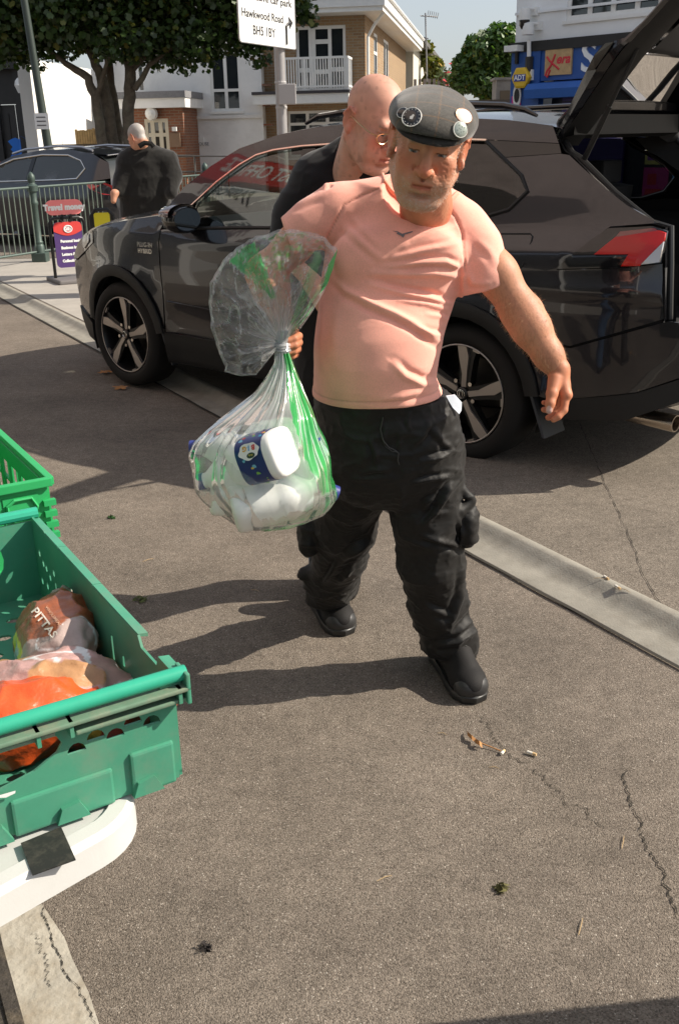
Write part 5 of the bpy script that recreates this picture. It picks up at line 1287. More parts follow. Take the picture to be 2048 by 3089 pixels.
def pin(px, py, r, mat, ring=None, sq=1.0, deco=None):
    hit = cap_b.ray_cast(CAMO, ray(px, py).normalized())
    if hit[0] is None: return
    p, n = hit[0], hit[1]; n = n if n.dot(CAMO - p) > 0 else -n; n = (n * .75 + (CAMO - p).normalized() * .25).normalized()
    Fm = frame(p + n * .001, n.cross(Vector((0, 0, 1))) * -1, z=n) @ Matrix.Diagonal((sq, 1, 1, 1))
    mb = MB(); mb.lathe([(r, -.002), (r, .002), (r * .9, .0032), (r * .4, .0042), (.0001, .0044)], Fm, 20); o = mb.build('cap_badge', mat, capo, smooth=True)
    if ring:
        mb = MB(); mb.tube([Fm @ Vector((r * .97 * cos(a), r * .97 * sin(a), .0026)) for a in [2 * pi * i / 20 for i in range(20)]], r * .06, 5, closed=True); mb.build('badge_ring', ring, o)
    if deco:
        mb = MB()
        if deco == 'fist':
            mb.prism([(-.004, -.005), (.002, -.006), (.004, -.001), (.006, .003), (.003, .0055), (.0, .002), (-.003, .001)], .0006, Fm @ Matrix.Translation((0, 0, .0042)))
            for k in range(14): a = 2 * pi * k / 14; mb.box((-.0006, -.0009, 0), (.0006, .0009, .0006), Fm @ Matrix.Rotation(a, 4, 'Z') @ Matrix.Translation((0, r * .78, .0036)))
        else:
            for k in range(9): a = 2.4 * k; mb.box((-.0008, -.0008, 0), (.0008, .0008, .0005), Fm @ Matrix.Translation((r * .22 * sqrt(k) * cos(a), r * .22 * sqrt(k) * sin(a), .0042)))
        mb.build('badge_mark', MATS['pin_white'] if deco == 'fist' else MATS['pin_dark'], o)
pw = M('pin_white', (.75, .73, .68), .35, coat=.5); pk = M('pin_black', (.012, .012, .014), .2, coat=.6); pdk = M('pin_dark', (.10, .12, .10), .5)
pin(930, 262, .0125, pk, pw, 1.0, None); pin(951, 272, .0215, pk, pw, 1.0, 'fist'); pin(1070, 270, .0195, M('pin_cream', (.80, .74, .66), .3, coat=.6), M('pin_copper', (.5, .25, .15), .3, metal=.6)); pin(1061, 300, .0170, M('pin_grey', (.33, .37, .33), .35, metal=.3), pw, 1.0, 'dots')
# T-shirt
def shirt():
    yb = 2.655; fd = Field((-.42, 2.36, .84), (.62, 2.92, 1.56), .0042)
    rows = []
    for py, xl, xr, cy, b in ((930, 724, 1020, 2.665, .176), (905, 722, 1020, 2.665, .180), (870, 724, 1006, 2.66, .186), (820, 728, 1012, 2.655, .188), (760, 733, 1026, 2.655, .178), (700, 737, 1046, 2.66, .164), (640, 742, 1064, 2.665, .150), (580, 752, 1078, 2.665, .140), (520, 775, 1078, 2.665, .125), (470, 812, 1058, 2.665, .100), (440, 850, 1030, 2.66, .080)):
        l = PY(xl, py, cy); r = PY(xr, py, cy); rows.append(((l.z + r.z) / 2, (l.x + r.x) / 2, cy, (r.x - l.x) / 2, b))
    stack(fd, rows, .0)
    a = PY(905, 445, 2.64); b = PY(1042, 482, 2.62)
    c1 = PY(778, 486, 2.655); c2 = PY(1068, 524, 2.645)
    fd.cone(a, c1, .046, .062, .04); fd.cone(b, c2, .042, .057, .04)
    fd.chain([c1, PY(725, 515, 2.65), PY(655, 555, 2.64)], [.062, .057, .051], .03)
    fd.chain([c2, PY(1100, 570, 2.625), PY(1126, 640, 2.605), PY(1134, 668, 2.60)], [.057, .058, .056, .055], .035)
    fd.cone(PY(1080, 640, 2.60), PY(1077, 668, 2.60), .030, .018, .03)              # loose sleeve hem
    for s, x, yy in ((-1, 845, 590), (1, 985, 595)): fd.ell(PY(x, yy, 2.54), (.085, .035, .06), .05)     # chest
    fd.ell(PY(858, 800, 2.56), (.125, .09, .13), .08)                                 # belly
    # neck hole
    nc = PY(966, 420, 2.56); fd.cone(tuple(nc + Vector((0, -.03, .10))), tuple(nc + Vector((-.006, .015, -.015))), .112, .080, .004, 's')
    # open hem and sleeve ends
    hz = PY(722, 908, 2.665).z; fd.cut((0, 0, hz), (.0, 0, -1))
        # two-sided cut for the right sleeve only where x is large
    X = (fd.lo[0] + fd.h * np.arange(fd.n[0], dtype=np.float32))[:, None, None]; Y = (fd.lo[1] + fd.h * np.arange(fd.n[1], dtype=np.float32))[None, :, None]; Z = (fd.lo[2] + fd.h * np.arange(fd.n[2], dtype=np.float32))[None, None, :]
    e = PY(1127, 660, 2.61); p_ = PY(1072, 682, 2.60); q_ = PY(1183, 640, 2.62); t = (q_ - p_); n = Vector((-t.z * -1, 0, t.x * -1)).normalized(); n = n if n.z < 0 else -n
    g_ = PY(653, 515, 2.64); n2 = (PY(655, 530, 2.64) - c1).normalized(); pl2 = (X - g_.x) * n2.x + (Y - g_.y) * n2.y + (Z - g_.z) * n2.z; zlim = PY(700, 640, 2.64).z
    fd.F = np.where((X < PY(735, 600, 2.64).x) & (Z + 0 * X + 0 * Y > zlim), np.maximum(fd.F, pl2.astype(np.float32)), fd.F)
    pl = (X - e.x) * n.x + (Z - e.z) * n.z; xm = PY(1068, 650, 2.61).x
    fd.F = np.where(X + 0 * Y + 0 * Z > xm, np.maximum(fd.F, (pl + 0 * Y).astype(np.float32)), fd.F)
    # hollow from below and inside sleeves
    return fd, hz
sf, HEMZ = shirt(); sv, sfc = sf.mesh(2)
def zb_(L): return [(643.2 + x * .4493, 344.6 + y * .4493) for x, y in L]
folds = [  # (points, width px, amplitude m)
    (zb_([(935, 612), (860, 578), (740, 582), (600, 605), (520, 610)]), 7, .0075), (zb_([(935, 655), (800, 638), (650, 640), (480, 640)]), 8, .008),
    (zb_([(885, 800), (780, 768), (640, 742), (470, 695)]), 8, .010), (zb_([(880, 826), (760, 796), (620, 778)]), 5, .006),
    (zb_([(275, 645), (350, 728), (480, 797), (600, 848), (720, 912), (780, 958), (850, 1002)]), 9, .010),
    (zb_([(840, 1200), (740, 1208), (650, 1165), (590, 1105)]), 9, .007), (zb_([(930, 480), (850, 500), (740, 522), (590, 565)]), 7, .006),
    (zb_([(905, 395), (800, 425), (700, 475)]), 7, .004), (zb_([(850, 955), (780, 948), (690, 915)]), 6, .006),
    (zb_([(330, 390), (420, 470), (530, 565)]), 9, .005), (zb_([(380, 350), (450, 430), (520, 500)]), 8, .004), (zb_([(500, 1290), (640, 1270), (800, 1225)]), 8, .004),
    (zb_([(870, 880), (840, 860), (760, 850)]), 5, .004), (zb_([(960, 560), (955, 640), (950, 740)]), 6, .006), (zb_([(975, 640), (1000, 690), (1080, 690)]), 7, .005),
    (zb_([(1010, 460), (1080, 520), (1120, 580)]), 10, .003), (zb_([(690, 320), (780, 330), (860, 310)]), 7, .004), (zb_([(230, 190), (255, 170), (275, 165)]), 5, .008), (zb_([(60, 300), (150, 260), (230, 230)]), 8, .003),
    (zb_([(300, 820), (290, 950), (300, 1100)]), 14, .004), (zb_([(215, 720), (230, 850), (215, 1000)]), 8, .004)]
seams = [zb_([(520, 200), (420, 240), (335, 288), (292, 375), (250, 460), (235, 520)]), zb_([(850, 285), (910, 350), (940, 420), (952, 520), (958, 640)])]
def wrinkle(V, F, folds, seams=(), noise=.0, nsc=(9, 9, 16), hem=None):
    N = normals(V, F); Q = npx(V); toc = _co - V; toc = toc / np.linalg.norm(toc, axis=1, keepdims=True); fr = sstep((N * toc).sum(1), .0, .25); d = np.zeros(len(V))
    for pl, w, a in folds:
        s, t = pdist(Q, pl); taper = np.sin(np.clip(t, 0.02, .98) * pi) ** .5
        d += fr * a * taper * (np.exp(-(s / w) ** 2) - .75 * np.exp(-((s - w * 1.7) / (w * .9)) ** 2))
    for pl in seams:
        s, t = pdist(Q, pl); d -= fr * .0045 * np.exp(-(s / 2.6) ** 2) * ((t > .01) & (t < .99))
    if noise:
        d += noise * .35 * (ridged(V, tuple(3.2 * q for q in nsc), 17) ** 4 - .2)
        d += noise * (ridged(V + .05 * np.stack([vnoise(V * 5, 21), vnoise(V * 5, 22), vnoise(V * 5, 23)], 1), nsc, 12) ** 3 - .3)
    if hem is not None:
        for z0, w in hem: d += .0012 * (np.abs(V[:, 2] - z0) < w) - .0018 * np.exp(-((V[:, 2] - z0 - w) / .003) ** 2)
    return V + N * d[:, None]
sv = wrinkle(sv, sfc, [(p, w * .95, a * 1.0) for p, w, a in folds], seams, .0012, (7, 7, 15), [(HEMZ + .0, .02)])
pink = M('pink_jersey', (.95, .445, .345), .82, attr='Col', sheen=.25, bump=.35, bscale=700, bdist=.0012, spec=.2, var=.10, vscale=260)
sq_ = npx(sv); sC = np.tile(np.array([.95, .445, .345]), (len(sv), 1)) * (.94 + .12 * vnoise(sv * 30, 51))[:, None]
for pl_ in seams: sd_, st_ = pdist(sq_, pl_); sC = sC * (1 - .30 * np.exp(-(sd_ / 1.6) ** 2) * ((st_ > .01) & (st_ < .99)))[:, None]
sC = sC * (1 - .22 * np.exp(-((sv[:, 2] - HEMZ - .020) / .0022) ** 2))[:, None]
shirto = np_mesh('t_shirt', sv, sfc, pink, hero, sC)
# collar band, chest logo, cuffs
sb = bvh_of(sv, sfc)
def on_mesh(b, px, py, off=.002):
    h_ = b.ray_cast(CAMO, ray(px, py).normalized())
    if h_[0] is None: return None
    n = h_[1] if h_[1].dot(CAMO - h_[0]) > 0 else -h_[1]; return h_[0] + n * off, n
cpts = []
for x, y in ((886, 392), (884, 405), (888, 420), (898, 436), (915, 452), (938, 466), (965, 477), (990, 482), (1012, 480), (1032, 470), (1046, 458), (1056, 447)):
    r_ = on_mesh(sb, x, y, .001)
    if r_: cpts.append(r_[0])
if len(cpts) > 4:
    mb = MB(); mb.tube(cpts, .0045, 6, flat=1.6); mb.build('collar', M('collar_pink', (.90, .41, .30), .85), shirto, smooth=True)
lg = M('logo_grey', (.17, .16, .17), .5)
def decal(name, polys, bvh, mat, parent, off=.0015):
    V = []; F = []
    for pl in polys:
        vv, ff = tri_fill(pl, step=2.5); mp = {}
        for i, v in enumerate(vv):
            r_ = on_mesh(bvh, v[0], v[1], off)
            if r_: mp[i] = len(V); V.append(r_[0])
        F += [tuple(mp[i] for i in f) for f in ff if all(i in mp for i in f)]
    if F: return pydata(name, V, F, mat, parent)
lz = lambda L: [(643.2 + x * .4493, 344.6 + y * .4493) for x, y in L]
decal('chest_logo', [lz([(585, 421), (612, 424), (635, 436), (690, 422), (688, 428), (650, 440), (640, 456), (628, 446), (606, 436), (612, 430)])], sb, lg, shirto)
# trousers
def trousers():
    fd = Field((-.36, 2.40, .02), (.56, 3.34, 1.02), .0054)
    rows = []
    for py, xl, xr, cy, b in ((905, 730, 1030, 2.675, .165), (950, 728, 1058, 2.68, .165), (1000, 738, 1064, 2.685, .165), (1060, 745, 1066, 2.69, .160), (1100, 752, 1064, 2.69, .145), (1130, 775, 1050, 2.69, .120), (1155, 820, 1000, 2.69, .080), (1170, 870, 930, 2.69, .03)):
        l = PY(xl, py, cy); r = PY(xr, py, cy); rows.append(((l.z + r.z) / 2, (l.x + r.x) / 2, cy, (r.x - l.x) / 2, b))
    stack(fd, rows, .0)
    fr = [(980, 1040, 2.69, .098), (982, 1120, 2.68, .095), (984, 1190, 2.68, .096), (994, 1300, 2.70, .092), (1012, 1400, 2.73, .084), (1036, 1475, 2.76, .080), (1046, 1520, 2.77, .082)]
    fd.chain([PY(x, y, d) for x, y, d, r in fr], [r for *_, r in fr], .03)
    bk = [(828, 1040, 2.70, .098), (814, 1130, 2.76, .092), (800, 1210, 2.84, .091), (784, 1280, 2.94, .083), (768, 1335, 3.05, .081), (754, 1392, 3.14, .072)]
    fd.chain([PY(x, y, d) for x, y, d, r in bk], [r for *_, r in bk], .03)
    fd.cone(PY(703, 1325, 3.02), PY(735, 1345, 3.06), .022, .04, .03)
    # cargo pocket on the outer thigh, bulging
    fd.ell(PY(1078, 1212, 2.68), (.035, .060, .070), .010); fd.cone(PY(1066, 1128, 2.66), PY(1090, 1158, 2.66), .014, .010, .008); fd.cone(PY(1090, 1158, 2.66), PY(1062, 1180, 2.64), .010, .016, .008)
    fd.ell(PY(712, 1240, 2.86), (.032, .05, .07), .02)
    z1 = PY(1046, 1522, 2.71).z; z2 = PY(752, 1398, 3.08).z
    Y = (fd.lo[1] + fd.h * np.arange(fd.n[1], dtype=np.float32))[None, :, None]; Z = (fd.lo[2] + fd.h * np.arange(fd.n[2], dtype=np.float32))[None, None, :]; X = (fd.lo[0] + fd.h * np.arange(fd.n[0], dtype=np.float32))[:, None, None]
    xm = PY(900, 1400, 2.7).x; cutz = np.where(X > xm, z1 + .25 * (X - PY(1046, 1528, 2.71).x) * -.4, z2); fd.F = np.maximum(fd.F, (cutz - Z + 0 * Y).astype(np.float32))
    return fd
tv, tf_ = trousers().mesh(2)
tz = lambda L: [(650.8 + x * .3400, 880.6 + y * .3400) for x, y in L]     # pixels of the trouser study
tf2 = [(tz([(1160, 480), (1060, 510), (950, 540)]), 7, .012), (tz([(1150, 640), (1030, 660), (900, 690)]), 7, .010), (tz([(1150, 700), (1090, 790), (1030, 900), (965, 970)]), 8, .016),
       (tz([(1060, 770), (980, 820), (960, 860)]), 6, .010), (tz([(950, 1050), (1080, 1080), (1190, 1115)]), 8, .014), (tz([(880, 440), (960, 360), (1000, 260)]), 9, .008), (tz([(1000, 300), (1100, 420), (1160, 470)]), 9, .007),
       (tz([(600, 400), (640, 480), (640, 560)]), 7, .010), (tz([(540, 620), (640, 600), (720, 590)]), 8, .008), (tz([(600, 1090), (480, 1150), (400, 1220)]), 9, .014), (tz([(380, 1210), (340, 1290), (280, 1380)]), 7, .012), (tz([(480, 1250), (420, 1330), (370, 1370)]), 7, .010),
       (tz([(1230, 1270), (1200, 1480), (1150, 1640)]), 9, .010), (tz([(1330, 1560), (1240, 1670), (1170, 1730)]), 8, .012), (tz([(1150, 1600), (1020, 1550), (960, 1500)]), 8, .008), (tz([(1300, 1700), (1180, 1770), (1030, 1800)]), 9, .012),
       (tz([(1200, 950), (1230, 1040), (1210, 1110)]), 6, .012), (tz([(270, 1470), (380, 1440), (440, 1440)]), 7, .010), (tz([(700, 300), (690, 380), (700, 420)]), 5, .006), (tz([(800, 340), (800, 420), (790, 460)]), 6, .006), (tz([(870, 220), (850, 280), (870, 330)]), 6, .006)]
tv = wrinkle(tv, tf_, [(p, w * .75, a * 1.0) for p, w, a in tf2], (), .008, (12, 12, 24))
nylon = M('black_nylon', (.0075, .0068, .0062), .60, spec=.32, sheen=.05, bump=.25, bscale=420, bdist=.001, var=.3, vscale=30)
tro = np_mesh('trousers', tv, tf_, nylon, hero)
tb_ = bvh_of(tv, tf_)
cord = [on_mesh(tb_, x, y, .004) for x, y in ((884, 962), (880, 990), (884, 1015), (897, 1032), (912, 1040), (920, 1046), (918, 1060), (921, 1072))]
mb = MB(); mb.tube([c[0] for c in cord if c], .0022, 5); mb.build('drawstring', M('cord_black', (.03, .028, .027), .6), tro, smooth=True)
cord = [on_mesh(tb_, x, y, .004) for x, y in ((884, 1015), (888, 1030), (905, 1042), (918, 1043))]
mb = MB(); mb.tube([c[0] for c in cord if c], .0018, 5); mb.build('drawstring', MATS['cord_black'], tro, smooth=True)
pr_ = [PY(x, y, d) for x, y, d in ((1030, 915, 2.60), (1050, 912, 2.61), (1066, 930, 2.62), (1065, 948, 2.61), (1060, 956, 2.60), (1044, 940, 2.60))]
mb = MB(); mb.add(pr_ + [p + Vector((0, .006, 0)) for p in pr_], [(0, 1, 2, 3, 4, 5), (11, 10, 9, 8, 7, 6)] + [(i, (i + 1) % 6, 6 + (i + 1) % 6, 6 + i) for i in range(6)]); mb.build('pocket_tissue', M('tissue', (.66, .72, .80), .8), tro)
# shoes
def shoe(toe, heel, name):
    d = (toe - heel); L = d.length; d.normalize(); s = Vector((-d.y, d.x, 0)); Fm = Matrix(((d.x, s.x, 0, heel.x), (d.y, s.y, 0, heel.y), (0, 0, 1, 0), (0, 0, 0, 1)))
    b = [Fm @ Vector((x, y, z)) for x in (-.03, L + .02) for y in (-.08, .08) for z in (0, .2)]
    fd = Field([min(p[i] for p in b) - .02 for i in range(3)], [max(p[i] for p in b) + .02 for i in range(3)], .0036); R = Fm.to_3x3().to_4x4()
    W = lambda x, y, z: tuple(Fm @ Vector((x, y, z)))
    fd.ell(W(L * .76, 0, .046), (L * .25, .055, .047), .02, R); fd.ell(W(L * .45, 0, .062), (L * .30, .050, .054), .03, R); fd.ell(W(L * .18, 0, .065), (L * .19, .046, .062), .03, R)
    fd.cone(W(L * .2, 0, .09), W(L * .22, 0, .17), .046, .05, .02); fd.cone(W(L * .70, 0, .075), W(L * .34, 0, .125), .030, .040, .02)
    V, F = fd.mesh(2); V[:, 2] = np.maximum(V[:, 2], .022)
    o = np_mesh(name, V, F, M('black_suede', (.012, .011, .011), .75, bump=.3, bscale=300, bdist=.002, spec=.3), hero)
    prof = [(-.005, .038), (.01, .048), (.12, .050), (.20, .058), (L * .85, .057), (L * .97, .038), (L + .006, .0)]
    ring = [(x, w) for x, w in prof] + [(x, -w) for x, w in prof[-2::-1]]
    mb = MB(); mb.loft([[Fm @ Vector((x * k + (1 - k) * L * .5, y * k, z)) for x, y in ring] for k, z in ((.97, .0), (1.0, .008), (1.0, .022), (.96, .028))]); mb.build('sole', M('black_rubber', (.02, .02, .02), .45), o, smooth=True)
    fd2 = Field([min(p[i] for p in b) - .02 for i in range(3)], [max(p[i] for p in b) + .02 for i in range(3)], .004); fd2.ell(W(L * .86, 0, .040), (L * .15, .0535, .042), .0, R)
    V2, F2 = fd2.mesh(1); V2[:, 2] = np.maximum(V2[:, 2], .024); np_mesh('toe_cap', V2, F2, M('toe_leather', (.03, .03, .031), .42, spec=.45, bump=.1, bscale=60), o)
    for k in range(5):
        x = L * (.64 - .075 * k); z = .100 + .0155 * k; mb = MB(); mb.tube([W(x - .01, -.034, z - .006), W(x, -.015, z + .011), W(x + .005, .012, z + .012), W(x - .01, .034, z - .006)], .0028, 5); mb.build('lace', M('lace', (.03, .03, .03), .7), o, smooth=True)
    mb = MB(); mb.tube([W(L * .34, .0, .165), W(L * .40, .035, .160), W(L * .36, .06, .140)], .0025, 5); mb.build('lace', MATS['lace'], o, smooth=True)
tF = G(1098, 1627); shoe(tF, tF + Vector((-.22, .94, 0)).normalized() * .305, 'shoe')
tB = G(797, 1470); shoe(tB, tB + Vector((-.30, .94, 0)).normalized() * .305, 'shoe')
done(hero)

# ---------------------------------------------------------------- bald man in black just behind
bald = empty('person', Vector((.0, 3.25, 0)), label='bald person in black polo shirt and glasses bending behind the pink shirt', cat='person')
BM = headM(864, 287, 3.02, 35, 26, 5) @ Matrix.Scale(.95, 4)
BS = (.58, .30, .215)
bn = PY(822, 400, 3.15)
bf_ = head_field(BM, .0026, neck=[(T3(BM, (0, .035, -.04)), tuple(bn), .058, .072)])
V_, F_ = bf_.mesh(1); c1 = head_color(BM, V_, BS, .55, hair=(.42, .38, .35), bald=True)
fk_ = (vnoise(V_ * 95, 31) > .70) * vnoise(V_ * 40, 33); c1 = c1 * (1 - .28 * fk_)[:, None]
parts = [(V_, F_, c1)]
Sb = [PY(720, 425, 3.22), PY(700, 600, 3.2), PY(775, 740, 3.05)]
fd = Field(np.array(Sb[1]) - (.12, .2, .35), np.array(Sb[0]) + (.15, .15, .1), .006); fd.chain(Sb, [.055, .046, .032], .03); fd.cone(Sb[2], Sb[2] + Vector((.03, -.06, -.07)), .03, .026, .03)
V_, F_ = fd.mesh(1); parts.append((V_, F_, flatcol(V_, BS)))
v, f, c = join(parts); np_mesh('body', v, f, skinm, bald, c)
fd = Field((-.45, 2.85, .70), (.45, 3.55, 1.62), .007); rows = []
for py, xl, xr, cy, b in ((980, 690, 960, 3.25, .15), (850, 680, 965, 3.25, .165), (700, 672, 975, 3.25, .165), (560, 668, 985, 3.25, .15), (470, 690, 980, 3.24, .13), (420, 720, 960, 3.22, .11)):
    l = PY(xl, py, cy); r = PY(xr, py, cy); rows.append(((l.z + r.z) / 2, (l.x + r.x) / 2, cy, (r.x - l.x) / 2, b))
stack(fd, rows, 0); sA_ = PY(735, 422, 3.22); sB_ = PY(955, 440, 3.2); fd.cone(PY(812, 350, 3.19), sA_, .055, .078, .05); fd.cone(PY(860, 375, 3.16), sB_, .055, .075, .05)
fd.chain([sA_, PY(690, 500, 3.22), PY(668, 560, 3.2)], [.078, .072, .068], .04); fd.chain([sB_, PY(985, 560, 3.2)], [.075, .066], .04)
fd.cone(tuple(bn + Vector((.02, -.05, .14))), tuple(bn + Vector((0, .0, -.02))), .085, .066, .004, 's')
V_, F_ = fd.mesh(2); V_ = wrinkle(V_, F_, [], (), .006, (8, 8, 10))
np_mesh('polo_shirt', V_, F_, cloth('black_cotton', (.010, .010, .012), .85, .15, 900, .2, .1), bald)
cb = bvh_of(V_, F_); cp_ = [PY(x, y, d) for x, y, d in ((806, 292, 3.20), (812, 318, 3.15), (830, 350, 3.10), (862, 376, 3.06), (892, 386, 3.05))]
mb = MB(); mb.loft([[p, p + Vector((-.012, -.012, -.03)), p + Vector((-.03, .0, -.05))] for p in cp_], caps=False, wrap=False); mb.build('collar', MATS['black_cotton'], bald, smooth=True)
fd = Field((-.40, 2.95, .05), (.42, 3.55, .98), .009); hp = PY(820, 960, 3.25)
fd.ell(hp, (.17, .13, .14), .03)
for xx, yk in ((752, 3.36), (800, 3.42)):
    t_ = G(xx, 1370); fd.chain([hp + Vector((-.07 if xx < 800 else .07, 0, -.05)), PY(xx, 1170, yk), Vector((PY(xx, 1340, yk).x, yk, .07))], [.085, .07, .06], .03)
V_, F_ = fd.mesh(2); np_mesh('jeans', V_, F_, cloth('denim', (.06, .11, .20), .9, .1, 500, .2, .3), bald)
for xx, yk in ((752, 3.36), (800, 3.42)):
    x0 = PY(xx, 1340, yk).x; fd = Field((x0 - .08, yk - .25, 0), (x0 + .08, yk + .12, .16), .007); fd.ell((x0, yk - .08, .045), (.048, .13, .045), .02); fd.cone((x0, yk, .05), (x0, yk, .12), .05, .05, .02)
    V_, F_ = fd.mesh(1); V_[:, 2] = np.maximum(V_[:, 2], .002); np_mesh('shoe', V_, F_, MATS['black_suede'], bald)
# wire glasses
gw = M('gold_wire', (.62, .45, .25), .25, metal=1); W_ = lambda x, y, z: BM @ Vector((x, y, z))
gl_ = empty('glasses', BM.translation); bpy.data.objects.remove(gl_)
mb = MB()
for s in (-1, 1):
    mb.tube([W_(s * .034 + .022 * cos(a), -.104 + .006 * abs(cos(a)), .006 + .016 * sin(a)) for a in [2 * pi * i / 20 for i in range(20)]], .0017, 5, closed=True)
    mb.tube([W_(s * .056, -.098, .012), W_(s * .072, -.086, .012), W_(s * .084, -.03, .014), W_(s * .086, .005, .016), W_(s * .085, .02, .0)], .0019, 5)
mb.tube([W_(-.012, -.106, .012), W_(0, -.110, .016), W_(.012, -.106, .012)], .0011, 5)
go = mb.build('glasses', gw, bald, smooth=True)
for s in (-1, 1):
    mb = MB(); mb.add([W_(s * .034 + .0215 * cos(a), -.104 + .006 * abs(cos(a)), .006 + .0155 * sin(a)) for a in [2 * pi * i / 20 for i in range(20)]], [tuple(range(20))]); mb.build('lens', tint_glass('lens_glass%d' % s, (.93, .94, .93)), go)
done(bald)

# ---------------------------------------------------------------- grey-haired man in black jacket by the railing
far = empty('person', PY(330, 600, 10.8) * 1.0, label='grey-haired person in black jacket seen from behind by the railing', cat='person'); far.location.z = 0
FMm = headM(318, 318, 10.8, -125, 28, -4)
ff_ = head_field(FMm, .008, neck=[(T3(FMm, (0, .03, -.05)), tuple(PY(338, 350, 10.85)), .06, .075)])
V_, F_ = ff_.mesh(1); c1 = head_color(FMm, V_, (.55, .27, .17), .3, hair=(.42, .40, .38))
L_ = local(FMm, V_); hm = sstep(L_[:, 2] - .02 + .9 * (L_[:, 1] - 0), -.03, .02) * (np.abs(L_[:, 0]) < .081) * (L_[:, 2] > -.075); c1 = lerp3(c1, (.34, .32, .30), np.clip(hm * (.65 + .5 * vnoise(V_ * 140, 3)), 0, 1))
hl_ = PY(265, 447, 10.65); fd = Field(np.array(hl_) - .12, np.array(hl_) + .12, .009); fd.chain([hl_ + Vector((.04, .03, .02)), hl_, hl_ + Vector((-.01, -.03, -.07))], [.035, .038, .028], .02); a_, b_ = fd.mesh(1)
v, f, c = join([(V_, F_, c1), (a_, b_, flatcol(a_, (.5, .25, .16)))]); np_mesh('body', v, f, skinm, far, c)
fd = Field((-3.0, 10.2, .5), (-1.1, 11.4, 1.72), .014); rows = []
for py, xl, xr, cy, b in ((545, 282, 398, 10.85, .20), (500, 275, 402, 10.85, .21), (450, 272, 400, 10.85, .21), (410, 275, 396, 10.85, .19), (375, 284, 390, 10.85, .16), (352, 305, 372, 10.85, .12)):
    l = PY(xl, py, cy); r = PY(xr, py, cy); rows.append(((l.z + r.z) / 2, (l.x + r.x) / 2, cy, (r.x - l.x) / 2, b))
rows = [(a, b, c, d * .93, e * .9) for a, b, c, d, e in rows]; stack(fd, rows, 0); fd.cone(PY(330, 350, 10.85), PY(298, 372, 10.85), .09, .11, .06); fd.cone(PY(345, 350, 10.85), PY(388, 372, 10.85), .09, .10, .06)
fd.chain([PY(298, 375, 10.84), PY(286, 415, 10.80), PY(274, 440, 10.70)], [.10, .085, .060], .08); fd.chain([PY(386, 375, 10.85), PY(400, 405, 10.82), PY(398, 445, 10.70)], [.09, .075, .060], .09)
V_, F_ = fd.mesh(2); V_ = wrinkle(V_, F_, [], (), .009, (9, 9, 6)); np_mesh('jacket', V_, F_, cloth('black_wool', (.014, .0135, .0125), .95, .3, 300, .15, .25), far)
fd = Field((-3.0, 10.3, .0), (-1.1, 11.3, 1.0), .018)
for xx in (312, 362): p_ = PY(xx, 540, 10.85); fd.chain([p_, Vector((p_.x, 10.88, .12))], [.13, .09], .05)
V_, F_ = fd.mesh(2); np_mesh('trousers', V_, F_, MATS['black_cotton'], far)
for xx in (312, 362):
    p_ = PY(xx, 540, 10.85); fd = Field((p_.x - .12, 10.6, 0), (p_.x + .12, 11.15, .22), .014); fd.ell((p_.x, 10.95, .09), (.06, .15, .06), .02); fd.cone((p_.x, 10.88, .08), (p_.x, 10.88, .16), .06, .06, .02); V_, F_ = fd.mesh(1); np_mesh('shoe', V_, F_, MATS['black_suede'], far)
mb = MB(); cpts = [PY(x, y, 10.72) for x, y in ((322, 338), (335, 330), (350, 332), (356, 340))]; mb.tube(cpts, .018, 6, flat=1.5); mb.build('collar', MATS['black_wool'], far, smooth=True)
done(far)

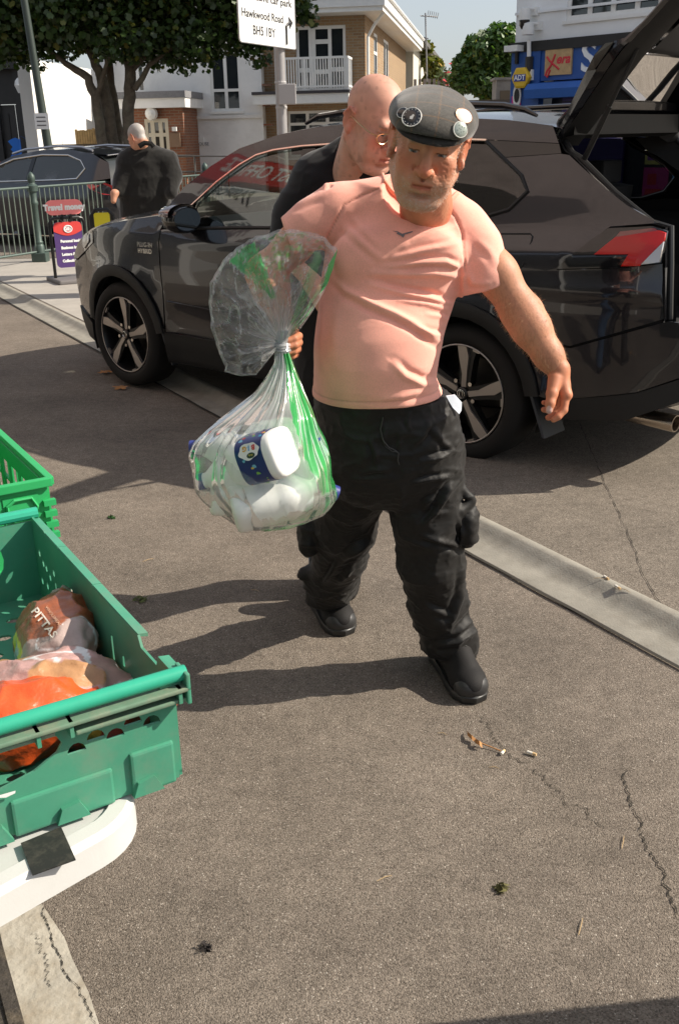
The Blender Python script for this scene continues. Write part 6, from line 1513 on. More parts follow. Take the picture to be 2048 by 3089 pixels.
# ================================================================ BAG OF BOTTLES
def film_mat(name, gloss=.06, face=.42, gk=.7):
    m = bpy.data.materials.new(name); m.use_nodes = True; nt = m.node_tree; nt.nodes.clear(); L = nt.links
    o = _n(nt, 'ShaderNodeOutputMaterial'); at = _n(nt, 'ShaderNodeAttribute', attribute_name='Col')
    tr = _n(nt, 'ShaderNodeBsdfTransparent'); tr.inputs[0].default_value = (.985, .99, .985, 1)
    df = _n(nt, 'ShaderNodeBsdfDiffuse'); tl = _n(nt, 'ShaderNodeBsdfTranslucent'); L.new(at.outputs['Color'], df.inputs[0]); L.new(at.outputs['Color'], tl.inputs[0])
    m1 = _n(nt, 'ShaderNodeMixShader'); m1.inputs[0].default_value = .45; L.new(df.outputs[0], m1.inputs[1]); L.new(tl.outputs[0], m1.inputs[2])
    lw = _n(nt, 'ShaderNodeLayerWeight', Blend=.35); tc = _n(nt, 'ShaderNodeTexCoord')
    nz = _n(nt, 'ShaderNodeTexNoise', Scale=13.0, Detail=3.0, Distortion=.8); L.new(tc.outputs['Object'], nz.inputs['Vector'])
    a1 = _n(nt, 'ShaderNodeMath', operation='MULTIPLY_ADD'); L.new(lw.outputs['Facing'], a1.inputs[0]); a1.inputs[1].default_value = face; L.new(at.outputs['Alpha'], a1.inputs[2]); a1.use_clamp = True
    m2 = _n(nt, 'ShaderNodeMixShader'); L.new(a1.outputs[0], m2.inputs[0]); L.new(tr.outputs[0], m2.inputs[1]); L.new(m1.outputs[0], m2.inputs[2])
    gl = _n(nt, 'ShaderNodeBsdfGlossy'); gl.inputs['Roughness'].default_value = gloss
    bp = _n(nt, 'ShaderNodeBump', Strength=.22, Distance=.006); L.new(nz.outputs['Fac'], bp.inputs['Height']); L.new(bp.outputs[0], gl.inputs['Normal'])
    fr = _n(nt, 'ShaderNodeFresnel', IOR=1.5); L.new(bp.outputs[0], fr.inputs['Normal'])
    m3_ = _n(nt, 'ShaderNodeMixShader'); gm_ = _n(nt, 'ShaderNodeMath', operation='MULTIPLY'); gm_.inputs[1].default_value = gk; L.new(fr.outputs[0], gm_.inputs[0]); L.new(gm_.outputs[0], m3_.inputs[0]); L.new(m2.outputs[0], m3_.inputs[1]); L.new(gl.outputs[0], m3_.inputs[2])
    L.new(m3_.outputs[0], o.inputs[0]); return m
film = film_mat('bag_film', .05, .26, .65); film2 = film_mat('flare_film', .05, .16, .55)
YB = 2.36
bag = empty('carrier_bag', PY(640, 1213, YB), label='large clear plastic bag with green print, knotted and full of bottles', cat='bag')
rowsB = [(788, 650, 15, .014), (800, 651, 13, .012), (818, 653, 14, .014), (840, 655, 20, .019), (870, 652, 34, .030), (910, 645, 56, .048), (950, 628, 92, .070), (985, 610, 124, .090), (1015, 602, 146, .105), (1045, 600, 156, .115), (1085, 606, 160, .120), (1120, 617, 158, .120), (1150, 630, 146, .115), (1180, 635, 118, .100), (1200, 625, 86, .075), (1212, 610, 48, .045), (1216, 606, 10, .01)]
NT = 160; rng = np.random.RandomState(5)
th = np.linspace(0, 2 * pi, NT, endpoint=False)
ph = rng.uniform(0, 6.28, 12); pleat = sum(np.sin(th * f + p) * a for f, p, a in zip((19, 27, 33, 41, 54, 63), ph, (.5, .7, .7, .6, .5, .4))) / 1.6
lowf = sum(np.sin(th * f + p) for f, p in zip((3, 5, 7), ph[6:])) / 2.0
RR = np.array(rowsB, float); rr = np.interp(np.linspace(0, len(RR) - 1, 70), np.arange(len(RR)), RR[:, 0])
V = []; C = []
for py in rr:
    cx = np.interp(py, RR[:, 0], RR[:, 1]); hw = np.interp(py, RR[:, 0], RR[:, 2]); dp = np.interp(py, RR[:, 0], RR[:, 3])
    yb_k = float(np.interp(py, [788, 850, 960, 1216], [2.445, 2.43, 2.375, 2.355])); c0 = PY(cx, py, yb_k); c1 = PY(cx + hw, py, yb_k); a = (c1 - c0).length
    am = np.interp(py, [788, 850, 950, 1010, 1090, 1216], [.24, .13, .055, .022, .010, .02]); lm = np.interp(py, [788, 950, 1060, 1216], [.0, .02, .045, .05])
    k = 1 + am * pleat + lm * (lowf + .6 * np.sin(th * 4 + py * .05))
    # seen from the camera: angle 0 = image right, 90 deg = away
    x = c0.x + a * k * np.cos(th); y = c0.y + dp * k * np.sin(th) + .003 * np.sin(th * 13 + py * .03); z = np.full(NT, c0.z)
    V.append(np.stack([x, y, z], 1))
    al = np.interp(py, [788, 830, 900, 980, 1060, 1216], [.90, .74, .44, .24, .12, .14]) + .20 * np.clip(pleat, 0, 1) * np.interp(py, [788, 1000, 1090], [1, 1, .25])
    col = np.tile(np.array([.86, .88, .88]), (NT, 1))
    deg = np.degrees(np.mod(th + pi, 2 * pi) - pi)
    gr_ = ((deg > -58) & (deg < 40) & (py > 815) & (py < 1130)) | ((deg > -75) & (deg < 60) & (py > 1186))
    edge = np.interp(py, [815, 900, 1000, 1130], [-80, -66, -50, -36]); gr_ = ((deg > edge) & (deg < 50) & (py > 815)) & ~((py > 1128) & (deg < -8)) | ((py > 1196) & (deg > -95) & (deg < -20))
    col[gr_] = (.09, .60, .17); al = np.where(gr_, np.interp(py, [815, 1000, 1090, 1216], [.92, .88, .74, .66]), al)
    C.append(np.concatenate([col, np.clip(al, 0, 1)[:, None]], 1))
m_ = len(rr); F = np.array([[i * NT + k, i * NT + (k + 1) % NT, (i + 1) * NT + (k + 1) % NT, (i + 1) * NT + k] for i in range(m_ - 1) for k in range(NT)])
np_mesh('bag_body', np.concatenate(V), F, film, bag, np.concatenate(C))
# flared top: front and back sheets fanning out from the knot, creased towards it
KN = np.array([651, 792.])
rim = np.array([(592, 866), (560, 868), (518, 860), (520, 845), (502, 805), (488, 755), (482, 700), (487, 655), (503, 618), (530, 585), (560, 564), (592, 546), (630, 534), (670, 530), (715, 534), (752, 548), (779, 578), (770, 618), (757, 655), (738, 692), (716, 728), (695, 758)], float)
NTn = 200; NS = 46
tt = np.linspace(0, len(rim) - 1, NTn); rx = np.interp(tt, np.arange(len(rim)), rim[:, 0]); ry = np.interp(tt, np.arange(len(rim)), rim[:, 1])
gpoly = [(528, 603), (585, 556), (612, 612), (640, 690), (628, 692), (608, 668), (560, 630)]
for layer in (0, 1):
    V = []; C = []
    ph = rng.uniform(0, 6.28, 10); u = np.linspace(0, 1, NTn)
    pl = sum(np.sin(2 * pi * f * u + p) * a for f, p, a in zip((7, 11, 17, 23, 31, 43), ph, (.8, .9, .8, .6, .45, .3))) / 2
    sc_ = np.linspace(.0, 1, NS)
    for s in sc_:
        wob = 1 + (.012 * pl * s if layer else -.010 * pl * s) + (0 if layer == 0 else -.02 * s)
        px = KN[0] + (rx - KN[0]) * s * wob; py = KN[1] + (ry - KN[1]) * s * wob
        nar = (1 - s) ** 2; side = (rx - 650) / 130
        dep = 2.448 + (.055 if layer else -.050) * np.sin(pi * min(1, s * .92)) * (1 if True else 0) + .020 * pl * s * (1.15 - s) * 2 + .012 * s * np.sin(9 * u + layer * 2) + .03 * s * np.clip(side, 0, 1)
        cn = np.stack([px * .020, py * .020, np.full(NTn, 3.0 + layer * 9)], 1); c1n = 1 - np.abs(2 * vnoise(cn + .8 * np.stack([vnoise(cn * 2, 3), vnoise(cn * 2, 4), 0 * px], 1), 7) - 1); c2n = 1 - np.abs(2 * vnoise(cn * 2.3, 11) - 1)
        dep = dep + (.040 * (c1n - .6) + .016 * (c2n - .6)) * min(1, s * 1.6) * (1 if layer else -1)
        for a, b, d in zip(px, py, dep): V.append(PY(a, b, d))
        cr_ = np.clip(1 - np.abs(np.sin(pi * (u * 13 + .35 * pl + .25 * np.sin(5 * s + 9 * u)))) * 5.5, 0, 1) * (vnoise(np.stack([u * 40, u * 0 + s * 5, u * 0 + layer * 7], 1), 6) > .42)
        al = .018 + .80 * (1 - s) ** 3.4 + .40 * cr_ * (1 - s * .8) + .14 * np.clip(pl, 0, 2) ** 2.2 * (1 - s * .55) + .25 * (s > .975) + .42 * sstep(c1n, .93, .99) * min(1, s * 2) + .22 * sstep(c2n, .94, .99) * min(1, s * 2)
        col = np.tile(np.array([.84, .86, .87]), (NTn, 1))
        inside = np.array([pip((a, b), gpoly) for a, b in zip(px, py)]) if layer else np.zeros(NTn, bool)
        g2 = (u > .70) & (u < .97) & (np.sin(u * 60 + s * 4) > -.2) & (layer == 0) & (s > .18) & (s < .86)
        g3 = (u > .76) & (u < .86) & (s > .84)
        col[inside] = (.10, .60, .20); al = np.where(inside, .80, al)
        col[g2] = (.35, .72, .42); al = np.where(g2, np.maximum(al, .34), al); col[g3] = (.10, .60, .20); al = np.where(g3, .7, al)
        g4 = (u > .45) & (u < .72) & (s > .55) & (vnoise(np.stack([px * .06, py * .5, 0 * px], 1), 4) > .62) & (layer == 1); col[g4] = (.12, .60, .15); al = np.where(g4, .45, al)
        C.append(np.concatenate([col, np.clip(al, 0, 1)[:, None]], 1))
    F = np.array([[i * NTn + k, i * NTn + k + 1, (i + 1) * NTn + k + 1, (i + 1) * NTn + k] for i in range(NS - 1) for k in range(NTn - 1)])
    np_mesh('bag_flare', np.array([tuple(v) for v in V]), F, film2, bag, np.concatenate(C))
# gathered knot
kp = []
mb = MB()
for k in range(9):
    a = 2 * pi * k / 9; mb.tube([PY(651 + 13 * cos(a) * q, y_, 2.448 + .016 * sin(a) * q) for y_, q in ((764, 1.2), (780, .95), (796, .75), (812, .85), (832, 1.2))], [.004, .007, .008, .007, .004], 6)
kno = mb.build('knot_gather', None, bag, smooth=True); me = kno.data; ca = me.color_attributes.new('Col', 'FLOAT_COLOR', 'POINT'); ca.data.foreach_set('color', np.tile(np.array([.85, .87, .88, .62], np.float32), len(me.vertices))); me.materials.clear(); me.materials.append(film)
for k in range(3):
    mb = MB(); mb.tube([PY(651 + 17 * cos(t), 796 + k * 6 - 3 * sin(t), 2.448 + .021 * sin(t)) for t in [2 * pi * i / 18 for i in range(18)]], .0065, 6, closed=True)
    kno = mb.build('knot_wrap', None, bag, smooth=True); me = kno.data; ca = me.color_attributes.new('Col', 'FLOAT_COLOR', 'POINT'); ca.data.foreach_set('color', np.tile(np.array([.85, .87, .88, .55], np.float32), len(me.vertices))); me.materials.clear(); me.materials.append(film)
done(bag)
# bottles
hdpe = M('milk_plastic', (.90, .90, .87), .38, sss=.0, spec=.4); capb = M('cap_blue', (.03, .045, .22), .4)
lbl = M('label_navy', (.012, .035, .16), .35); 
def bottle(px, py, y, axis, label, roll=0.0, lab=False, L=.205, w=.042):
    ax = Vector(axis).normalized(); c = PY(px, py, y); Fm = frame(c, ax, z=Vector((0, -.3, 1)) if abs(ax.z) < .9 else Vector((1, 0, 0))) @ Matrix.Rotation(roll, 4, 'X')
    o = empty_m('milk_bottle', Matrix.Translation(c), label, 'bottle', None)
    prof = [(-.5, .60), (-.492, .86), (-.46, .98), (-.40, 1.0), (-.05, 1.0), (.0, .965), (.04, 1.0), (.14, .98), (.22, .84), (.31, .60), (.37, .42), (.385, .38), (.43, .38)]
    rings = []
    for t, k in prof:
        ring = []
        for i in range(24):
            a = 2 * pi * i / 24; e = 2.0 if t > .3 else 3.2; r = (abs(cos(a)) ** e + abs(sin(a)) ** e) ** (-1 / e); ring.append(Fm @ Vector((t * L, w * k * r * cos(a), w * k * r * sin(a))))
        rings.append(ring)
    mb = MB(); mb.loft(rings); mb.build('bottle_body', hdpe, o, smooth=True, autos=radians(60))
    mb = MB(); mb.loft([[Fm @ Vector((t * L, r * cos(a), r * sin(a))) for a in [2 * pi * i / 24 for i in range(24)]] for t, r in ((.42, .0195), (.425, .021), (.495, .021), (.505, .019))]); cp = mb.build('cap', capb, o, smooth=True)
    if lab:
        rl = []
        for t in (-.36, .02):
            rl.append([Fm @ Vector((t * L, w * 1.012 * r_ * cos(a), w * 1.012 * r_ * sin(a))) for a in [2 * pi * i / 40 for i in range(41)] for r_ in [(abs(cos(a)) ** 3.2 + abs(sin(a)) ** 3.2) ** (-1 / 3.2)]])
        mb = MB(); mb.loft(rl, caps=False, wrap=False); lo_ = mb.build('label', lbl, o, smooth=True)
        random.seed(3)
        cols = [(.75, .18, .05), (.05, .4, .6), (.2, .5, .08), (.55, .06, .05), (.7, .5, .08), (.2, .5, .7)]
        for i in range(46):
            a = random.uniform(0, 2 * pi); t = random.uniform(-.34, .0); r = random.uniform(.002, .0065); k = (abs(cos(a)) ** 3.2 + abs(sin(a)) ** 3.2) ** (-1 / 3.2)
            p = Fm @ Vector((t * L, w * 1.016 * k * cos(a), w * 1.016 * k * sin(a))); n = (Fm.to_3x3() @ Vector((0, cos(a), sin(a)))).normalized()
            mb = MB(); f2 = frame(p, Fm.to_3x3() @ Vector((1, 0, 0)), z=n); mb.add([f2 @ Vector((r * cos(q), r * sin(q) * random.uniform(.7, 1.2), 0)) for q in [2 * pi * j / 8 for j in range(8)]], [tuple(range(8))]); mb.build('label_dot', M('dot_%d' % (i % 6), cols[i % 6], .4), lo_)
        # badge towards the camera
        tocam = Fm.inverted().to_3x3() @ (CAMO - c); a0 = atan2(tocam.z, tocam.y) + .30
        k = (abs(cos(a0)) ** 3.2 + abs(sin(a0)) ** 3.2) ** (-1 / 3.2)
        p = Fm @ Vector((-.19 * L, w * 1.022 * k * cos(a0), w * 1.022 * k * sin(a0))); n = (Fm.to_3x3() @ Vector((0, cos(a0), sin(a0)))).normalized(); Xd = Fm.to_3x3() @ Vector((1, 0, 0))
        f2 = frame(p, Xd, z=n)
        mb = MB(); mb.add([f2 @ Vector((.030 * cos(q) * (1 + .08 * sin(6 * q)), .021 * sin(q) * (1 + .08 * sin(5 * q)), .0008)) for q in [2 * pi * j / 28 for j in range(28)]], [tuple(range(28))]); mb.build('label_badge', M('badge_white', (.78, .78, .76), .4), lo_)
        mb = MB(); mb.add([f2 @ Vector((-.006 + .012 * cos(q), .011 + .007 * sin(q), .0014)) for q in [2 * pi * j / 20 for j in range(20)]], [tuple(range(20))]); mb.build('label_oval', M('oval_green', (.01, .05, .03), .4), lo_)
        text('lettering', 'Arla', .008, M('oval_gold', (.6, .5, .1), .4), f2 @ Matrix.Translation((-.006, .0105, .0018)), lo_, .0002)
        for i, (ch, cc) in enumerate(zip('BIG', ((.6, .05, .04), (.05, .3, .6), (.65, .35, .03)))):
            text('lettering', ch, .017, M('big_%d' % i, cc, .4), f2 @ Matrix.Translation((-.014 + .013 * i, -.008, .0016)), lo_, .0002, bold=.0006)
    return done(o)
Gp = 'milk bottles in the bag'
def bt(*a, **k):
    o = bottle(*a, **k); o['group'] = Gp; return o
bt(584, 1060, 2.303, (-.80, .42, -.30), 'white milk bottle with dark blue speckled label, in the middle of the bag', roll=.2, lab=True, w=.058)
bt(640, 1146, 2.328, (.93, .20, .18), 'plain white milk bottle lying along the bottom of the bag', roll=.3, L=.235, w=.060)
bt(532, 1030, 2.378, (-.98, .0, -.05), 'white milk bottle whose blue cap pokes out highest beside the folded flare', L=.20)
bt(548, 1092, 2.338, (-.93, .1, -.24), 'white milk bottle just under the speckled label one, cap against the film', w=.050)
bt(560, 1120, 2.398, (-.70, .1, -.62), 'white milk bottle tilted cap downwards next to the bottom one', w=.040)
bt(690, 1082, 2.368, (.30, -.15, .70), 'white milk bottle standing tilted by the green printed side, cap up', w=.043, L=.20)
bt(640, 1010, 2.398, (.95, .2, .12), 'white milk bottle with hidden blue label, topmost in the bag', lab=False, w=.043)
bt(700, 1112, 2.388, (.75, .1, -.35), 'white milk bottle with its cap pressed into the green lower corner', w=.040, L=.19)

bt(566, 1150, 2.350, (.85, .15, -.15), 'white milk bottle lying lowest beside the bottom one, cap hidden', w=.045, L=.17)
bt(668, 1112, 2.385, (-.5, .35, .6), 'white milk bottle wedged behind the bottom one near the green side', w=.044, L=.17)

# ================================================================ TABLE, CRATES AND BREAD
TZ = .74
Nn = G(400, 1540, .915); Ff_ = G(75, 1190, .915); e1 = (Ff_ - Nn).normalized(); e2 = Vector((-e1.y, e1.x, 0)); e2 = e2 if e2.x < 0 else -e2
# table
P0_, P1_ = G(0, 2142, TZ - .05), G(240, 2003, TZ - .05); tn_ = (P0_ - P1_).normalized(); tp = Vector((-tn_.y, tn_.x, 0)); tp = tp if tp.y > 0 else -tp
Pc_ = G(366, 1868, TZ - .02); CT = P1_ + tn_ * ((Pc_ - P1_).dot(tn_)); CT.z = TZ
tab = empty('folding_table', CT + tn_ * .6 + tp * .4 - Vector((0, 0, TZ)), label='white plastic folding table with rounded corner and black tape', cat='table')
tabm = M('table_white', (.58, .58, .565), .45, var=.05, vscale=9, bump=.12, bscale=350, bdist=.001, dirt=(.5, .49, .46), dscale=6, damt=.25)
def rrect(l, wd, r, inset=0.0, n=8):
    P = []
    for cx, cy, a0 in ((l - r, r, -90), (l - r, wd - r, 0), (r, wd - r, 90), (r, r, 180)):
        for i in range(n + 1): a = radians(a0 + 90 * i / n); P.append((cx + (r - inset) * cos(a), cy + (r - inset) * sin(a)))
    return P
TM = Matrix(((tn_.x, tp.x, 0, CT.x), (tn_.y, tp.y, 0, CT.y), (0, 0, 1, 0), (0, 0, 0, 1)))
mb = MB(); mb.loft([[TM @ Vector((x, y, TZ + z)) for x, y in rrect(1.5, .85, .10, i_)] for i_, z in ((.010, -.056), (.0, -.050), (.0, -.008), (.003, -.003), (.008, .0), (.030, .0), (.034, -.005), (.040, -.006))]); mb.build('table_top', tabm, tab, smooth=True, autos=radians(28))
mb = MB(); q = [G(x, y, TZ + .001) for x, y in ((49, 1948), (142, 1910), (176, 1986), (76, 2022))]; mb.add([p + Vector((0, 0, -.0006)) for p in q] + [p + Vector((0, 0, .0008)) for p in q], [(4, 5, 6, 7), (0, 1, 5, 4), (1, 2, 6, 5), (2, 3, 7, 6), (3, 0, 4, 7)]); mb.build('black_tape', M('tape_black', (.016, .015, .014), .6, dirt=(.10, .09, .07), dscale=60, damt=.5), tab)
for x, y in ((.55, .20), (1.3, .20), (.55, .72), (1.3, .72)):
    mb = MB(); mb.tube([TM @ Vector((x, y, TZ - .05)), TM @ Vector((x + (.05 if x < .7 else -.05), y, .0))], .014, 8); mb.build('leg', M('leg_grey', (.25, .25, .25), .4, metal=.6), tab, smooth=True)
done(tab)
def plate(name, outer, holes, O, ex, ey, t, mat, parent, nrm=None):
    """flat plate with real holes; outer/holes in (ex,ey) metres"""
    ex, ey = Vector(ex), Vector(ey); nn = (ex.cross(ey)).normalized() if nrm is None else Vector(nrm)
    vv, ff = tri_fill(outer, holes); V = [O + ex * v[0] + ey * v[1] for v in vv]; k = len(V); V += [p - nn * t for p in V]; F = [tuple(f) for f in ff] + [tuple(i + k for i in f[::-1]) for f in ff]
    for lp in [outer] + list(holes):
        n0 = len(V); m = len(lp)
        for p in lp: q = O + ex * p[0] + ey * p[1]; V += [q, q - nn * t]
        F += [(n0 + 2 * i, n0 + 2 * ((i + 1) % m), n0 + 2 * ((i + 1) % m) + 1, n0 + 2 * i + 1) for i in range(m)]
    o = pydata(name, V, F, mat, parent, smooth=False)
    bm = bmesh.new(); bm.from_mesh(o.data); bmesh.ops.recalc_face_normals(bm, faces=bm.faces); bm.to_mesh(o.data); bm.free()
    return o
def circ(cx, cy, rx, ry=None, n=10, a0=0, a1=360): ry = ry or rx; return [(cx + rx * cos(radians(a0 + (a1 - a0) * i / n)), cy + ry * sin(radians(a0 + (a1 - a0) * i / n))) for i in range(n if a1 - a0 == 360 else n + 1)]
ctm = M('crate_green', (.065, .275, .175), .42, var=.12, vscale=10, spec=.4, bump=.08, bscale=160, bdist=.001, dirt=(.20, .24, .18), dscale=11, damt=.45)
ctb = M('bar_green', (.03, .36, .23), .32, spec=.5, var=.08, vscale=14); ctl = M('ledge_green', (.13, .22, .15), .55, var=.25, vscale=22, dirt=(.28, .25, .18), dscale=18, damt=.7)
ZT, ZB = .915, TZ + .003; L1 = (Ff_ - Nn).length; L2 = .47; HC = ZT - ZB
crate = empty('bread_crate', Nn + e1 * L1 / 2 + e2 * L2 / 2 + Vector((0, 0, ZB - ZT)), label='worn green bread crate with a raised bar, holding packets of bread on the table', cat='crate')
NB = Vector((Nn.x, Nn.y, ZB)); up = Vector((0, 0, 1))
fpl = lambda px, py: (lambda p: ((p - NB).dot(e2), p.z - ZB))(PP(px, py, NB, e1))       # front face coordinates
spl = lambda px, py: (lambda p: ((p - NB).dot(e1), p.z - ZB))(PP(px, py, NB, e2))       # side face coordinates
dh = []
for x, y in ((175, 1722), (219, 1692), (264, 1688), (304, 1657), (348, 1658)):
    c = fpl(x, y); dh.append([(c[0] - .0125, c[1] - .008), (c[0] + .0125, c[1] - .008)] + [(c[0] + .0125 * cos(a), c[1] - .008 + .014 * sin(a)) for a in (.35, .8, 1.3, 1.84, 2.34, 2.79)])
slot = [fpl(*p) for p in ((136, 1697), (148, 1684), (140, 1672), (60, 1690), (-60, 1712), (-120, 1745), (-60, 1795), (0, 1770), (60, 1745), (96, 1728))]
slot = [(max(.178, min(a, L2 - .03)), max(.05, min(b, HC - .042))) for a, b in slot]
slot = [(.168, .100), (.160, .112), (.166, .124), (.19, .128), (.30, .128), (.36, .118), (.38, .095), (.33, .070), (.25, .072), (.20, .083)]
plate('front_panel', [(.006, 0), (L2, 0), (L2, HC - .03), (.0, HC - .03)], dh + [slot], NB, e2, up, -.004, ctm, crate, nrm=-e1)
# raised ribs, stepped foot and clips on the front
for a, b, z0, z1, d in ((.012, .075, .0, .064, .010), (.10, .235, .0, .052, .009), (.30, .40, .0, .06, .009)):
    mb = MB(); mb.box((a, -d, z0 - .002), (b, -.0005, z1), Matrix(((e2.x, e1.x, 0, NB.x), (e2.y, e1.y, 0, NB.y), (0, 0, 1, NB.z), (0, 0, 0, 1)))); mb.build('front_rib', ctm, crate, bevel=.004)
CMx = Matrix(((e2.x, e1.x, 0, NB.x), (e2.y, e1.y, 0, NB.y), (0, 0, 1, NB.z), (0, 0, 0, 1)))
for a in (.055, .16, .26, .36):
    mb = MB(); mb.prism([(a - .022, -.001), (a + .022, -.001), (a + .014, .020), (a - .010, .024)], .012, CMx @ Matrix(((1, 0, 0, 0), (0, 0, -1, -.004), (0, 1, 0, 0), (0, 0, 0, 1)))); mb.build('foot_clip', ctm, crate)
# ledges and the bar along the front rim
mb = MB(); mb.box((-.012, -.030, HC - .026), (L2, .002, HC - .020), CMx); mb.build('rim_ledge', ctl, crate, bevel=.002)
mb = MB(); mb.box((-.010, -.024, HC - .044), (.145, .002, HC - .038), CMx); mb.build('rim_ledge', ctl, crate, bevel=.002)
mb = MB(); mb.box((-.012, -.030, HC - .046), (-.006, .010, HC - .0), CMx); mb.build('rim_end', ctm, crate, bevel=.002)
mb = MB(); mb.box((.17, -.020, HC - .038), (L2, .002, HC - .032), CMx); mb.build('rim_ledge', ctl, crate, bevel=.002)
for a in (.0, .148, .19, .30):
    mb = MB(); mb.box((a, -.027, HC - .043), (a + .005, .0, HC - .020), CMx); mb.build('rim_web', ctm, crate)
mb = MB(); mb.tube([CMx @ Vector((a, -.012, HC - .006 + .0)) for a in (-.012, .02, .1, .2, .3, L2)], .0105, 12); mb.build('carry_bar', ctb, crate, smooth=True)
for a in (-.004, .24):
    mb = MB(); mb.box((a, -.014, HC - .035), (a + .03, -.004, HC - .012), CMx); mb.build('bar_lug', ctm, crate)
# long side with upright slots and dots
sl_ = []
for x, y0, y1 in ((134, 1345, 1392), (171, 1358, 1432), (213, 1408, 1482), (264, 1466, 1552), (291, 1513, 1534)):
    a, b = spl(x, y0), spl(x, y1); z1_, z0_ = min(HC - .025, a[1]), max(.012, b[1]); s_ = a[0]; sl_.append([(s_ - .004, z0_), (s_ + .004, z0_), (s_ + .004, z1_), (s_ - .004, z1_)])
for x, y in ((97, 1276), (106, 1300), (113, 1311), (122, 1332), (130, 1322), (104, 1340), (116, 1352), (126, 1385), (118, 1378)):
    a = spl(x, y); sl_.append(circ(a[0], max(.02, min(HC - .03, a[1])), .006, .008, 7))
top = [(0, HC - .004), (.045, HC - .004), (.055, HC - .022), (.115, HC - .022), (.125, HC - .006), (L1 - .10, HC - .006), (L1 - .09, HC - .002), (L1, HC)]
def clean(hs):
    out = []
    for h_ in hs:
        cx = sum(p[0] for p in h_) / len(h_); ok = all(abs(cx - sum(p[0] for p in k) / len(k)) > .009 or abs(sum(p[1] for p in h_) / len(h_) - sum(p[1] for p in k) / len(k)) > .02 for k in out)
        if ok and .01 < cx < L1 - .02: out.append(h_)
    return out
sl_ = clean(sl_)
plate('side_panel', [(0, 0), (L1, 0)] + top[::-1], sl_, NB, e1, up, .004, ctm, crate, nrm=-e2)
plate('side_panel', [(0, 0), (L1, 0)] + top[::-1], [], NB + e2 * L2, e1, up, .004, ctm, crate, nrm=e2)
lv = [circ(.08 + .085 * i, HC * .55, .016, .030, 10) for i in range(4)]
plate('back_panel', [(0, 0), (L2, 0), (L2, HC - .01), (0, HC - .01)], lv, NB + e1 * L1, e2, up, .004, ctm, crate, nrm=e1)
for a0_, b0_ in ((0, .045), (.125, .33), (.332, .52), (.522, L1 - .005)):
    mb = MB(); mb.loft([[NB + e1 * s_ + up * (HC - .012 + dz) + e2 * dd for dd, dz in ((-.012, .000), (-.012, .006), (.003, .008), (.003, .004))] for s_ in (a0_, b0_)]); mb.build('side_lip', ctm, crate)
bh_ = [circ(.05 + .062 * i + (.03 if j % 2 else 0), .05 + .062 * j, .014, .011, 8) for i in range(6) for j in range(10) if .05 + .062 * i + .03 < L2 - .02]
plate('base', [(0, 0), (L2, 0), (L2, L1), (0, L1)], bh_, NB + up * .004, e2, e1, -.004, ctm, crate, nrm=up)
mb = MB(); mb.tube([NB + e1 * L1 + e2 * (s_) + up * (HC + .004) for s_ in (-.01, .1, .25, L2)], .011, 10); mb.build('carry_bar', ctb, crate, smooth=True)
mb = MB(); q = [(x, y) for x, y in ((-5, 1838), (37, 1826), (36, 1832), (15, 1842), (-5, 1843))]; mb.add([PP(x, y, NB - e1 * .0115, e1) for x, y in q], [tuple(range(len(q)))]); mb.build('label_scrap', white_paint, crate)
done(crate)
# bright folding crate behind
N2 = G(105, 1103, .935); g2 = M('crate_bright', (.03, .38, .12), .4, var=.08, vscale=12, spec=.4)
fc = empty('folding_crate', N2 + e1 * .25 + e2 * .25 - up * (.935 - TZ), label='bright green folding crate with ribbed ends behind the bread crate', cat='crate')
H2 = .935 - TZ - .003; B2 = N2 - up * H2; C2x = Matrix(((e2.x, e1.x, 0, B2.x), (e2.y, e1.y, 0, B2.y), (0, 0, 1, B2.z), (0, 0, 0, 1)))
L3, L4 = .55, .40
hh = [(.035, H2 - .075), (.075, H2 - .080), (.085, H2 - .065), (.085, H2 - .045), (.07, H2 - .035), (.035, H2 - .035), (.025, H2 - .055)]
wins = [[(.10, .095), (.16, .095), (.16, .15)], [(.10, .105), (.155, .155), (.10, .155)], [(.18, .095), (.24, .095), (.24, .15)], [(.18, .105), (.235, .155), (.18, .155)]]
wins = [[(a, b * H2 / .19) for a, b in w] for w in wins]
plate('end_panel', [(0, 0), (L4, 0), (L4, H2), (0, H2)], [hh] + wins, B2, e2, up, -.004, g2, fc, nrm=-e1)
plate('side_panel', [(0, 0), (L3, 0), (L3, H2 - .012), (0, H2 - .012)], [rect(.06 + .085 * i, .115 + .085 * i, .03, H2 - .05) for i in range(5)], B2, e1, up, .004, g2, fc, nrm=-e2)
plate('side_panel', [(0, 0), (L3, 0), (L3, H2 - .012), (0, H2 - .012)], [], B2 + e2 * L4, e1, up, .004, g2, fc, nrm=e2); plate('end_panel', [(0, 0), (L4, 0), (L4, H2), (0, H2)], [], B2 + e1 * L3, e2, up, .004, g2, fc, nrm=e1); plate('base', [(0, 0), (L4, 0), (L4, L3), (0, L3)], [], B2 + up * .006, e2, e1, -.004, g2, fc, nrm=up)
for z0, z1, d in ((H2 - .016, H2 + .002, .016), (.0, .012, .012), (H2 * .44, H2 * .44 + .007, .010)):
    mb = MB(); mb.box((-.010, -d, z0), (L4, -.0005, z1), C2x); mb.build('end_rib', g2, fc, bevel=.002); mb = MB(); mb.box((-d, -.006, z0), (-.0005, L3, z1 - .001), C2x); mb.build('side_rib', g2, fc, bevel=.002)
for i in range(6): mb = MB(); mb.box((-.013, -.014, .014 + i * .024), (.012, -.0006, .026 + i * .024), C2x); mb.build('corner_step', g2, fc)
for i in range(7): mb = MB(); mb.box((-.010, .02 + i * .08, .012), (-.0006, .026 + i * .08, H2 - .016), C2x); mb.build('side_web', g2, fc)
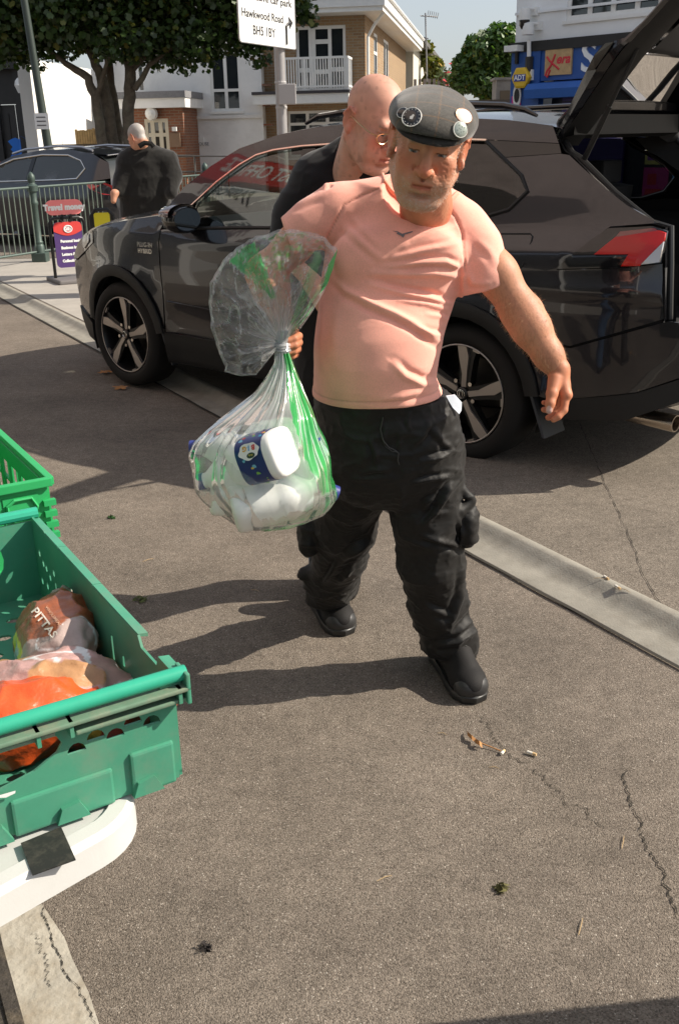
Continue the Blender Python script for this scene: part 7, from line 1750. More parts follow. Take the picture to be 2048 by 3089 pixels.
mb = MB(); mb.box((.02, -.006, H2 - .085), (.092, -.004, H2 - .028), C2x); mb.tube([C2x @ Vector((a, -.008, b)) for a, b in hh], .004, 6, closed=True); mb.build('handle_rim', g2, fc)
done(fc)
# bread packets
bagm = M('bread_film', (.5, .3, .2), .36, attr='Col', coat=.3, spec=.45, bump=.45, bscale=55, bdist=.006, var=.12, vscale=60)
def packet(name, label, px, py, z, dims, ex, tilt, colfn, seed, cat='bread'):
    c = G(px, py, z); ex = Vector(ex).normalized(); R = frame(c, ex, z=up) @ Matrix.Rotation(tilt, 4, 'X'); fd = Field(np.array(c) - max(dims) - .04, np.array(c) + max(dims) + .04, .0042)
    a, b, h_ = dims; Rr = R.to_3x3().to_4x4()
    fd.ell(c, (a * .80, b, h_), .02, Rr); fd.ell(T3(R, (a * .35, 0, 0)), (a * .5, b * .9, h_ * .85), .04, Rr); fd.ell(T3(R, (-a * .35, 0, 0)), (a * .5, b * .92, h_ * .85), .04, Rr)
    fd.ell(T3(R, (a * .93, 0, 0)), (a * .22, b * .75, h_ * .14), .03, Rr); fd.ell(T3(R, (-a * .93, 0, h_ * .1)), (a * .22, b * .65, h_ * .14), .03, Rr)
    V, F = fd.mesh(2); N = normals(V, F); d = .010 * (ridged(V, (24, 24, 24), seed) ** 3 - .3) + .002 * (vnoise(V * 90, seed) - .5); V = V + N * d[:, None]
    Lc = local(R, V) / np.array([a, b, h_]); C = colfn(Lc, V)
    o = empty(name, c, label=label, cat=cat); m = np_mesh('wrapper', V, F, bagm, o, np.clip(C, 0, 1)); return o, m, bvh_of(V, F), R
def tile(c, n): return np.tile(np.array(c, float), (n, 1))
def col_pitta(Lc, V):
    C = tile((.30, .085, .03), len(V)) * (.8 + .4 * vnoise(V * 60, 2))[:, None]; x, y, z = Lc.T
    film_ = (x > .55 + .12 * np.sin(y * 4)) | (x < -.62 - .1 * np.sin(y * 5)); C[film_] = (.42, .32, .29); 
    C = np.where(((ridged(V, (40, 40, 40), 5) > .93) & film_)[:, None], .75, C); ye = (x > -.1) & (x < .50) & (y < -.55); C[ye] = (.62, .55, .04); C[(x > .0) & (x < .38) & (y < -.68)] = (.35, .38, .42); return C
pt, pm, pb, pR = packet('pitta_packet', 'brown packet of pitta bread with white lettering standing in the crate', 130, 1470, .812, (.120, .064, .046), -e1 + e2 * .18, radians(40), col_pitta, 3)
def decal_text(body, size, px, py, ang, bvh, mat, parent, bold=0.0, name='lettering', off=.0015):
    cu = bpy.data.curves.new('t', 'FONT'); cu.body = body; cu.size = size; cu.align_x = 'CENTER'; cu.align_y = 'CENTER'; cu.offset = bold; cu.resolution_u = 3
    to = bpy.data.objects.new('t', cu); COL.objects.link(to); dg = bpy.context.evaluated_depsgraph_get(); me = bpy.data.meshes.new_from_object(to.evaluated_get(dg)); bpy.data.objects.remove(to)
    bm = bmesh.new(); bm.from_mesh(me); bmesh.ops.triangulate(bm, faces=bm.faces); V = []; ok = True
    ca, sa_ = cos(ang), sin(ang); mp = {}
    for v in bm.verts:
        x, y = v.co.x, -v.co.y; r_ = on_mesh(bvh, px + x * ca - y * sa_, py + x * sa_ + y * ca, off)
        if r_: mp[v.index] = len(V); V.append(r_[0])
    F = [tuple(mp[v.index] for v in f.verts) for f in bm.faces if all(v.index in mp for v in f.verts)]; bm.free()
    if F: pydata(name, V, F, mat, parent, smooth=False)
cw_ = M('print_cream', (.80, .72, .62), .4)
decal_text('PITTAS', 26, 104, 1440, radians(52), pb, cw_, pm, .6); decal_text('WHOLEMEAL', 9, 124, 1424, radians(52), pb, M('print_dim', (.5, .3, .2), .4), pm, .2)
done(pt)
def col_clear(Lc, V):
    C = tile((.50, .30, .27), len(V)) * (.75 + .5 * vnoise(V * 45, 8))[:, None]; r = ridged(V, (30, 30, 30), 9); C = np.where((r > .88)[:, None], .72, C); n = vnoise(V * 14, 4); C = np.where((n < .36)[:, None], np.array([.42, .22, .10]), C); return C
p2_, m2_, b2_, R2 = packet('bread_packet', 'clear film packet of pale pink bread rolls behind the raised crate bar', 105, 1612, .795, (.125, .085, .060), e2 + e1 * .2, radians(8), col_clear, 7); done(p2_)
def col_orange(Lc, V):
    x, y, z = Lc.T; C = tile((.62, .085, .015), len(V)) * (.85 + .3 * vnoise(V * 50, 2))[:, None]
    r = np.hypot(x - .25, (y + .35)); C[(r < .42) & (r > .28)] = (.45, .42, .10); C[r < .28] = (.50, .16, .05); C[(r < .2) & (vnoise(V * 120, 3) > .5)] = (.62, .48, .30)
    C[(x < -.35) & (y < -.1)] = (.12, .05, .25); C[(x < -.42) & (x > -.5) & (y < -.1)] = (.6, .55, .1); C[(x < -.6) & (x > -.85) & (y < -.45) & (y > -.8)] = (.45, .35, .55); return C
p3_, m3_p, b3_, R3 = packet('bread_packet', 'orange printed packet of bread with purple corner behind the crate front', 36, 1672, .800, (.12, .066, .052), e2 + e1 * .05, radians(35), col_orange, 11); done(p3_)
def col_brown(Lc, V):
    x, y, z = Lc.T; C = tile((.28, .04, .02), len(V)); n = vnoise(V * 30, 6); C[n > .6] = (.50, .30, .05); C[n < .3] = (.16, .05, .03); return C
p4_, m4_p, b4_, R4 = packet('bread_packet', 'dark red and gold packet low in the crate seen through the small holes', 250, 1640, .775, (.095, .055, .030), e2, 0, col_brown, 13); done(p4_)

# ---------------------------------------------------------------- litter on the ground
leafm = M('dry_leaf', (.42, .20, .07), .8, var=.3, vscale=80); butt = M('butt_paper', (.72, .68, .60), .8)
def gpt(px, py, z=.004): return G(px, py, z)
lfo = empty('fallen_leaf', G(1120, 1715), label='curled orange leaf with a long stalk on the asphalt', cat='leaf')
st = [gpt(x, y, z) for x, y, z in ((1078, 1694, .006), (1088, 1703, .014), (1098, 1712, .008), (1106, 1716, .016), (1112, 1722, .008))]
mb = MB(); mb.loft([[p + Vector((0, -.012, .0)), p + Vector((0, 0, .008)), p + Vector((0, .010, .001))] for p in st], caps=False, wrap=False); mb.build('blade', leafm, lfo, smooth=True)
mb = MB(); mb.tube([gpt(1110, 1716, .012), gpt(1130, 1724, .008), gpt(1160, 1736, .005)], .0018, 6); mb.build('stalk', leafm, lfo); done(lfo)
for i, (x0, y0, x1, y1, lb) in enumerate(((1157, 1741, 1164, 1733, 'white cigarette butt at the tip of the leaf stalk'), (1217, 1736, 1238, 1743, 'white cigarette butt lying alone past the leaf stalk'), (1420, 1352, 1432, 1360, 'small cigarette butt beside the kerb edge litter'), (1394, 1330, 1405, 1338, 'pale cigarette butt lying on the kerb edge'))):
    zz_ = .054 if y0 < 1500 else .007; a = gpt(x0, y0, zz_); b = gpt(x1, y1, zz_); o = empty('cigarette_butt', a, label=lb, cat='cigarette butt')
    mb = MB(); mb.tube([a, a.lerp(b, .6)], .0042, 8); mb.build('paper', butt, o, smooth=True); mb = MB(); mb.tube([a.lerp(b, .6), b], .0043, 8); mb.build('filter', M('filter', (.60, .42, .22), .8), o, smooth=True); done(o)
twig = [((1128, 1772), (1152, 1775)), ((1010, 1693), (1032, 1697)), ((1335, 2160), (1345, 2120)), ((1435, 1960), (1440, 1930)), ((870, 2035), (905, 2022)), ((1370, 1335), (1400, 1338)), ((1428, 1358), (1455, 1368)), ((355, 1290), (330, 1297)), ((580, 1362), (600, 1366))]
for i, (a, b) in enumerate(twig):
    zz_ = .053 if 1300 < a[1] < 1400 and a[0] > 1200 else .003; p, q = gpt(*a, zz_), gpt(*b, zz_); mb = MB(); mb.tube([p, p.lerp(q, .5) + Vector((.002, .003, .002)), q], [.0008, .0012, .0006], 5)
    tag(mb.build('dry_stalk', M('straw', (.42, .30, .16), .8), None), 'thin dry grass stalk lying loose on the asphalt', 'stalk', 'dry stalks on the ground')
def clump(px, py, col, n, r, label, cat='weed', z=0.0):
    c = G(px, py, z); o = empty('moss_clump' if cat == 'moss' else 'weed_sprig', c, label=label, cat=cat); mb = MB(); random.seed(int(px))
    for i in range(n):
        a = random.uniform(0, 6.28); d = random.uniform(0, r); p = c + Vector((d * cos(a), d * sin(a), random.uniform(.001, .010))); q = [Vector((random.gauss(0, .006), random.gauss(0, .006), random.gauss(0, .004))) for _ in range(3)]; mb.add([p + x for x in q], [(0, 1, 2)])
    tag(mb.build('leaves', M('clump_%d' % int(px), col, .9, var=.4, vscale=90), o), kind='stuff'); done(o)
clump(1155, 2055, (.11, .10, .035), 60, .012, 'small lump of olive moss on the near asphalt', 'moss'); clump(258, 1197, (.03, .09, .02), 50, .018, 'dark green leaf scrap at the edge of the car shadow'); clump(325, 1388, (.10, .12, .04), 60, .028, 'faded green sprig on the pavement by the crate'); clump(478, 2192, (.025, .02, .018), 30, .008, 'black spot of grit on the near asphalt', 'moss')
for i, (x, y) in enumerate(((245, 861), (280, 897), (545, 885), (190, 700), (70, 668))):
    c = G(x, y, .006 if i else .006); mb = MB(); a0 = random.uniform(0, 6)
    rim_ = [c + Vector((.045 * (1 + .45 * cos(5 * t)) * cos(t + a0), .045 * (1 + .45 * cos(5 * t)) * sin(t + a0), .004 + .010 * random.random())) for t in [2 * pi * j / 20 for j in range(20)]]; mb.add(rim_ + [c + Vector((0, 0, .012))], [(j, (j + 1) % 20, 20) for j in range(20)])
    tag(mb.build('fallen_leaf', leafm, None), 'dry orange maple leaf lying by the car wheel' if i < 3 else 'dry leaf lying on the far paving by the railing', 'leaf', 'leaves by the wheel' if i < 3 else 'leaves on the far paving')

# ================================================================ STREET FURNITURE, FAR CAR, TREES
rgm = M('rail_green', (.055, .085, .075), .5, metal=.2, var=.15, vscale=12); rgl = M('bar_green_grey', (.16, .20, .17), .5, metal=.2, var=.1)
B0 = G(97, 612); zt_ = PY(62, 433, B0.y).z; zl_ = PY(90, 581, B0.y).z
E0 = G(470, 404, zt_); E0.z = 0; E0 = Vector((E0.x, E0.y, 0)); rd = (E0 - Vector((B0.x, B0.y, 0))).normalized()
gr_o = empty('guard_railing', B0, label='grey-green pedestrian guard railing of thin upright bars', cat='railing')
A0 = B0 - rd * 2.6; A1 = B0 + rd * ((E0 - B0).length + .6); LR = (A1 - A0).length
for z, r in ((zt_, .018), (zl_, .016)):
    mb = MB(); mb.tube([A0 + up * z, A1 + up * z], r, 6); mb.build('rail', rgm, gr_o)
nbar = int(LR / .098)
bar0 = None
for i in range(nbar):
    p = A0 + rd * (LR * (i + .5) / nbar)
    if bar0 is None: mb = MB(); mb.tube([Vector((0, 0, zl_)), Vector((0, 0, zt_))], .0085, 5); bar0 = mb.build('bar', rgl, gr_o); b_o = bar0
    else: b_o = bar0.copy(); COL.objects.link(b_o); b_o.parent = gr_o
    b_o.location = (p.x, p.y, 0)
for k in (0, 1):
    p = B0 + rd * (2.1 * 2 * k)
    prof = [(.085, 0), (.085, .10), (.07, .12), (.07, .26), (.058, .28), (.062, .31), (.048, .33), (.046, zt_ - .24), (.058, zt_ - .22), (.058, zt_ - .19), (.047, zt_ - .17), (.050, zt_ - .06), (.075, zt_ - .05), (.080, zt_ + .02), (.055, zt_ + .04), (.042, zt_ + .06), (.055, zt_ + .10), (.050, zt_ + .15), (.025, zt_ + .185), (.005, zt_ + .20)]
    mb = MB(); mb.lathe(prof, Matrix.Translation((p.x, p.y, 0)), 12); po_ = mb.build('post', rgm, gr_o, smooth=True)
    mb = MB(); mb.box((p.x - .10, p.y - .10, 0), (p.x + .10, p.y + .10, .17)); mb.build('post_base', rgm, po_, bevel=.012)
done(gr_o)
# --- advertising boards
def board_frame(px, py, axis): o = G(px, py, .048); return Facade(o, axis)
FA = board_frame(160, 650, (.86, .51, 0)); 
abd = empty('pavement_sign', FA.P(0, 0, .04), label='red and purple pavement sign headed travel money by the railing', cat='sign')
x0 = FA.S(120, 560)[0]; x1 = FA.S(199, 560)[0]; zt2 = FA.S(150, 503)[1]; blkf = M('frame_black', (.012, .012, .013), .4, metal=.3)
mb = MB(); mb.tube([FA.P(x0, 0, .05), FA.P(x0, 0, zt2 - .06), FA.P(x0 + .02, 0, zt2 - .015), FA.P(x0 + .06, 0, zt2), FA.P(x1 - .06, 0, zt2), FA.P(x1 - .02, 0, zt2 - .015), FA.P(x1, 0, zt2 - .06), FA.P(x1, 0, .05)], .019, 8); mb.build('frame', blkf, abd, smooth=True)
mb = MB(); mb.loft([[FA.P(s_, d, z) for s_, d in ((x0 - .04, -.28), (x1 + .04, -.28), (x1 + .04, .28), (x0 - .04, .28))] for z in (.042, .10)]); mb.build('base', M('base_grey', (.16, .15, .15), .6), abd, bevel=.02)
pz0 = FA.S(160, 617)[1]; pz1 = zt2 - .045; pa, pb_ = x0 + .035, x1 - .035; pw_ = pb_ - pa
purp = M('po_purple', (.075, .035, .16), .5); redc = M('po_red', (.62, .05, .045), .5); coral = M('po_coral', (.85, .24, .24), .5)
mb = MB(); mb.prism([(x, z) for x, z in rrect(pw_, pz1 - pz0, .05)], .012, FA.M @ Matrix(((1, 0, 0, pa), (0, 0, -1, .014), (0, 1, 0, pz0), (0, 0, 0, 1)))); pn = mb.build('panel', purp, abd)
hh_ = (pz1 - pz0); zc_ = pz1 - hh_ * .20
arc = [(pa, pz1 - .05), (pa + .015, pz1 - .015), (pa + .05, pz1), (pb_ - .05, pz1), (pb_ - .015, pz1 - .015), (pb_, pz1 - .05)] + [(pb_ - pw_ * t, zc_ - .10 * hh_ * sin(pi * t)) for t in [i / 12 for i in range(13)]]
vv, ff = tri_fill(arc); mb = MB(); mb.add([FA.P(v[0], .018, v[1]) for v in vv], ff); mb.build('panel_top', redc, pn)
lc_ = ((pa + pb_) / 2, pz1 - hh_ * .155); mb = MB(); mb.tube([FA.P(lc_[0] + pw_ * .145 * cos(t), .020, lc_[1] + pw_ * .115 * sin(t)) for t in [2 * pi * i / 24 for i in range(24)]], .006, 5, closed=True); mb.build('emblem', wl_, pn)
text('lettering', 'POST', pw_ * .10, wl_, frame(FA.P(lc_[0], .020, lc_[1] + pw_ * .04), FA.A, z=FA.N), pn, .001, bold=.002); text('lettering', 'OFFICE', pw_ * .085, wl_, frame(FA.P(lc_[0], .020, lc_[1] - pw_ * .03), FA.A, z=FA.N), pn, .001, bold=.002)
for i, t in enumerate(('Personal banking', 'Business banking', 'Letters & parcels', 'Collections')):
    text('lettering', t, pw_ * .125, wl_, frame(FA.P(pa + pw_ * .2, .016, pz1 - hh_ * (.42 + .145 * i)), FA.A, z=FA.N), pn, .001, align='LEFT', bold=.003)
hz0, hz1 = FA.S(147, 496)[1], FA.S(147, 461)[1]; ha0, ha1 = FA.S(104, 478)[0], FA.S(191, 478)[0]
mb = MB(); mb.prism(rrect(ha1 - ha0, hz1 - hz0, (hz1 - hz0) * .49), .012, FA.M @ Matrix(((1, 0, 0, ha0), (0, 0, -1, .012), (0, 1, 0, hz0), (0, 0, 0, 1)))); hd_ = mb.build('header', coral, abd)
text('lettering', 'Travel money', (hz1 - hz0) * .52, wl_, frame(FA.P((ha0 + ha1) / 2, .014, (hz0 + hz1) / 2), FA.A, z=FA.N), hd_, .001, bold=.006, sx=.93, spacing=1.06)
for s_ in (x0 + .15, x1 - .15):
    for z in (zt2 - .02, zt2 + .02): mb = MB(); FA.box(mb, s_ - .012, s_ + .012, z - .018, z + .018, -.03, .03); mb.build('clip', blkf, abd)
done(abd)
FY = board_frame(300, 640, (.98, .18, 0)); yb_ = empty('folding_sign', FY.P(0, 0, .04), label='yellow panel folding sign in black frame beside the jacketed person', cat='sign')
FY = Facade(PY(262, 500, 11.5), (.98, .18, 0)); y0, y1 = FY.S(240, 490)[0], FY.S(287, 490)[0]; yz = FY.S(262, 473)[1]
mb = MB(); mb.tube([FY.P(y0, 0, .04), FY.P(y0, 0, yz - .06), FY.P(y0 + .05, 0, yz), FY.P(y1 - .05, 0, yz), FY.P(y1, 0, yz - .06), FY.P(y1, 0, .04)], .02, 8); mb.build('frame', blkf, yb_, smooth=True)
mb = MB(); FY.box(mb, y0 + .03, y1 - .03, .2, yz - .03, -.008, .008); mb.build('panel', M('sign_yellow', (.62, .55, .02), .5), yb_)
mb = MB(); mb.add([FY.P(y0 + .12, .010, yz - .19), FY.P(y0 + .16, .010, yz - .17), FY.P(y0 + .26, .010, yz - .27), FY.P(y0 + .22, .010, yz - .29)], [(0, 1, 2, 3)]); mb.build('mark', blkf, yb_); done(yb_)
yb_.location = (FY.P(0, 0, .04))
# --- direction sign on a tall post
pc_ = PY(650, 250, 12.6); pole = M('pole_grey', (.33, .32, .32), .45, metal=.25, var=.08)
FG = Facade(pc_, (.43, .90, 0)); 
sp = empty('road_sign', Vector((pc_.x, pc_.y, .04)), label='white car park direction sign on a tall grey post', cat='sign')
mb = MB(); mb.tube([Vector((pc_.x, pc_.y, .04)), Vector((pc_.x, pc_.y, PY(640, 100, 12.6).z)), Vector((pc_.x, pc_.y, 4.4))], .062, 16); mb.build('post', pole, sp, smooth=True)
sN = FG.N if FG.N.y < 0 else -FG.N; off = .085 * (1 if FG.N.y < 0 else -1)
def SG(px, py): return FG.S(px, py, off)
c1_, c2_ = SG(552, 94), SG(681, 117); c3_ = SG(546, 20)
s0_, s1_ = SG(550, 60)[0], SG(680, 60)[0]; zbot = (c1_[1] + c2_[1]) / 2; ztp = zbot + .95
dN = 1 if FG.N.y < 0 else -1
signw = M('sign_white', (.80, .80, .79), .4); inkb = M('sign_ink', (.02, .02, .022), .5)
TMg = lambda s_, z, e=.0: frame(FG.P(s_, off + .012 * dN + e, z), FG.A, z=sN)
mb = MB(); mb.prism(rrect(s1_ - s0_, ztp - zbot, .04), .010, frame(FG.P(s0_, off, zbot), FG.A, z=sN)); pnl = mb.build('panel', signw, sp)
mb = MB(); q = frame(FG.P(s0_, off, zbot), FG.A, z=sN); mb.tube([q @ Vector((x, y, .011)) for x, y in rrect(s1_ - s0_, ztp - zbot, .04)], .006, 5, closed=True); mb.build('border', M('sign_edge', (.25, .25, .26), .5), pnl)
for body, pa_, pb2, yy, sz in (('Alternative car park', (545, -24), (672, 18), 0, .105), ('Hawkwood Road', (556, 20), (652, 54), 0, .115), ('BH5 1BY', (582, 64), (634, 84), 0, .13)):
    a_, b_ = SG(*pa_), SG(*pb2); z_ = (SG((pa_[0] + pb2[0]) / 2, (pa_[1] + pb2[1]) / 2)[1])
    w_ = (b_[0] - a_[0])
    o_ = text('lettering', body, sz, inkb, TMg(0, 0), pnl, .0005, bold=.0015)
    xs = [((v.co - FG.O).dot(FG.A)) for v in o_.data.vertices]; ww_ = max(xs) - min(xs); sc_ = min(w_ / ww_, 3); bpy.data.objects.remove(o_)
    text('lettering', body, sz, inkb, TMg((a_[0] + b_[0]) / 2, z_), pnl, .0005, bold=.0015, sx=sc_)
ar = [SG(*p) for p in ((660, 103), (659, 70), (658, 62), (662, 56), (667, 53))]; t_ = .018
mb = MB(); mb.tube([FG.P(a, off + .014 * dN, z) for a, z in ar], .016, 6)
a_, b_, c_ = SG(664, 38), SG(674, 53), SG(667, 68); mb.add([FG.P(q_[0], off + .015 * dN, q_[1]) for q_ in (a_, b_, c_)], [(0, 1, 2)]); mb.build('arrow', inkb, pnl)
bx = PY(656, 214, 12.6); mb = MB(); mb.box((pc_.x - .02, pc_.y - .12, bx.z - .13), (pc_.x + .18, pc_.y - .05, bx.z + .09)); mb.build('junction_box', M('box_grey', (.36, .35, .35), .6), sp, bevel=.01)
for dz in (.11, -.16): mb = MB(); mb.lathe([(.066, bx.z + dz - .015), (.070, bx.z + dz), (.066, bx.z + dz + .015)], Matrix.Translation((pc_.x, pc_.y, 0)), 14); mb.build('band', MATS['box_grey'], sp)
for z in (zbot + .2, zbot + .7): mb = MB(); mb.tube([Vector((pc_.x, pc_.y, z)), FG.P(0, off, z)], .02, 6); mb.build('bracket', pole, sp)
done(sp)
# --- lamp column
l0, l1 = PY(113, 345, 20.0), PY(78, 130, 20.0); lp = empty('lamp_column', Vector((l0.x, 20, 0)), label='tall dark green lamp column carrying a small white notice', cat='lamp post')
dg_ = M('column_green', (.03, .045, .038), .5); dirn = (l1 - l0).normalized(); base_ = l0 - dirn * (l0.z / dirn.z)
mb = MB(); mb.tube([base_, l0, l1, l1 + dirn * 4.5], [.11, .085, .07, .055], 12); mb.build('column', dg_, lp, smooth=True)
mb = MB(); mb.tube([base_, base_ + dirn * 1.2], [.13, .125], 12); mb.build('base_door', dg_, lp)
n_ = PY(97, 280, 19.85); mb = MB(); mb.box((n_.x - .13, 19.85, n_.z - .14), (n_.x + .13, 19.87, n_.z + .14)); nt_ = mb.build('notice', white_paint, lp)
for k in range(3): mb = MB(); mb.box((n_.x - .09, 19.845, n_.z + .06 - .07 * k), (n_.x + .08, 19.849, n_.z + .08 - .07 * k)); mb.build('notice_line', ink, nt_)
done(lp); lp.location.z = 0
# --- red road barriers
for k in range(2):
    c = PY(-12 + 34 * k, 402, 21.5 + .1 * k); o = empty('road_barrier', Vector((c.x, c.y, 0)), label='red plastic road barrier with yellow reflector by the pub doors', cat='barrier', group='red barriers by the pub')
    zt3 = PY(10, 374, 21.5).z; rb = M('barrier_red', (.55, .03, .02), .5); mb = MB()
    mb.loft([[Vector((c.x + s_, c.y + d, z)) for s_, d in ((-.42, -.06), (.42, -.06), (.42, .06), (-.42, .06))] for z in (.25, zt3)]); mb.build('body', rb, o, bevel=.03)
    for s_ in (-.28, .28): mb = MB(); mb.box((c.x + s_ - .12, c.y - .25, .0), (c.x + s_ + .12, c.y + .25, .25)); mb.build('foot', M('foot_black', (.02, .02, .02), .7), o, bevel=.02)
    mb = MB(); mb.box((c.x - .33, c.y - .075, zt3 - .42), (c.x - .12, c.y - .062, zt3 - .15)); mb.build('reflector', M('refl_yellow', (.7, .45, .05), .4), o)
    mb = MB(); mb.box((c.x - .05, c.y - .075, zt3 - .30), (c.x + .33, c.y - .062, zt3 - .15)); mb.build('stripe', white_paint, o); done(o)

# --- black hatchback beyond the railing
f2 = Vector((-.86, .51, 0)).normalized(); w2_ = Vector((-f2.y, f2.x, 0)); w2_ = w2_ if w2_.y < 0 else -w2_
R2c = PY(258, 560, 15.4); O2 = Vector((R2c.x, R2c.y, .0))
c2 = empty('parked_car', O2, label='black hatchback with chrome window trim parked beyond the railing', cat='car')
def Q(u, w, z): return O2 + f2 * u + w2_ * w + up * z
bk = paint_mat('black_car_paint', (.012, .012, .018), .3, .3)
def side_w(u, z):
    w = float(np.interp(z, [.2, .5, .8, .98, 1.02, 1.30, 1.46, 1.52], [-.05, .0, .02, .0, -.03, -.17, -.25, -.32])); w -= .20 * max(0, (u - 3.4) / .9) ** 2 + .25 * max(0, (.35 - u) / .45) ** 2; return w
W2w = -.88
def pan2(name, poly, mat, off=0.0, step=.12, holes=()):
    vv, ff = tri_fill(poly, holes, step)
    for sd in (0, 1):
        V = [Q(v[0], (side_w(v[0], v[1]) + off) if sd == 0 else 2 * W2w - side_w(v[0], v[1]) - off, v[1]) for v in vv]; pydata(name, V, ff, mat, c2, smooth=True)
def arc2(c, r, a0, a1, n=12): return [(c + r * cos(radians(a0 + (a1 - a0) * i / n)), .33 + r * sin(radians(a0 + (a1 - a0) * i / n))) for i in range(n + 1)]
pan2('body_side', [(.0, .30)] + [(.45, .26)] + arc2(.85, .36, 178, 2) + [(1.3, .24), (3.0, .24)] + arc2(3.42, .36, 178, 2) + [(4.15, .3), (4.25, .55), (4.15, .78), (3.6, .92), (3.1, .98), (2.2, 1.0), (1.0, 1.03), (.25, 1.06), (.02, .95), (-.04, .6)], bk)
pan2('pillar_side', [(3.05, .99), (2.5, 1.26), (2.1, 1.41), (1.5, 1.49), (.9, 1.49), (.4, 1.42), (.12, 1.30), (.05, 1.08), (.25, 1.05), (1.0, 1.03), (2.2, 1.0)], bk, 0, .12, [[(2.80, 1.03), (2.40, 1.25), (2.05, 1.36), (1.45, 1.42), (.90, 1.41), (.62, 1.33), (.50, 1.22), (.62, 1.08), (1.0, 1.06), (2.2, 1.035)]])
pan2('side_window', [(2.80, 1.03), (2.40, 1.25), (2.05, 1.36), (1.45, 1.42), (.90, 1.41), (.62, 1.33), (.50, 1.22), (.62, 1.08), (1.0, 1.06), (2.2, 1.035)], M('far_glass', (.03, .035, .035), .04, spec=.8), -.012)
pan2('door_post', [(1.62, 1.05), (1.70, 1.05), (1.66, 1.40), (1.58, 1.40)], glossbk, -.004)
for sd in (0, 1):
    mb = MB(); pts = [(2.80, 1.03), (2.40, 1.25), (2.05, 1.36), (1.45, 1.42), (.90, 1.41), (.62, 1.33), (.50, 1.22), (.62, 1.08), (1.0, 1.06), (2.2, 1.035)]; mb.tube([Q(u, side_w(u, z) + .004 if sd == 0 else 2 * W2w - side_w(u, z) - .004, z) for u, z in pts], .012, 6, closed=True); mb.build('window_trim', chrome, c2, smooth=True)
    mb = MB(); mb.tube([Q(u, -.33 if sd == 0 else 2 * W2w + .33, z) for u, z in ((2.2, 1.44), (1.9, 1.50), (1.2, 1.54), (.7, 1.52), (.5, 1.47))], .02, 6); mb.build('roof_rail', M('rail_silver', (.5, .5, .52), .3, metal=.8), c2, smooth=True)
def ac2(name, line, mat, crown, du=0.0, n=8):
    V = []; F = []
    for i, (u, z) in enumerate(line):
        w0 = side_w(u, z)
        for k in range(n + 1): t = k / n; b = 1 - (2 * t - 1) ** 2; V.append(Q(u + du * b, w0 + (2 * W2w - 2 * w0) * t, z + crown * b))
        if i: F += [((i - 1) * (n + 1) + k, (i - 1) * (n + 1) + k + 1, i * (n + 1) + k + 1, i * (n + 1) + k) for k in range(n)]
    return pydata(name, V, F, mat, c2, smooth=True)
ac2('roof', [(2.1, 1.41), (1.5, 1.49), (.9, 1.49), (.4, 1.42), (.25, 1.38)], bk, .04); ac2('windscreen', [(3.05, .99), (2.5, 1.26), (2.1, 1.41)], MATS['far_glass'], .03, .15); ac2('bonnet', [(3.05, .99), (3.6, .92), (4.15, .78), (4.25, .55), (4.15, .3)], bk, .03, .12)
ac2('rear_window', [(.25, 1.385), (.12, 1.30), (.05, 1.08)], MATS['far_glass'], .0, -.12); ac2('tailgate', [(.05, 1.08), (.02, .95), (-.04, .60), (.0, .30)], bk, 0, -.14); ac2('spoiler', [(.42, 1.44), (.2, 1.41), (.12, 1.395), (.2, 1.375)], bk, .03, -.06)
for sd in (0, 1):
    sg = lambda w: w if sd == 0 else 2 * W2w - w
    lampp = [(.40, 1.00), (.10, 1.02), (.0, .98), (-.02, .84), (.12, .86), (.30, .93)]; mb = MB(); mb.add([Q(u, sg(side_w(u, z) + .01), z) for u, z in lampp], [tuple(range(6))]); mb.add([Q(-.005, sg(-.14), .98), Q(-.11, sg(-.50), .99), Q(-.12, sg(-.50), .86), Q(-.03, sg(-.14), .84)], [(0, 1, 2, 3)]); mb.build('tail_lamp', M('far_lamp', (.35, .015, .015), .15, coat=1), c2)
    for c in (.85, 3.42):
        mb = MB(); n = 28; mb.loft([[Q(c + r * cos(2 * pi * k / n), sg(d), .33 + r * sin(2 * pi * k / n)) for k in range(n)] for r, d in ((.22, -.01), (.30, .005), (.33, -.03), (.33, -.2))]); wh = mb.build('wheel', rubber, c2, smooth=True)
        mb = MB()
        for k in range(5): a = 2 * pi * k / 5; mb.add([Q(c + r * cos(a + da), sg(.004), .33 + r * sin(a + da)) for r, da in ((.04, -.5), (.21, -.16), (.21, .16), (.04, .5))], [(0, 1, 2, 3)])
        mb.build('wheel_trim', alloy, wh)
mb = MB(); mb.loft([[Q(u, w, z) for u, w in ((3.9, -.1), (3.9, 2 * W2w + .1), (.2, 2 * W2w + .1), (.2, -.1))] for z in (.25, .85)]); mb.build('inner_body', inner, c2)
done(c2)

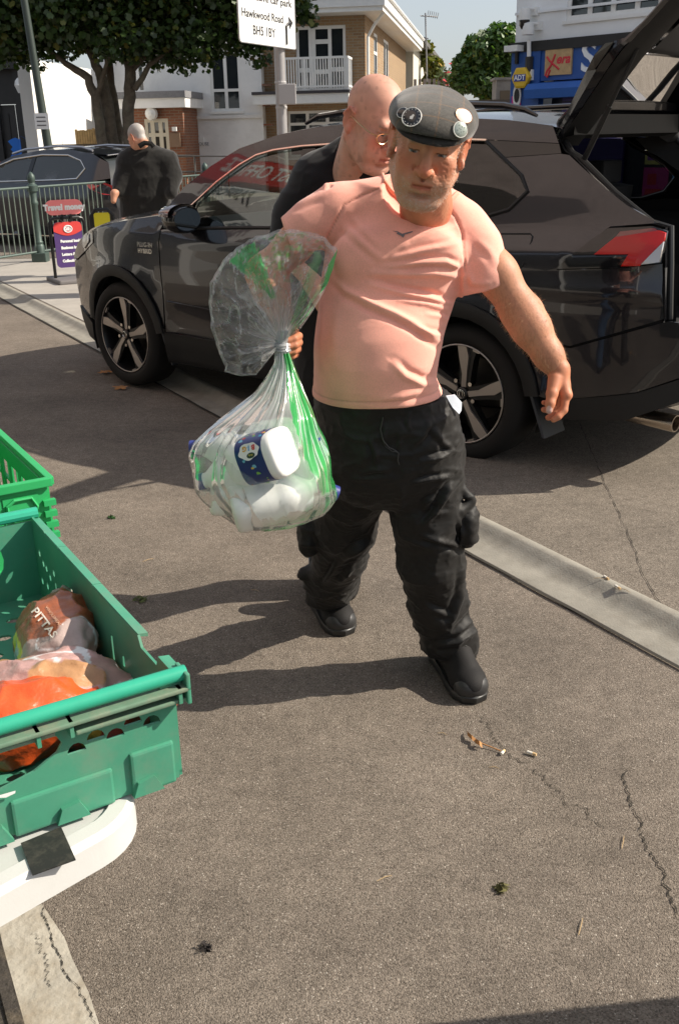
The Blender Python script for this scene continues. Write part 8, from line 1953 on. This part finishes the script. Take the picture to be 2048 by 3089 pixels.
# --- trees
def leaf_mesh(name, P, Nrm, size, mat, parent, seed=0, lobes=True):
    rs = np.random.RandomState(seed); n = len(P); d = rs.normal(size=(n, 3)); nn = Nrm + .8 * rs.normal(size=(n, 3)); nn /= np.linalg.norm(nn, axis=1, keepdims=True)
    t = np.cross(nn, d); t /= np.linalg.norm(t, axis=1, keepdims=True); b = np.cross(nn, t); s = size * rs.uniform(.6, 1.35, n)
    shp = [(0, -.5), (.5, -.18), (.34, .12), (.46, .42), (.0, .6), (-.46, .42), (-.34, .12), (-.5, -.18)] if lobes else [(0, -.55), (.32, 0), (0, .55), (-.32, 0)]
    k = len(shp); V = np.zeros((n, k, 3))
    for i, (x, y) in enumerate(shp): V[:, i] = P + (t * x + b * y + nn * (.12 * (abs(x) - .2))) * s[:, None]
    F = np.arange(n * k).reshape(n, k); col = np.repeat(np.clip(np.array([[.050, .085, .022]]) * (.55 + .9 * rs.rand(n, 1)) + (rs.rand(n, 1) > .94) * np.array([[.10, .06, .0]]), 0, 1), k, axis=0)
    me = bpy.data.meshes.new(name); me.vertices.add(n * k); me.vertices.foreach_set('co', V.reshape(-1)); me.loops.add(n * k); me.loops.foreach_set('vertex_index', F.ravel().astype(np.int32)); me.polygons.add(n); me.polygons.foreach_set('loop_start', np.arange(0, n * k, k, dtype=np.int32)); me.update(calc_edges=True)
    a = me.color_attributes.new('Col', 'FLOAT_COLOR', 'POINT'); c4 = np.ones((n * k, 4), np.float32); c4[:, :3] = col; a.data.foreach_set('color', c4.ravel()); me.materials.append(mat)
    o = bpy.data.objects.new(name, me); link(o, parent); return o
def leaf_mat(name, tint):
    m = bpy.data.materials.new(name); m.use_nodes = True; nt = m.node_tree; L = nt.links; nt.nodes.clear(); o = _n(nt, 'ShaderNodeOutputMaterial'); at = _n(nt, 'ShaderNodeAttribute', attribute_name='Col')
    mu = _n(nt, 'ShaderNodeVectorMath', operation='MULTIPLY'); L.new(at.outputs['Color'], mu.inputs[0]); mu.inputs[1].default_value = tint
    p = _n(nt, 'ShaderNodeBsdfPrincipled'); p.inputs['Roughness'].default_value = .45; L.new(mu.outputs[0], p.inputs['Base Color']); t = _n(nt, 'ShaderNodeBsdfTranslucent'); m2 = _n(nt, 'ShaderNodeVectorMath', operation='MULTIPLY'); L.new(mu.outputs[0], m2.inputs[0]); m2.inputs[1].default_value = (1.3, 1.5, .6); L.new(m2.outputs[0], t.inputs[0])
    mx = _n(nt, 'ShaderNodeMixShader'); mx.inputs[0].default_value = .25; L.new(p.outputs[0], mx.inputs[1]); L.new(t.outputs[0], mx.inputs[2]); L.new(mx.outputs[0], o.inputs[0]); return m
def crown_pts(clumps, n, seed):
    rs = np.random.RandomState(seed); vol = np.array([c[3] * c[4] * c[5] for c in clumps]); pick = rs.choice(len(clumps), n, p=vol / vol.sum()); C = np.array(clumps)
    d = rs.normal(size=(n, 3)); d /= np.linalg.norm(d, axis=1, keepdims=True); r = rs.rand(n) ** .45; P = C[pick, :3] + d * r[:, None] * C[pick, 3:6]; return P, d
bark = M('bark', (.13, .105, .075), .95, var=.45, vscale=7, bump=.8, bscale=22, bdist=.03, dirt=(.20, .19, .13), dscale=3, damt=.6)
lm = leaf_mat('maple_leaf', (.80, .85, .8)); YT = 23.0
tr = empty('maple_tree', PY(262, 400, YT), label='large dark-leaved maple with several mottled trunks before the white building', cat='tree'); tr.location.z = 0
def trunk(pts, parent, yb=YT):
    P = [PY(x, y, yb + dy) for x, y, dy, r in pts]; R = [r * .72 for *_, r in pts]
    b0 = P[0].copy(); b0.z = 0; P = [b0] + P; R = [R[0] * 1.25] + R
    Q_ = []; S_ = []
    for i in range(len(P) - 1):
        for k in range(4): t = k / 4; Q_.append(P[i].lerp(P[i + 1], t) + Vector((random.gauss(0, .015), random.gauss(0, .015), 0))); S_.append((R[i] * (1 - t) + R[i + 1] * t) * random.uniform(.94, 1.06))
    Q_.append(P[-1]); S_.append(R[-1]); mb = MB(); mb.tube(Q_, S_, 10); return mb.build('trunk', bark, parent, smooth=True, autos=radians(80))
trunk([(238, 335, 0, .16), (222, 230, 0, .14), (205, 180, 0, .12), (165, 155, .2, .09), (120, 120, .4, .06), (90, 60, .5, .04)], tr)
trunk([(262, 335, .3, .20), (248, 240, .3, .18), (232, 165, .3, .15), (205, 110, .4, .11), (170, 60, .5, .07), (140, 0, .6, .05)], tr)
trunk([(275, 330, .6, .16), (262, 220, .7, .13), (250, 120, .8, .11), (245, 0, .9, .08)], tr)
trunk([(298, 330, .1, .19), (299, 240, .1, .17), (301, 170, .1, .16), (296, 120, .2, .13), (285, 40, .3, .10), (280, -60, .3, .07)], tr)
for pts in ([(312, 205, 0, .09), (330, 180, -.1, .08), (345, 150, -.1, .07), (400, 110, -.3, .05)], [(303, 165, .1, .09), (325, 140, .1, .08), (380, 90, .3, .06), (450, 40, .3, .04)], [(224, 225, 0, .08), (250, 140, -.2, .06), (300, 60, -.3, .05)]):
    P = [PY(x, y, YT + dy) for x, y, dy, r in pts]; mb = MB(); mb.tube(P, [r * .75 for *_, r in pts], 8); mb.build('limb', bark, tr, smooth=True)
rs = np.random.RandomState(4); cl_ = []
for x, y, dy, rp in ((20, 60, 0, 100), (90, 70, .5, 90), (60, -40, 0, 130), (160, 40, -.5, 90), (220, 80, .3, 60), (150, 110, .8, 45), (300, 70, -.6, 85), (380, 85, 0, 75), (450, 80, -.4, 75), (520, 70, .2, 80), (580, 90, 0, 60), (600, 135, .3, 34), (420, 150, -.2, 34), (480, 140, .4, 36), (350, 140, 1.0, 40), (640, 30, .3, 70), (690, 10, .4, 48), (715, 40, .3, 26), (540, -20, 0, 110), (400, -20, 0, 120), (260, -40, 0, 130), (10, 120, .4, 48), (60, 135, .2, 34), (250, 120, -1.0, 40), (330, -160, 0, 190), (100, -170, .3, 190), (560, -160, .2, 170), (-60, 40, 0, 120), (90, 150, .9, 26), (300, 130, -.6, 30), (395, 120, .6, 50), (330, 105, .8, 60), (260, 60, 1.2, 80)):
    c = PY(x, y, YT + dy); r = rp * KP * YT * .94 / F_PX; cl_.append((c.x, c.y, c.z, r, min(r * 1.3, 2.2), r * .72))
P_, N_ = crown_pts(cl_, 46000, 3); leaf_mesh('crown', P_, N_ * .5 + np.array([0, 0, .5]), .115, lm, tr, 5); done(tr)
def far_tree(name, label, px, py, y, clumps, n, size, tint, seed, base):
    o = empty(name, PY(px, base, y), label=label, cat='tree'); o.location.z = 0; cl = []
    for x, yy, rp in clumps: c = PY(x, yy, y + random.uniform(-.8, .8)); r = rp * KP * y * .94 / F_PX; cl.append((c.x, c.y, c.z, r, r * 1.1, r * .85))
    P, N = crown_pts(cl, n, seed); leaf_mesh('crown', P, N * .5 + np.array([0, 0, .6]), size, leaf_mat(name + '_leaf%d' % seed, tint), o, seed, False)
    b = PY(px, base, y); b.z = 0; mb = MB(); mb.tube([b, b + up * 2.2, PY(px + 3, py, y)], [.28, .22, .10], 8); mb.build('trunk', bark, o, smooth=True)
    for k in range(4): mb = MB(); a = PY(px, (py + base) / 2, y); c = cl[k % len(cl)]; mb.tube([a, Vector(c[:3])], [.09, .03], 6); mb.build('limb', bark, o, smooth=True)
    done(o)
far_tree('lime_tree', 'tall round green tree rising behind the board fence', 1125, 130, 44, [(1120, 120, 52), (1155, 100, 45), (1080, 150, 36), (1070, 185, 34), (1110, 180, 45), (1160, 160, 45), (1150, 75, 26), (1185, 120, 40), (1135, 200, 40), (1060, 205, 22), (1190, 75, 26)], 12000, .25, (1.3, 1.5, 1.5), 8, 320)
far_tree('street_tree', 'sparse yellowing tree beyond the flower balcony', 992, 150, 50, [(985, 110, 14), (1000, 150, 20), (1015, 180, 14), (975, 140, 12), (1010, 165, 12), (960, 100, 12), (990, 185, 14)], 2200, .30, (2.6, 1.7, 1.3), 9, 300)
bpy.context.view_layer.update()
